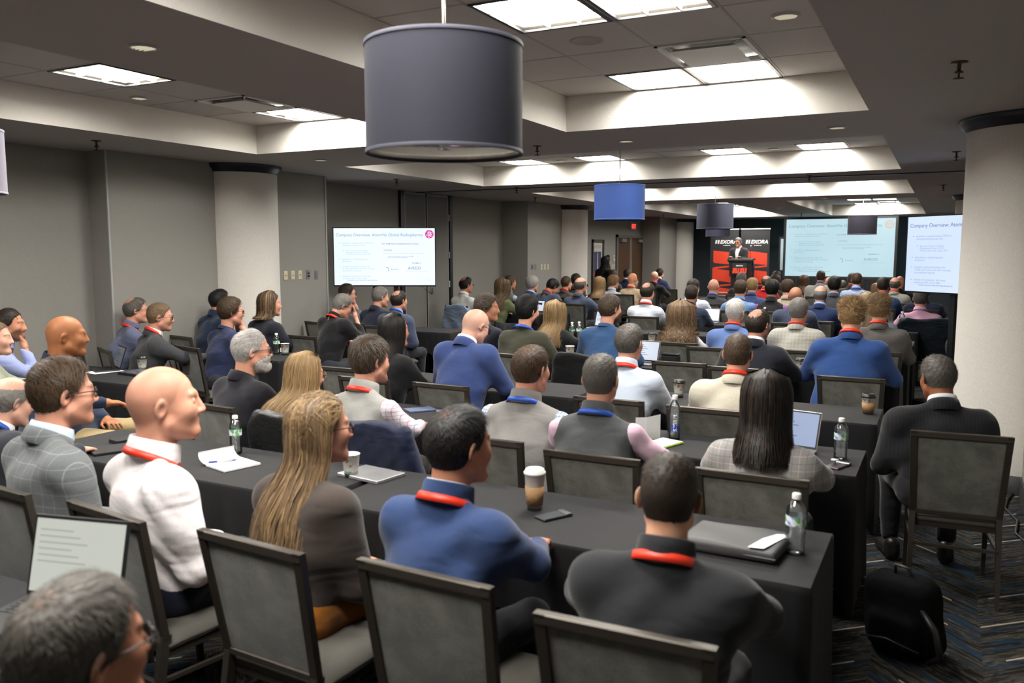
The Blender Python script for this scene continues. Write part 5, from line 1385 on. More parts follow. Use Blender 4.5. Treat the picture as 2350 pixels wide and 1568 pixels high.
        if badge:
            zz = np.linspace(nb.z - .035, zs - .34, 9); G = []
            for q, z_ in enumerate(zz):
                hw_ = .062 * (1 - q / 8.0) ** .8 + .012
                for r_ in (-1, -.5, 0, .5, 1): G.append((r_ * hw_, (nb.y + .055) + (chest[1] + .008 - nb.y - .055) * min(1, q / 3.0) - .02 * r_ * r_ * (q < 3), z_))
            obj('shirt_front', mesh_np('shirt_front', G, [(i_ * 5 + j_, i_ * 5 + j_ + 1, i_ * 5 + j_ + 6, i_ * 5 + j_ + 5) for i_ in range(8) for j_ in range(4)]), fabric('shirt_cotton', inner, fold=.2), root)
            MB().box(chest[0] - .04, chest[0] + .04, chest[1] + .012, chest[1] + .016, chest[2] - .11, chest[2]).build('badge', plain('badge_card', (.7, .7, .68), .4), lo_)
    if not stand:
        obj('trousers', LEGS, parent=root, loc=(0, p['yp'], p['zp'] - .02), omats=[fabric('trouser_cloth', pants, fold=.3)], scale=(w / .185 * (1 + fat * 2), 1, 1))
        for s in (-1, 1): obj('shoe', SHOE, M_shoe, root, loc=(s * .14 * w / .185, p['yp'] + .42, 0), rot=(0, 0, -s * .15))
    else:
        def lg(X, Y, Z):
            A = np.abs(X); d = cone(X, Y, Z, (-.07, 0, .93), (.07, 0, .93), .115, .115); d = smin(d, cone(A, Y, Z, (.09, 0, .88), (.095, .01, .5), .085, .062), .04)
            return smin(d, cone(A, Y, Z, (.095, .01, .5), (.10, -.01, .09), .060, .048), .03)
        V, F = surfnet(lg, (-.28, -.2, .03), (.28, .2, 1.1), .024); obj('trousers', mesh_np('trousers', V, F), fabric('trouser_cloth', pants, fold=.3), root)
        for s in (-1, 1): obj('shoe', SHOE, M_shoe, root, loc=(s * .10, .05, 0))
    return root
def hash_label(s):
    v = 7
    for ch in s: v = (v * 31 + ord(ch)) & 0xffffff
    return v

# ================================================================ the audience (head position, crown height)
def seated(label, x, y, zt, ch, **k):
    """person plus the chair under them; ch = (x, y of the top of the chair back) or None for straight behind"""
    p = person(label, x, y, zt, **k)
    a = k.get('th', 0)
    if ch is None: cx, cy, cr = p.location.x, p.location.y + .02, R(a)
    else: cx, cy, cr = ch[0], ch[1] + .305, R(a * .35)
    chair(cx, cy, cr, 'grey chair under the ' + label)
    return p
seated('person in dark suit and glasses at the lower left corner', -1.34, 0.90, 1.298, None, lean=0.10, hair=('thin', 'salt'), skin='tan', top=('suit', lin((38, 38, 42))), inner=lin((200, 200, 205)), gl=True, hy=-8, hs=1.08)
seated('person in dark suit with blue lanyard cut off by left edge', -4.33, 2.60, 1.218, None, lean=0.30, hair=('ring', 'grey'), skin='pale', top=('suit', lin((40, 42, 50))), inner=lin((225, 225, 228)), lan='blue', hy=-6, pitch=14)
seated('person in grey plaid suit jacket and dark glasses, nearest row', -3.40, 2.27, 1.406, (-3.37, 1.95), lean=0.02, hair=('side', 'brown'), skin='light', top=('suit', lin((104, 108, 110))), pat=('plaid', lin((140, 143, 145)), None, .055), inner=lin((190, 205, 225)), gl=True, th=-10, hy=-10, beard=.35, hs=1.20, w=.205, arms=('lap', 'lap'), pants=lin((40, 42, 46)))
seated('person in white quarter-zip pullover with red lanyard, nearest row', -2.72, 2.24, 1.427, (-2.67, 1.94), lean=0.00, hair=('shaved', 'brown'), skin='light', top=('fleece', lin((226, 219, 221))), lan='red', th=-18, hy=-22, pitch=-4, beard=.3, hs=1.24, w=.21, arms=('lap', 'lap'), pants=lin((20, 24, 40)), fold=1.6)
seated('person in brown sweater with glasses and hair clipped back, nearest row', -2.07, 2.40, 1.344, (-1.98, 1.95), lean=0.10, kind='f', hair=('halfup', 'lbrown', 'blonde'), skin='light', top=('sweater', lin((58, 50, 46))), gl=True, gcol=(.04, .015, .01), th=-8, hy=-20, hs=1.10, w=.168, arms=('lap', 'lap'), pants=lin((140, 84, 18)))
seated('person in navy zip jacket with red lanyard, nearest row', -1.46, 2.41, 1.347, (-1.33, 1.99), lean=0.12, hair=('thin', 'black'), skin='tan', top=('fleece', lin((40, 58, 96))), inner=lin((200, 208, 222)), lan='red', th=-4, hy=-18, hs=1.13, w=.19, arms=('table', 'table'), fold=1.5, pants=lin((16, 18, 26)))
seated("person in black jacket with red lanyard at the nearest table's end", -0.69, 2.33, 1.283, (-0.69, 1.91), lean=0.12, hair=('fade', 'dark'), scalp=.72, skin=(.64, .38, .25), top=('fleece', lin((36, 37, 40))), lan='red', th=4, hy=6, pitch=6, hs=1.05, w=.195, arms=('table', 'table'), fold=1.4, pants=lin((22, 22, 26)))
seated('person in black suit and glasses beside the one holding a phone', -4.08, 4.07, 1.358, (-4.02, 3.65), lean=0.12, hair=('recede', 'silver'), skin='light', top=('suit', lin((27, 27, 34))), gl=True, beard=1.0, th=-12, hy=-22, hs=1.14, w=.20, fat=.02)
seated('person in cream sweater and thin glasses looking at a phone', -3.61, 4.06, 1.234, (-3.36, 3.62), lean=0.14, kind='f', hair=('straight', 'dblond', 'blonde'), skin='light', top=('sweater', lin((205, 180, 140))), gl=True, gcol=(.3, .2, .12), hy=-14, th=-6, pitch=8, hs=1.12, w=.165, arms=('lap', 'lap'))
seated('person in light grey fleece vest with pink plaid sleeves', -3.06, 4.02, 1.355, (-2.77, 3.62), lean=0.10, hair=('thick', 'brown', 'grey'), skin='light', top=('vest', lin((160, 159, 155))), sleeves=(lin((232, 220, 226)), 'plaid', lin((90, 120, 175)), lin((200, 110, 140)), .045), lan='red', th=-4, hy=-14, beard=.4, hs=1.12, w=.195, arms=('down', 'table'), pants=lin((50, 48, 44)))
seated('person in heather grey vest with blue checked sleeves', -2.03, 4.13, 1.353, (-2.07, 3.63), lean=0.20, hair=('thin', 'brown'), skin='light', top=('vest', lin((128, 126, 124))), sleeves=(lin((205, 216, 228)), 'check', lin((92, 110, 140)), None, .016), inner=lin((120, 120, 120)), lan='blue', th=0, hy=-12, hs=1.10, w=.215, fat=.05, arms=('table', 'wide'), fold=1.5)
seated('person in charcoal fleece vest with pink sleeves, blue lanyard', -1.56, 4.00, 1.345, (-1.44, 3.56), lean=0.14, hair=('crop', 'salt'), skin='light', top=('vest', lin((80, 82, 84))), sleeves=(lin((214, 182, 200)), ), lan='blue', th=2, hy=0, hs=1.08, w=.19, arms=('table', 'wide'))
seated('person in grey plaid blazer with hair falling down the back', -0.72, 3.98, 1.318, (-0.70, 3.56), lean=0.12, kind='f', hair=('medium', 'black', 'brown'), skin='light', top=('suit', lin((150, 148, 146))), pat=('plaid', lin((200, 180, 178)), lin((120, 118, 116)), .06), hy=8, hs=1.16, w=.175, arms=('table', 'table'))
seated('person in navy fleece and khaki trousers sitting sideways at left', -5.68, 3.85, 1.412, None, lean=0.02, kind='h', hair=('none', 'black'), skin=(.33, .145, .06), top=('fleece', lin((34, 44, 66))), th=-56, hy=18, hs=1.24, w=.235, fat=.13, arms=('lap', 'table'), pants=lin((150, 132, 96)))
seated('person in pale blue shirt resting chin on fist at left edge', -7.02, 4.25, 1.392, None, lean=0.22, hair=('recede', 'dark'), skin='tan', top=('shirt', lin((150, 160, 205))), beard=.7, th=-32, hy=-18, hs=1.12, arms=('table', 'chin'), hands=('rest', 'fist'))
seated('person in sage sweater holding a coffee at the left edge', -6.56, 3.85, 1.336, None, lean=0.15, kind='f', hair=('crop', 'lbrown'), skin='pale', top=('sweater', lin((150, 155, 135))), th=-35, hy=-12, hs=1.10, w=.175, arms=('table', 'table'), hands=('rest', 'grip'))
seated('person in black pinstripe suit on the aisle chair by right column', -0.01, 5.27, 1.287, (0.09, 4.87), lean=0.10, hair=('recede', 'salt'), skin='brown', top=('suit', lin((24, 24, 28))), pat=('stripe', lin((44, 44, 48)), None, .018), inner=lin((210, 210, 214)), th=14, hy=14, pitch=10, hs=1.04, w=.21, arms=('rail', 'down'), pants=lin((34, 34, 38)))
seated('person in plain black sweater with hair to the waist', -3.87, 5.40, 1.388, (-3.85, 4.98), lean=0.12, kind='f', hair=('vlong', 'black', 'dark'), skin='tan', top=('sweater', lin((20, 20, 23))), th=-6, hy=-16, hs=1.12, w=.165)
seated('person in royal blue suit bending over notes, third row', -3.20, 5.53, 1.429, (-3.17, 4.99), lean=0.24, hair=('shaved', 'grey'), skin='pale', top=('suit', lin((50, 66, 112))), inner=lin((214, 214, 222)), gl=True, th=-6, hy=-12, pitch=24, hs=1.10, w=.205, arms=('wide', 'table'))
seated('person in light blue dress shirt with red lanyard, third row', -1.91, 5.42, 1.379, (-1.90, 5.00), lean=0.12, hair=('thin', 'salt'), skin='light', top=('shirt', lin((186, 196, 212))), lan='red', hy=-6, hs=1.06, w=.19)
seated('person in beige blazer with red lanyard', -1.16, 5.38, 1.348, (-1.26, 4.96), lean=0.12, hair=('crop', 'brown', 'grey'), skin='light', top=('suit', lin((190, 184, 168))), lan='red', hy=2, hs=1.06, w=.20)
seated('person in slate blue shirt with red lanyard by left wall', -7.60, 5.95, 1.393, None, lean=0.26, hair=('spot', 'salt'), skin='light', top=('shirt', lin((92, 98, 124))), lan='red', gl=True, th=-24, hy=-8, hs=1.12, w=.19)
seated('person in charcoal suit, glasses and red lanyard by left wall', -7.03, 5.78, 1.355, None, lean=0.20, hair=('crop', 'lbrown'), skin='light', top=('suit', lin((56, 57, 60))), inner=lin((220, 220, 224)), lan='red', gl=True, th=-24, hy=-16, pitch=4, beard=.4, hs=1.14, w=.19, arms=('table', 'far'))
seated('person in navy sweater with both hands raised together', -6.56, 6.28, 1.390, None, lean=0.16, hair=('tousle', 'brown'), skin='light', top=('sweater', lin((36, 44, 74))), gl=True, th=-14, hy=-16, hs=1.14, w=.19, arms=('chin', 'chin'), hands=('flat', 'flat'))
seated('person in quilted blue jacket in front of the near left column', -7.51, 7.02, 1.435, None, lean=0.18, hair=('thin', 'black'), skin='tan', top=('fleece', lin((22, 38, 62))), pat=('plaid', lin((10, 20, 36)), None, .05), th=-12, hy=-10, hs=1.10)
seated('person in dark suit just right of the near left column', -6.90, 7.20, 1.405, None, lean=0.12, hair=('mane', 'brown', 'dblond'), skin='light', top=('suit', lin((28, 30, 40))), inner=lin((190, 205, 230)), th=-12, hy=-18, hs=1.12)
seated('person in black shirt and red lanyard rubbing the face', -6.24, 7.68, 1.369, (-6.41, 7.18), lean=0.20, hair=('short', 'grey'), skin='light', top=('shirt', lin((22, 22, 25))), lan='red', gl=True, th=-14, hy=-20, pitch=22, hs=1.10, w=.205, arms=('wide', 'face'), hands=('rest', 'fist'))
seated('person in striped grey shirt, chin on hand, below left display', -7.38, 9.20, 1.422, None, lean=0.20, hair=('short', 'dark'), skin='light', top=('shirt', lin((110, 112, 120))), pat=('stripe', lin((70, 72, 80)), None, .02), gl=True, th=-16, hy=-22, hs=1.10, arms=('table', 'chin'), hands=('rest', 'fist'))
seated('person in navy suit seated directly below the left display', -6.89, 9.30, 1.385, None, lean=0.18, hair=('short', 'grey', 'silver'), skin='light', top=('suit', lin((32, 36, 54))), th=-10, hy=-18, pitch=6, hs=1.10, w=.20)
seated('person in blue-grey blazer and blue lanyard at left table end', -6.38, 9.02, 1.366, None, lean=0.10, hair=('spot', 'dark'), skin='light', top=('suit', lin((62, 70, 92))), inner=lin((150, 170, 215)), lan='blue', th=-4, hy=-6, hs=1.10, w=.195, arms=('lap', 'lap'))
seated('person in dark suit turned right in profile, fourth row', -4.20, 7.50, 1.427, None, lean=0.12, hair=('tousle', 'brown', 'grey'), skin='tan', top=('suit', lin((30, 32, 44))), inner=lin((190, 200, 220)), th=-16, hy=-48, hs=1.12)
seated('person in olive sweater with blue lanyard', -3.60, 7.25, 1.428, None, lean=0.12, hair=('pomp', 'black'), skin='light', top=('sweater', lin((58, 58, 46))), lan='blue', beard=1.0, th=-4, hy=-16, hs=1.12, w=.195, arms=('wide', 'wide'))
seated('person in blue crew-neck sweater, fourth row', -2.88, 7.60, 1.454, (-2.91, 6.98), lean=0.18, hair=('short', 'brown', 'grey'), skin='light', top=('sweater', lin((46, 74, 112))), beard=1.0, th=-4, hy=-20, hs=1.12, w=.205, arms=('wide', 'table'))
seated('person in black suit holding a coffee cup, fourth row', -1.41, 7.30, 1.384, (-1.48, 6.85), lean=0.14, hair=('spot', 'dark'), skin='light', top=('suit', lin((24, 26, 36))), inner=lin((215, 215, 220)), th=-4, hy=-14, hs=1.10, w=.205, arms=('wide', 'far'), hands=('rest', 'grip'))
seated('person in bright blue jacket with elbows spread wide', -0.68, 7.45, 1.472, (-0.60, 6.71), lean=0.20, hair=('spiky', 'dblond', 'blonde'), skin='light', top=('suit', lin((38, 66, 118))), lan='red', hy=6, pitch=6, hs=1.14, w=.225, fat=.03, arms=('wide', 'wide'))
seated('person in black sweater with glasses pushed up on the head', -4.01, 8.80, 1.300, (-4.08, 8.30), lean=0.12, kind='f', hair=('wavy', 'dblond', 'blonde'), skin='light', top=('sweater', lin((24, 24, 27))), th=-4, hy=-10, hs=1.14, w=.165)
seated('person in white top with shoulder-length curls and red lanyard', -2.53, 8.85, 1.315, (-2.47, 8.45), lean=0.10, kind='f', hair=('curly', 'lbrown'), skin='light', top=('tee', lin((224, 222, 226))), lan='red', hs=1.14, w=.165, th=-2)
seated('person in light blue blazer, fifth row', -1.98, 9.00, 1.364, (-2.04, 8.18), lean=0.14, hair=('short', 'white'), skin='light', top=('suit', lin((92, 116, 168))), lan='red', hy=-8, hs=1.12, w=.20)
seated('person in pale grey plaid blazer, fifth row', -1.33, 9.00, 1.391, (-1.21, 8.33), lean=0.14, hair=('short', 'grey', 'silver'), skin='light', top=('suit', lin((164, 162, 154))), pat=('plaid', lin((130, 128, 122)), lin((182, 180, 172)), .035), inner=lin((130, 160, 215)), lan='red', hy=-10, hs=1.10, w=.20)
seated('person in grey suit with red lanyard nearest the right column', -0.56, 9.00, 1.428, None, lean=0.12, hair=('spiky', 'dblond', 'grey'), skin='light', top=('suit', lin((88, 84, 82))), inner=lin((215, 215, 215)), lan='red', hy=-6, hs=1.10, w=.205)
seated('person in pink dress shirt below the right display', -0.30, 13.40, 1.334, (-0.23, 12.95), lean=0.10, hair=('short', 'salt', 'grey'), skin='light', top=('shirt', lin((208, 160, 188))), hs=1.18, w=.215, hy=-2)
seated('person in pale blue top behind the grey suit near right column', -0.83, 11.00, 1.383, None, lean=0.10, kind='f', hair=('straight', 'blonde', 'silver'), top=('tee', lin((140, 160, 200))), w=.165, hs=1.14)
seated('person in blue-grey sweater behind the grey suit near right column', -0.69, 10.50, 1.398, None, lean=0.10, kind='f', hair=('straight', 'lbrown', 'dblond'), top=('sweater', lin((120, 130, 140))), w=.165, hs=1.16)
seated('person in pale grey dress shirt with red lanyard, middle of room', -3.99, 12.10, 1.408, (-3.92, 11.70), lean=0.10, hair=('spot', 'dark'), skin='light', top=('shirt', lin((196, 202, 214))), lan='red', hs=1.20, w=.205, hy=-4)
seated('person in navy shirt with red lanyard, middle of room', -3.31, 12.10, 1.381, None, lean=0.10, hair=('crop', 'dark'), skin='tan', top=('shirt', lin((38, 48, 66))), lan='red', hs=1.14, w=.195, hy=-2)
seated('person in slate suit just beyond the pale plaid blazer', -1.81, 11.90, 1.393, None, lean=0.10, hair=('shaved', 'brown'), skin='tan', top=('suit', lin((60, 68, 88))), hs=1.10, w=.20)
seated('person in navy suit with light blue collar right of slate suit', -1.55, 12.40, 1.398, None, lean=0.10, hair=('ring', 'grey'), skin='pale', top=('suit', lin((34, 48, 84))), inner=lin((140, 170, 225)), hs=1.10, w=.20)
seated('person in white shirt on the cloth-covered chair by left wall', -7.83, 13.20, 1.409, (-7.60, 12.50), lean=0.16, hair=('spot', 'black'), skin='tan', top=('shirt', lin((224, 223, 220))), gl=True, th=-12, hy=-16, hs=1.22, w=.205, arms=('table', 'table'))
seated('person in olive green blouse beside the left wall', -6.95, 13.00, 1.396, None, lean=0.18, kind='f', hair=('wavy', 'brown', 'dblond'), top=('shirt', lin((88, 96, 62))), th=-12, hy=-10, hs=1.22, w=.175, arms=('wide', 'wide'))
seated('person in sage vest with pale blue sleeves', -7.60, 14.50, 1.411, None, lean=0.10, hair=('crop', 'brown'), skin='tan', top=('vest', lin((108, 114, 102))), sleeves=(lin((190, 202, 226)), ), lan='blue', th=-12, hy=-10, hs=1.22)
seated('person in royal blue suit with a laptop, eighth row left', -7.11, 14.50, 1.384, None, lean=0.10, hair=('thick', 'silver', 'white'), skin='light', top=('suit', lin((44, 60, 108))), inner=lin((170, 190, 225)), th=-8, hy=-8, hs=1.20, w=.21)
seated('person in slate jacket and red lanyard bowing the head', -6.68, 14.50, 1.332, None, lean=0.26, hair=('short', 'black'), skin='tan', top=('suit', lin((64, 76, 94))), lan='red', th=-14, hy=-14, pitch=30, hs=1.25, w=.20)
seated('person in taupe jacket with red lanyard near the far switches', -7.16, 16.25, 1.345, None, lean=0.10, hair=('crop', 'brown'), skin='light', top=('suit', lin((86, 78, 70))), lan='red', th=-10, hy=-10, hs=1.20)
seated('person in charcoal jacket behind the slate blue suit', -7.34, 17.20, 1.375, None, lean=0.10, hair=('short', 'dark'), skin='light', top=('suit', lin((52, 50, 48))), th=-8, hs=1.20)
seated('person in slate blue suit and glasses, elbows on far left table', -6.02, 14.33, 1.396, (-5.95, 13.85), lean=0.18, hair=('ring', 'salt'), skin='light', top=('suit', lin((66, 74, 94))), gl=True, th=-8, hy=-10, hs=1.26, w=.22, arms=('wide', 'wide'))
seated('person in black top with long hair below the framed poster', -6.40, 16.25, 1.355, None, lean=0.10, kind='f', hair=('straight', 'dblond', 'ginger'), top=('sweater', lin((20, 20, 22))), th=-6, hs=1.25, w=.17)
seated('person in pale shirt leaning on a far left table', -6.73, 17.95, 1.325, None, lean=0.18, hair=('thick', 'dblond', 'ginger'), skin='light', top=('shirt', lin((196, 204, 218))), th=-8, hy=-12, hs=1.25, w=.21, arms=('wide', 'wide'))
seated('person in brown jacket left of the wooden double door', -7.36, 19.60, 1.415, None, lean=0.10, hair=('crop', 'brown'), skin='light', top=('suit', lin((70, 66, 60))), th=-8, hs=1.15)
seated('person in navy suit in front of the wooden double door', -7.56, 21.20, 1.404, None, lean=0.10, hair=('crop', 'dark', 'grey'), skin='tan', top=('suit', lin((30, 40, 72))), inner=lin((215, 215, 220)), th=-6, hs=1.15)
seated('person in tan shirt with red lanyard right of the wooden door', -6.27, 17.95, 1.390, None, lean=0.10, hair=('none', 'white'), skin=(.62, .30, .17), top=('shirt', lin((198, 176, 146))), lan='red', beard=1.0, th=-6, hy=-8, hs=1.22, w=.20)
seated('person in black jacket with red lanyard below the far left column', -6.29, 19.60, 1.394, None, lean=0.10, hair=('none', 'grey'), skin='pale', top=('suit', lin((28, 28, 30))), lan='red', th=-4, hs=1.15, w=.21, arms=('wide', 'far'))
seated('person in navy suit right behind the far black jacket', -7.10, 22.60, 1.395, None, lean=0.10, hair=('short', 'dark'), skin='light', top=('suit', lin((38, 44, 80))), inner=lin((220, 220, 225)), th=-6, hy=-8, hs=1.15)
seated('person in white shirt half hidden by the navy shirt', -3.79, 13.95, 1.409, None, lean=0.10, hair=('thin', 'dark'), skin='light', top=('shirt', lin((214, 222, 236))), hy=-8, hs=1.18, w=.21, arms=('wide', 'wide'))
seated('person in charcoal suit with blue lanyard in front of left banner', -3.84, 15.55, 1.361, None, lean=0.10, hair=('shaved', 'brown'), skin='light', top=('suit', lin((62, 62, 64))), inner=lin((230, 230, 232)), lan='blue', hs=1.22, w=.21)
seated('person in sky blue shirt in front of the lectern', -3.00, 13.95, 1.407, None, lean=0.10, hair=('recede', 'brown'), skin='light', top=('shirt', lin((112, 146, 196))), hy=-2, hs=1.24, w=.215)
seated('person in navy shirt in front of the right banner', -3.13, 15.55, 1.388, None, lean=0.10, hair=('short', 'dblond', 'blonde'), skin='light', top=('shirt', lin((60, 72, 112))), hs=1.20, w=.20)
seated('person in dark grey jacket directly below the lectern sign', -4.05, 18.90, 1.385, None, lean=0.10, hair=('tousle', 'grey', 'silver'), skin='light', top=('suit', lin((52, 52, 54))), hs=1.15)
seated('person in red pullover with red lanyard near the right banner', -3.20, 17.25, 1.391, None, lean=0.10, hair=('spot', 'brown'), skin='light', top=('fleece', lin((150, 22, 26))), lan='red', hs=1.12)
seated('person in dark brown jacket beside the red pullover', -3.31, 18.90, 1.356, None, lean=0.10, hair=('tousle', 'brown'), skin='light', top=('suit', lin((62, 56, 50))), hy=-10, hs=1.2)
seated('person in black jacket farthest forward left of the projection screen', -3.58, 20.55, 1.404, None, lean=0.10, hair=('short', 'black'), skin='tan', top=('suit', lin((26, 26, 28))), hs=1.12)
seated('person in black vest with purple sleeves', -2.49, 13.95, 1.401, None, lean=0.10, hair=('thick', 'black'), skin='light', top=('vest', lin((42, 42, 44))), sleeves=(lin((150, 96, 160)), ), hs=1.20, w=.205, arms=('wide', 'wide'))
seated('person in beige checked jacket left of the projection screen', -2.51, 15.55, 1.358, None, lean=0.10, hair=('tousle', 'brown'), skin='light', top=('suit', lin((190, 176, 152))), pat=('plaid', lin((150, 160, 172)), lin((205, 190, 165)), .07), pitch=6, hs=1.22, w=.205)
seated('person in black top with long hair below the projection screen', -2.95, 20.55, 1.319, None, lean=0.10, kind='f', hair=('straight', 'brown', 'auburn'), top=('sweater', lin((26, 24, 24))), hs=1.15, w=.165)
seated('person in pale grey suit with blue lanyard below projection screen', -2.37, 18.90, 1.462, None, lean=0.10, hair=('crop', 'brown'), skin='light', top=('suit', lin((186, 185, 180))), lan='blue', hs=1.12, w=.22)
seated('person in white shirt mostly hidden by the dark tweed jacket', -2.39, 20.55, 1.286, None, lean=0.10, hair=('none', 'grey'), skin='light', top=('shirt', lin((222, 222, 225))), hs=1.12)
seated('person in dark grey tweed jacket with light blue collar', -1.72, 15.55, 1.424, None, lean=0.10, hair=('thick', 'black'), skin='tan', top=('suit', lin((72, 74, 80))), inner=lin((150, 175, 220)), hs=1.18, w=.205)
seated('person in mid-grey suit and red lanyard behind the tweed jacket', -2.10, 20.55, 1.200, None, lean=0.10, hair=('short', 'salt'), skin='light', top=('suit', lin((104, 100, 94))), lan='red', hs=1.05, w=.205)
seated('person in pale blue shirt with blue lanyard below projection screen', -1.51, 17.25, 1.455, None, lean=0.10, hair=('short', 'brown'), skin='light', top=('shirt', lin((150, 166, 196))), lan='blue', hs=1.12, w=.205)
seated('person in olive grey suit behind the far pale blue shirt', -1.74, 18.90, 1.414, None, lean=0.10, hair=('short', 'salt'), skin='light', top=('suit', lin((84, 82, 78))), lan='red', hs=1.1)
seated('person in blue blazer with red lanyard and white collar', -0.94, 15.55, 1.435, None, lean=0.10, hair=('crop', 'dark'), skin='tan', top=('suit', lin((44, 70, 116))), inner=lin((225, 225, 230)), lan='red', hs=1.18, w=.205, hy=8)
seated("person in light grey suit with red lanyard below screen's right corner", -0.84, 17.25, 1.390, None, lean=0.10, hair=('ring', 'salt'), skin='light', top=('suit', lin((146, 146, 138))), lan='red', hs=1.12, w=.205)
seated("person in black jacket beside the right display's left edge", -0.83, 18.90, 1.371, None, lean=0.10, hair=('none', 'grey'), skin='tan', top=('suit', lin((22, 22, 25))), hs=1.12, w=.205)
seated('person in dark grey sweater with long hair behind the blue blazer', -1.26, 18.90, 1.220, None, lean=0.10, kind='f', hair=('straight', 'dblond', 'blonde'), top=('sweater', lin((60, 60, 64))), w=.165, hs=1.1)
seated('person in navy suit mostly hidden by the right display', -0.30, 15.55, 1.335, None, lean=0.10, hair=('short', 'dark'), skin='light', top=('suit', lin((38, 44, 66))), hs=1.12, w=.215)

# standing people
person('person in dark suit, white shirt and red lanyard speaking at the lectern', -5.62, 25.62, 2.285, hair=('short', 'grey', 'silver'), skin='light', top=('suit', lin((44, 44, 46))), inner=lin((225, 225, 228)), lan='red', gl=True, th=172, hy=-6, pitch=6, lean=.03, hs=1.10, w=.20, arms=('rail', 'rail'), stand=.45, pants=lin((30, 30, 34)), badge=True)
person('person in black standing by the framed poster on the left wall', -7.72, 20.0, 1.755, kind='f', hair=('vlong', 'black', 'black'), skin='tan', top=('sweater', lin((14, 14, 16))), th=-16, hy=-14, lean=.02, hs=1.12, w=.175, arms=('down', 'cross'), stand=.001, pants=lin((14, 14, 16)))
# empty chairs that show between people
for x, y, l in ((-1.22 + .0 - .0, 4.95, None),):
    pass
for x, yt, rz, l in ((-4.38, 5.34, 0, 'empty grey chair beside the long-haired person in black, third row'), (-2.00, 6.95, 0, 'empty grey chair in the fourth row behind the light blue dress shirt'), (-1.85 - .62 + .55, 13.3, 0, 'empty grey chair left of the navy suit, eighth row'), (-6.15, 20.4, -6, 'empty grey chair with a water bottle in front, far left block'), (-7.55, 7.2, -8, 'empty grey chair behind the near left column'), (-2.6, 16.3, 0, 'empty grey chair below the projection screen, left'), (-1.2, 16.3, 0, 'empty grey chair below the projection screen, right')):
    chair(x, yt + .305, R(rz), l)

# ================================================================ things on the tables
TZ = .7535
def clear_mat(name):
    m, nt, b = _new(name); L = nt.links.new; nt.nodes.remove(b); out = nt.nodes['Material Output']
    tr = _n(nt, 'ShaderNodeBsdfTransparent'); tr.inputs[0].default_value = (.90, .93, .94, 1); gl = _n(nt, 'ShaderNodeBsdfGlossy'); gl.inputs['Roughness'].default_value = .07
    df = _n(nt, 'ShaderNodeBsdfTranslucent'); df.inputs[0].default_value = (.85, .88, .90, 1); fr = _n(nt, 'ShaderNodeFresnel'); fr.inputs[0].default_value = 1.5
    m1 = _n(nt, 'ShaderNodeMixShader'); m1.inputs[0].default_value = .16; L(tr.outputs[0], m1.inputs[1]); L(df.outputs[0], m1.inputs[2])
    ad = _n(nt, 'ShaderNodeMath', operation='ADD', use_clamp=True); L(fr.outputs[0], ad.inputs[0]); ad.inputs[1].default_value = .10
    m2 = _n(nt, 'ShaderNodeMixShader'); L(ad.outputs[0], m2.inputs[0]); L(m1.outputs[0], m2.inputs[1]); L(gl.outputs[0], m2.inputs[2]); L(m2.outputs[0], out.inputs[0])
    return m
M_clear = clear_mat('clear_bottle'); M_capw = plain('bottle_cap', (.78, .78, .78), .4)
def label_print(name, base, cols, scale=(30, 30, 60)):
    m, nt, b = _new(name); L = nt.links.new
    tc = _n(nt, 'ShaderNodeTexCoord'); mp = _n(nt, 'ShaderNodeMapping'); mp.inputs['Scale'].default_value = scale; L(tc.outputs['Object'], mp.inputs[0])
    v = _n(nt, 'ShaderNodeTexVoronoi'); v.inputs['Scale'].default_value = 1; L(mp.outputs[0], v.inputs['Vector'])
    sp = _n(nt, 'ShaderNodeSeparateColor'); L(v.outputs['Color'], sp.inputs[0])
    cr = _n(nt, 'ShaderNodeValToRGB'); cr.color_ramp.interpolation = 'CONSTANT'; e = cr.color_ramp.elements; e[0].color = (*base, 1); e[1].position = .45; e[1].color = (*cols[0], 1)
    for i, c in enumerate(cols[1:]): q = e.new(.45 + .5 * (i + 1) / len(cols)); q.color = (*c, 1)
    L(sp.outputs[0], cr.inputs[0]); L(cr.outputs[0], b.inputs['Base Color']); b.inputs['Roughness'].default_value = .4
    return m
M_lblw = label_print('water_label', (.70, .76, .86), ((.20, .32, .66), (.16, .42, .14), (.75, .78, .84)), (60, 60, 60))
M_lblg = label_print('green_label', (.10, .30, .12), ((.02, .16, .05), (.5, .6, .5)))
bp = [(0, 0), (.026, 0), (.031, .004), (.0325, .012)]
for q in range(7):
    z = .016 + q * .0115; bp += [(.0325, z), (.0300, z + .0055)]
bp += [(.0325, .098), (.0325, .134), (.0315, .140), (.0325, .146), (.0300, .158), (.024, .170), (.0165, .181), (.0135, .186), (.0135, .192)]
B_body = MB().lathe(bp, 28).mesh('bottle_body'); B_lbl = MB().lathe([(.0331, .100), (.0331, .133)], 28).mesh('bottle_label'); B_cap = MB().lathe([(.0150, .188), (.0150, .203), (.013, .206), (0, .206)], 20).mesh('bottle_cap'); B_ring = MB().lathe([(.0331, .0985), (.0334, .0995), (.0331, .1015)], 28).mesh('label_edge')
def bottle(x, y, label, s=1.0, lab=None, rz=0):
    t = thing('water_bottle', label, 'bottle', (x, y, TZ), rz, group='clear water bottles')
    obj('bottle_body', B_body, M_clear, t, scale=s); obj('bottle_label', B_lbl, parent=t, scale=s, omats=[lab or M_lblw]); obj('cap', B_cap, M_capw, t, scale=s)
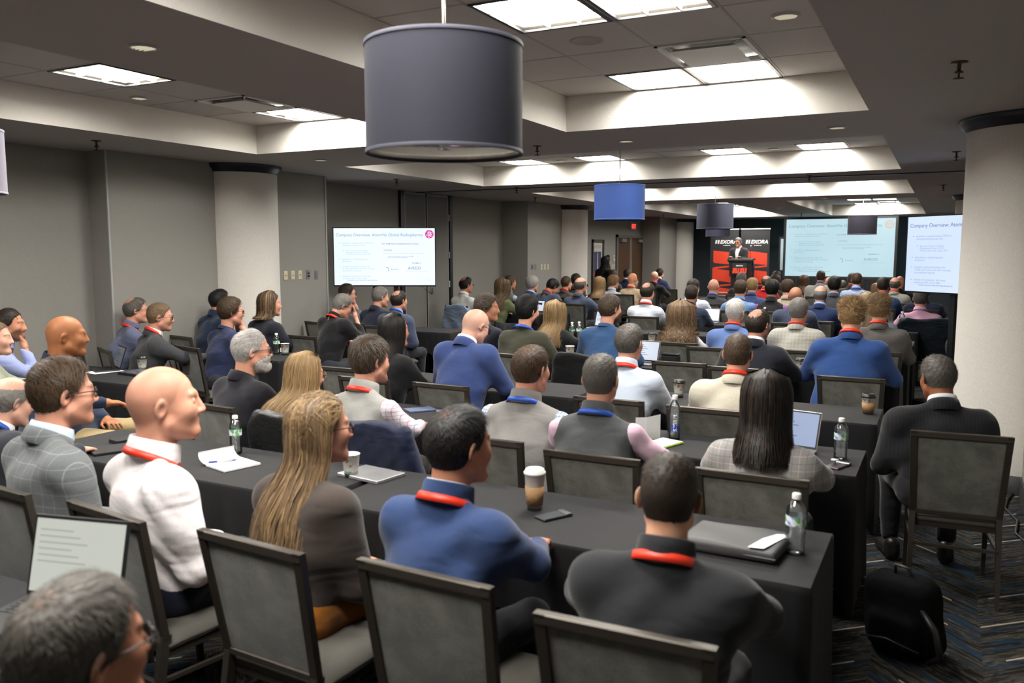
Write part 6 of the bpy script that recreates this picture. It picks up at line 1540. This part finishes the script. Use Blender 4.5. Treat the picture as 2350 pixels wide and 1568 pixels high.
for x, y, l, s in ((-3.48, 3.33, 'clear water bottle on the nearest row beside the open white notebook', 1.05), (-.45, 3.16, 'clear water bottle at the right end of the nearest table', 1.12), (-.46, 4.76, 'clear water bottle at the right end of the second table', 1.10), (-6.50, 6.86, 'clear water bottle beside a paper cup, left block', 1.12), (-2.45, 13.16, 'far clear water bottle left of the slate suit', 1.3), (-.52, 13.1, 'clear water bottle left of the pink dress shirt', 1.3), (-6.3, 15.3, 'far clear water bottle on a left-hand table', 1.2), (-5.95, 21.2 - .1, 'far clear water bottle at the front left', 1.2), (-4.10, 9.72, 'clear bottle beside the green-labelled bottle, fifth row', 1.15)): 
    if y > 20: continue
    bottle(x, y, l, s)
bottle(-4.19, 9.70, 'green-labelled clear bottle in the fifth row', 1.12, M_lblg)
# tall bottle with blue disc and lettering
t = thing('tall_water_bottle', 'tall slim water bottle with blue disc logo and vertical lettering', 'bottle', (-1.40, 4.80, TZ))
MB().lathe([(0, 0), (.030, 0), (.034, .005), (.034, .185), (.032, .205), (.022, .225), (.014, .238), (.014, .25)], 32).build('bottle_body', M_clear, t)
MB().lathe([(.016, .245), (.016, .268), (.014, .271), (0, .271)], 20).build('cap', M_capw, t)
def wrap(me, r, rz):
    for v in me.vertices:
        a = v.co.x / r; z = v.co.y; v.co = (r * math.sin(a + rz), -r * math.cos(a + rz), z)
d = MB().lathe([(0, 0), (.012, 0), (.024, 0)], 28).mesh('logo_disc')
for v in d.vertices: v.co.y += .075
wrap(d, .0348, R(20)); obj('logo_disc', d, plain('logo_blue', (.01, .05, .40), .4), t)
me = text_mesh('smart', .046, 'LEFT', 0, .0006)
for v in me.vertices: v.co = (-v.co.y + .012, v.co.x + .055, 0)
wrap(me, .0352, R(20)); obj('lettering', me, plain('logo_white', (.82, .84, .88), .4), t)
# cups
M_cupw = plain('paper_cup', (.74, .72, .68), .55); M_kraft = plain('kraft_sleeve', (.36, .21, .095), .8, noise=.15, scale=90, bump=.3); M_lidk = plain('black_lid', (.012, .012, .013), .35); M_lidw = plain('white_lid', (.78, .77, .75), .4)
M_print = label_print('printed_cup', (.62, .59, .53), ((.30, .22, .17), (.60, .57, .50), (.55, .52, .46)), (75, 75, 75))
M_green = label_print('printed_leaf', (.60, .58, .52), ((.22, .45, .12), (.10, .42, .45), (.55, .54, .48)), (38, 38, 38))
def cup(x, y, label, h=.108, sleeve=None, lid=None, prt=False, s=1.0, z=TZ, rot=None):
    t = thing('paper_cup', label, 'cup', (x, y, z), group='paper cups'); k = h / .108
    r0, r1 = .029, .041
    MB().lathe([(0, .006), (r0 - .002, .006), (r0, 0), (r0 + (r1 - r0) * .3, h * .3), (r1, h), (r1 + .0022, h + .0012), (r1, h + .003), (r1 - .002, h), (r0, .008)], 30, ms=[0, 0, 1 if prt else 0, 2 if prt else 0, 0, 0, 0, 0]).build('cup_body', [M_cupw, M_green, M_print], t, scale=s)
    rr = lambda z_: r0 + (r1 - r0) * z_ / h
    if sleeve: MB().lathe([(rr(.014 * k) + .001, .014 * k), (rr(.014 * k) + .0022, .014 * k), (rr(.070 * k) + .0022, .070 * k), (rr(.070 * k) + .001, .070 * k)], 30).build('sleeve', M_kraft, t, scale=s)
    if lid: MB().lathe([(r1 + .001, h - .006), (r1 + .0035, h - .005), (r1 + .0035, h + .003), (r1 - .001, h + .006), (r1 - .004, h + .015), (r1 - .007, h + .017), (r1 - .012, h + .013), (0, h + .013)], 30).build('lid', lid, t, scale=s)
    return t
cup(-1.55, 3.19, 'tall white cup with white lid and brown sleeve, nearest table', .150, True, M_lidw, s=1.10)
cup(-2.60, 3.24, 'printed paper cup behind the brown sweater, nearest table', .105, prt=True, s=1.1)
cup(-6.36, 6.84, 'printed white cup beside the bottle, left block', prt=True, s=1.15)
cup(-6.70, 8.55, 'black-lidded printed cup on the third left table', lid=M_lidk, prt=True, s=1.1)
cup(-1.79, 6.24, 'black-lidded printed cup between light blue shirt and beige blazer', lid=M_lidk, prt=True, s=1.1)
cup(-.43, 6.20, 'black-lidded cup with brown sleeve at the third table end', sleeve=True, lid=M_lidk, prt=True, s=1.15)
cup(-1.15, 8.0, 'black-lidded printed cup held by the black suit, fourth row', lid=M_lidk, prt=True, s=1.15)
cup(-1.52, 13.1, 'far printed cup right of the navy suit', lid=M_lidk, prt=True, s=1.35)
cup(-.36, 9.70, 'black-lidded printed cup at the fifth table end', lid=M_lidk, prt=True, s=1.35)
cup(-3.50, 8.05, 'printed white cup right of the olive sweater', prt=True, s=1.15)
cup(-3.15, 9.75, 'black-lidded printed cup left of the curls, fifth row', lid=M_lidk, prt=True, s=1.15)
cup(-6.72, 5.30, 'black-lidded printed cup on the first left table', lid=M_lidk, prt=True, s=1.12)
cup(-6.75, 4.45, 'black-lidded coffee cup held by the sage sweater', lid=M_lidk, sleeve=True, prt=True, s=1.12, z=.86)
t = thing('travel_tumbler', 'maroon steel-rimmed tumbler on the second left table', 'tumbler', (-7.13, 6.56, TZ)); MB().lathe([(0, 0), (.030, 0), (.033, .005), (.043, .150)], 28).build('tumbler_body', plain('maroon_paint', (.14, .008, .022), .3, .2), t); MB().lathe([(.043, .150), (.045, .152), (.045, .168), (.041, .17), (0, .165)], 28).build('rim', M_chrome, t)
# laptops
M_alu = plain('laptop_alu', (.42, .42, .43), .35, .6)
def laptop(x, y, rz, label, w=.31, d=.215, glow=(.80, .88, 1.0), power=1.0, ang=108, z=TZ, body=None, lit=True, ink=(.20, .32, .62)):
    t = thing('laptop', label, 'laptop', (x, y, z), rz, group='open laptops'); body = body or M_alu
    MB().box(-w / 2, w / 2, -d, 0, 0, .014, b=.003).build('keyboard_deck', body, t)
    mb = MB()
    for r in range(5):
        for c in range(12): mb.box(-w / 2 + .022 + c * .0225, -w / 2 + .040 + c * .0225, -.03 - r * .021 - .016, -.03 - r * .021, .014, .0155)
    o = mb.build('keys', M_black, t); o['kind'] = 'stuff'
    ld = MB().box(-w / 2, w / 2, -.006, 0, 0, d, b=.002).build('lid', body, t, loc=(0, 0, .014), rot=(R(90 - ang), 0, 0))
    MB().box(-w / 2 + .004, w / 2 - .004, -.008, -.006, .004, d - .004).build('bezel', M_black, ld)
    MB().box(-w / 2 + .012, w / 2 - .012, -.0092, -.008, .016, d - .012).build('screen', emit('laptop_glow', glow, power) if lit else plain('paper_page', (.62, .63, .58), .5), ld)
    if lit:
        mb = MB()
        for q in range(6): mb.box(-w / 2 + .03, -w / 2 + .03 + w * (.35 + .08 * (q % 3)), -.0100, -.0092, d - .05 - q * .02, d - .044 - q * .02)
        mb.build('screen_text', emit('laptop_ink', ink, power), ld)
    return t
laptop(-2.68, 8.05, R(-6), 'open laptop right of the light blue dress shirt', power=.8)
laptop(-3.30, 13.15, R(0), 'far open laptop right of the navy shirt', power=1.3)
laptop(-5.92, 12.95 + .15 - .0, R(-8), 'open laptop with bright screen beside the far royal blue suit', w=.36, d=.24, power=1.0, z=TZ) if False else None
laptop(-6.7, 13.85, R(-10), 'open laptop with black rim beside the olive green blouse', power=.8, body=M_black)
laptop(-4.45, 11.5, R(-10), 'open laptop seen over the raised glasses, sixth row', w=.34, d=.23, power=.9, z=TZ)
laptop(-.74, 4.86, R(-12), 'open laptop half hidden by the grey plaid blazer', power=.55, glow=(.55, .68, 1.0))
laptop(-7.02, 5.25, R(-25), 'black laptop in front of the navy fleece, left block', power=.1, body=M_black)
laptop(-2.43, 1.62, R(14), 'open pale-paged screen at the lower left edge', w=.36, d=.26, ang=104, body=M_black, glow=(.74, .76, .68), power=.7, ink=(.55, .57, .52))
# notebooks, papers, phones and cases
M_paper = plain('paper', (.80, .80, .80), .7); M_inkb = plain('pen_blue', (.02, .05, .35), .3)
t = thing('open_notebook', 'open white notebook with a curled page on the nearest table', 'notebook', (-3.36, 3.14, TZ), R(-14))
MB().box(-.02, .17, -.105, .105, 0, .012, b=.002).build('page_block', M_paper, t); mb = MB(); n = 10
V = [(-.02 - .075 * math.sin(a), y, .010 + .075 * (1 - math.cos(a)) * .55) for a in [R(110) * q / n for q in range(n + 1)] for y in (-.105, .105)]
obj('curled_page', mesh_np('curled_page', V, [(2 * i, 2 * i + 1, 2 * i + 3, 2 * i + 2) for i in range(n)]), M_paper, t)
MB().box(-.022, .172, -.107, .107, -.0005, .0015).build('cover', M_black, t)
t = thing('pen', 'blue and clear pen lying on the open white notebook', 'pen', (-3.36, 3.12, TZ + .0175), R(50)); MB().tube([(-.07, 0, 0), (.05, 0, 0)], .0045, 8).build('barrel', M_clear, t); MB().tube([(.05, 0, 0), (.066, 0, 0), (.07, 0, 0)], [.0045, .0035, .001], 8).build('tip', M_inkb, t); MB().tube([(-.072, 0, 0), (-.03, 0, 0)], .0052, 8).build('pen_cap', M_inkb, t)
t = thing('portfolio_case', 'black zipped portfolio with a white sheet sticking out, nearest table', 'portfolio', (-.66, 3.12, TZ), R(-3))
V, F = surfnet(lambda X, Y, Z: np.sqrt(np.maximum(np.abs(X) - .165, 0) ** 2 + np.maximum(np.abs(Y) - .115, 0) ** 2 + np.maximum(np.abs(Z - .026) - .010, 0) ** 2) - .014 - .004 * np.sin(14 * X + 3 * Y) * np.sin(17 * Y), (-.2, -.15, -.01), (.2, .15, .07), .009)
obj('case', mesh_np('case', V, F), plain('case_cloth', (.055, .055, .058), .55), t)
MB().box(-.178, .178, -.128, .128, .020, .026, b=.002).build('zip', M_lidk, t)
MB().add([(.075, -.120, .0535), (.130, -.110, .0535), (.172, .06, .0535), (.16, .085, .0535), (.135, .075, .0535), (.10, .0, .0535)], [(0, 1, 2, 3, 4, 5)]).add([(.075, -.120, .053), (.130, -.110, .053), (.172, .06, .053), (.16, .085, .053), (.135, .075, .053), (.10, .0, .053)], [(5, 4, 3, 2, 1, 0)]).build('sheet', M_paper, t)
def phone(x, y, rz, label, c=(.03, .035, .045), edge=(.01, .01, .012), cams=True, s=1.0, z=TZ, rot=None):
    t = thing('phone', label, 'phone', (x, y, z), rz)
    if rot: t.rotation_euler = rot
    MB().box(-.037 * s, .037 * s, -.076 * s, .076 * s, 0, .010, b=.003).build('phone_case', plain('phone_edge', edge, .4), t); MB().box(-.035 * s, .035 * s, -.074 * s, .074 * s, .010, .0108).build('phone_back', plain('phone_back', c, .4), t)
    if cams:
        cb = MB().box(-.034 * s, .034 * s, .046 * s, .072 * s, .0108, .0135, b=.001).build('camera_bar', plain('camera_bar', (.55, .55, .54), .2, .8), t)
        for q in (-.02, 0): MB().lathe([(0, .0142), (.006, .0142), (.007, .0135)], 12).build('camera_lens', M_black, cb, loc=(q * s, .059 * s, 0))
phone(-1.43, 3.13, R(-28), 'dark phone with chrome camera bar beside the tall white cup')
phone(-2.06, 3.10, R(-40), 'flat black phone with orange edge left of the navy jacket', c=(.018, .018, .02), edge=(.55, .10, .03), cams=False)
phone(-.45, 4.58, R(-20), 'phone with round grip beside the second table bottle', c=(.02, .02, .025), edge=(.12, .02, .02), cams=True)
o = MB().lathe([(.006, 0), (.006, .012), (.020, .014), (.020, .018), (0, .018)], 18).build('phone_grip', plain('grip_white', (.6, .6, .58), .4), loc=(-.47, 4.60, TZ + .0135)); o['label'] = 'round pale phone grip stuck on the second table phone'; o['category'] = 'phone grip'
phone(-3.07, 4.90, R(-60), 'phone lying on the second table behind the grey vest', c=(.2, .22, .25), cams=True)
phone(-3.10, 4.02, 0, 'phone in a tan case held by the cream sweater', c=(.05, .20, .20), edge=(.40, .30, .18), cams=False, z=.92, rot=(R(62), 0, R(-35)))
def slab(name, cat, label, x, y, rz, w, d, h, mat, top=None, z=TZ):
    t = thing(name, label, cat, (x, y, z), rz); MB().box(-w / 2, w / 2, -d / 2, d / 2, 0, h, b=min(.002, h / 3)).build('cover', mat, t)
    if top: MB().box(-w / 2 + .004, w / 2 - .004, -d / 2 + .004, d / 2 - .004, h, h + .004).build('page', top, t)
    return t
slab('wallet_case', 'case', 'black wallet case stacked on the left of the nearest table', -4.28, 3.24, R(-10), .10, .16, .022, plain('black_leather', (.014, .014, .015), .45))
slab('tablet_folio', 'tablet', 'black tablet folio lying at the left of the nearest table', -4.15, 3.06, R(-24), .19, .25, .014, plain('black_leather', (.014, .014, .015), .45))
slab('closed_laptop', 'laptop', 'closed silver laptop beside the printed cup, nearest table', -2.52, 3.30, R(-8), .28, .20, .016, M_alu)
slab('notepad', 'notepad', 'white notepad with lime green cover, second table', -1.42, 4.64, R(-18), .15, .21, .010, plain('lime_cover', (.35, .60, .03), .5), M_paper)
slab('notebook', 'notebook', 'blue-grey notebook on the second table behind the grey vest', -3.27, 4.86, R(-35), .13, .20, .012, plain('slate_cover', (.10, .13, .22), .5))
slab('document', 'paper', 'white sheets on the first left table', -6.98, 5.10 - .02, R(-8), .22, .28, .003, M_paper)
slab('folder', 'folder', 'black folder with glossy magazine on the first left table', -6.55, 5.12, R(-6), .30, .22, .022, plain('black_leather', (.014, .014, .015), .45), plain('magazine', (.08, .08, .10), .25, noise=.9, scale=30))
slab('document', 'paper', 'white paper at the right end of the fifth table', -.45, 9.55, R(-4), .16, .22, .012, M_paper)
slab('document', 'paper', 'white paper in front of the blue crew-neck sweater', -3.05, 8.12, R(-14), .21, .28, .004, M_paper)
slab('document', 'paper', 'white notes in front of the far pale dress shirt', -3.35, 13.02 - .1, R(4), .21, .28, .004, M_paper) if False else None
t = thing('folded_card', 'white folded card standing beside the lime notepad', 'card', (-1.55, 4.74, TZ), R(10)); MB().add([(-.075, .03, 0), (.0, -.015, 0), (.0, -.015, .135), (-.075, .03, .12)], [(0, 1, 2, 3), (3, 2, 1, 0)]).build('left_leaf', M_paper, t); MB().add([(.0, -.015, 0), (.075, .03, 0), (.075, .03, .15), (.0, -.015, .135)], [(0, 1, 2, 3), (3, 2, 1, 0)]).build('right_leaf', M_paper, t)
t = thing('camera_bag', 'small black zipped camera bag on the fourth table', 'bag', (-2.42, 8.12, TZ), R(-8)); MB().box(-.085, .085, -.055, .055, 0, .085, b=.012).build('bag_body', plain('black_nylon', (.013, .013, .014), .5), t); MB().box(-.088, .088, -.058, .058, .085, .105, b=.008).build('lid', plain('black_leather', (.014, .014, .015), .35), t); MB().tube([(-.088, 0, .09), (-.10, -.06, .05), (-.09, -.07, .02)], .006, 6).build('strap', M_black, t)
# backpack on the carpet
t = thing('backpack', 'black backpack slumped on the carpet by the second table end', 'backpack', (-.10, 4.12, 0), R(-20))
def bpk(X, Y, Z):
    yy = Y + .25 * (Z - .2); q = np.sqrt(np.maximum(np.abs(X) - .095 + .12 * np.maximum(Z - .28, 0), 0) ** 2 + np.maximum(np.abs(yy - .02) - .045, 0) ** 2 + np.maximum(np.abs(Z - .20) - .135, 0) ** 2) - .065
    q = smin(q, np.sqrt(np.maximum(np.abs(X) - .07, 0) ** 2 + np.maximum(np.abs(yy + .09) - .012, 0) ** 2 + np.maximum(np.abs(Z - .14) - .06, 0) ** 2) - .04, .03)
    return smax(q + .007 * np.sin(22 * X + 9 * Z) * np.sin(18 * Z + 6 * Y), -(Z - .005), .01)
V, F = surfnet(bpk, (-.28, -.25, -.01), (.28, .28, .52), .016); obj('bag_body', mesh_np('bag_body', V, F), plain('backpack_nylon', (.0045, .0045, .005), .95, spec=.08, bump=.6, scale=24), t)
MB().tube([(-.03, -.02, .38), (-.03, -.03, .44), (.04, -.03, .44), (.04, -.02, .38)], .009, 6).build('handle', M_black, t); MB().tube([(.10, -.08, .30), (.19, -.12, .22), (.21, -.10, .10), (.15, -.06, .04)], .014, 6).build('shoulder_strap', M_black, t); MB().tube([(-.13, -.13, .10), (0, -.17, .14), (.13, -.13, .10)], .005, 6).build('zip', M_black, t)
o = MB().tube([(.58, 7.5, .012), (.50, 7.15, .012), (.47, 6.9, .012), (.53, 6.6, .012), (.50, 6.3, .012), (.58, 6.0, .012)], .009, 6).build('floor_cable', M_black); o['label'] = 'black cable lying on the carpet by the right column base'; o['category'] = 'cable'
# coats and a cloth hung over chair backs
def drape(x, yt, rz, label, mat, seed, low=.42, wide=.25, name='coat', cat='coat', quilt=False, sleeve=True):
    ph = seed * 2.1
    t = thing(name, label, cat, (x, yt + .305, 0), rz)
    def f(X, Y, Z):
        yc = -.215 - (Z - .42) * .18
        a = np.maximum(np.abs(X + .02 * np.sin(9 * Z + ph)) - wide + .06 * sst(.84, .95, Z) + .03 * np.sin(11 * Z + ph), 0); b = np.abs(Y - yc); c = np.maximum(np.maximum(low + .05 * np.sin(7 * X + ph) - Z, Z - .925 + .012 * np.sin(13 * X + ph)), 0)
        d = np.sqrt(a ** 2 + np.maximum(b - .030, 0) ** 2 + c ** 2) - .018
        if sleeve: d = smin(d, cone(np.abs(X), Y, Z, (wide - .02, -.30, .90), (wide + .05, -.26, .60), .045, .04), .04)
        d = d - .014 * np.sin(17 * X + 5 * Z + ph) * np.sin(7 * Z + 3 * X + ph) * np.clip((.98 - Z) * 3, .2, 1)
        if quilt: d = d + .004 * np.abs(np.sin(26 * (X + Z))) * np.abs(np.sin(26 * (X - Z))) - .003
        return d
    V, F = surfnet(f, (-.40, -.48, low - .05), (.40, -.08, 1.0), .0135)
    obj('cloth' if cat == 'cloth' else 'shell', mesh_np('shell', V, F), mat, t)
drape(-3.36, 3.62, 0, 'black leather jacket hung over the chair of the cream sweater', plain('leather', (.016, .016, .017), .42, bump=.5, scale=30), 1, low=.55)
drape(-2.77, 3.62, 0, 'navy quilted coat hung over the chair of the grey fleece vest', fabric('quilted_nylon', lin((26, 33, 58)), rough=.6), 2, low=.50, quilt=True)
drape(-2.91, 6.98, 0, 'black coat hung over the chair of the blue crew-neck sweater', fabric('coat_cloth', lin((18, 18, 20))), 3, low=.50)
drape(-.23, 12.95, 0, 'dark teal coat hung over the chair of the pink dress shirt', fabric('coat_nylon', lin((16, 26, 34)), rough=.5), 4, low=.30, wide=.30)
drape(-7.6, 12.5, R(-4), 'pale blue cloth draped over the chair of the white shirt', fabric('chair_cover', lin((140, 156, 180)), rough=.6), 5, low=.12, wide=.27, name='chair_cover', cat='cloth', sleeve=False)
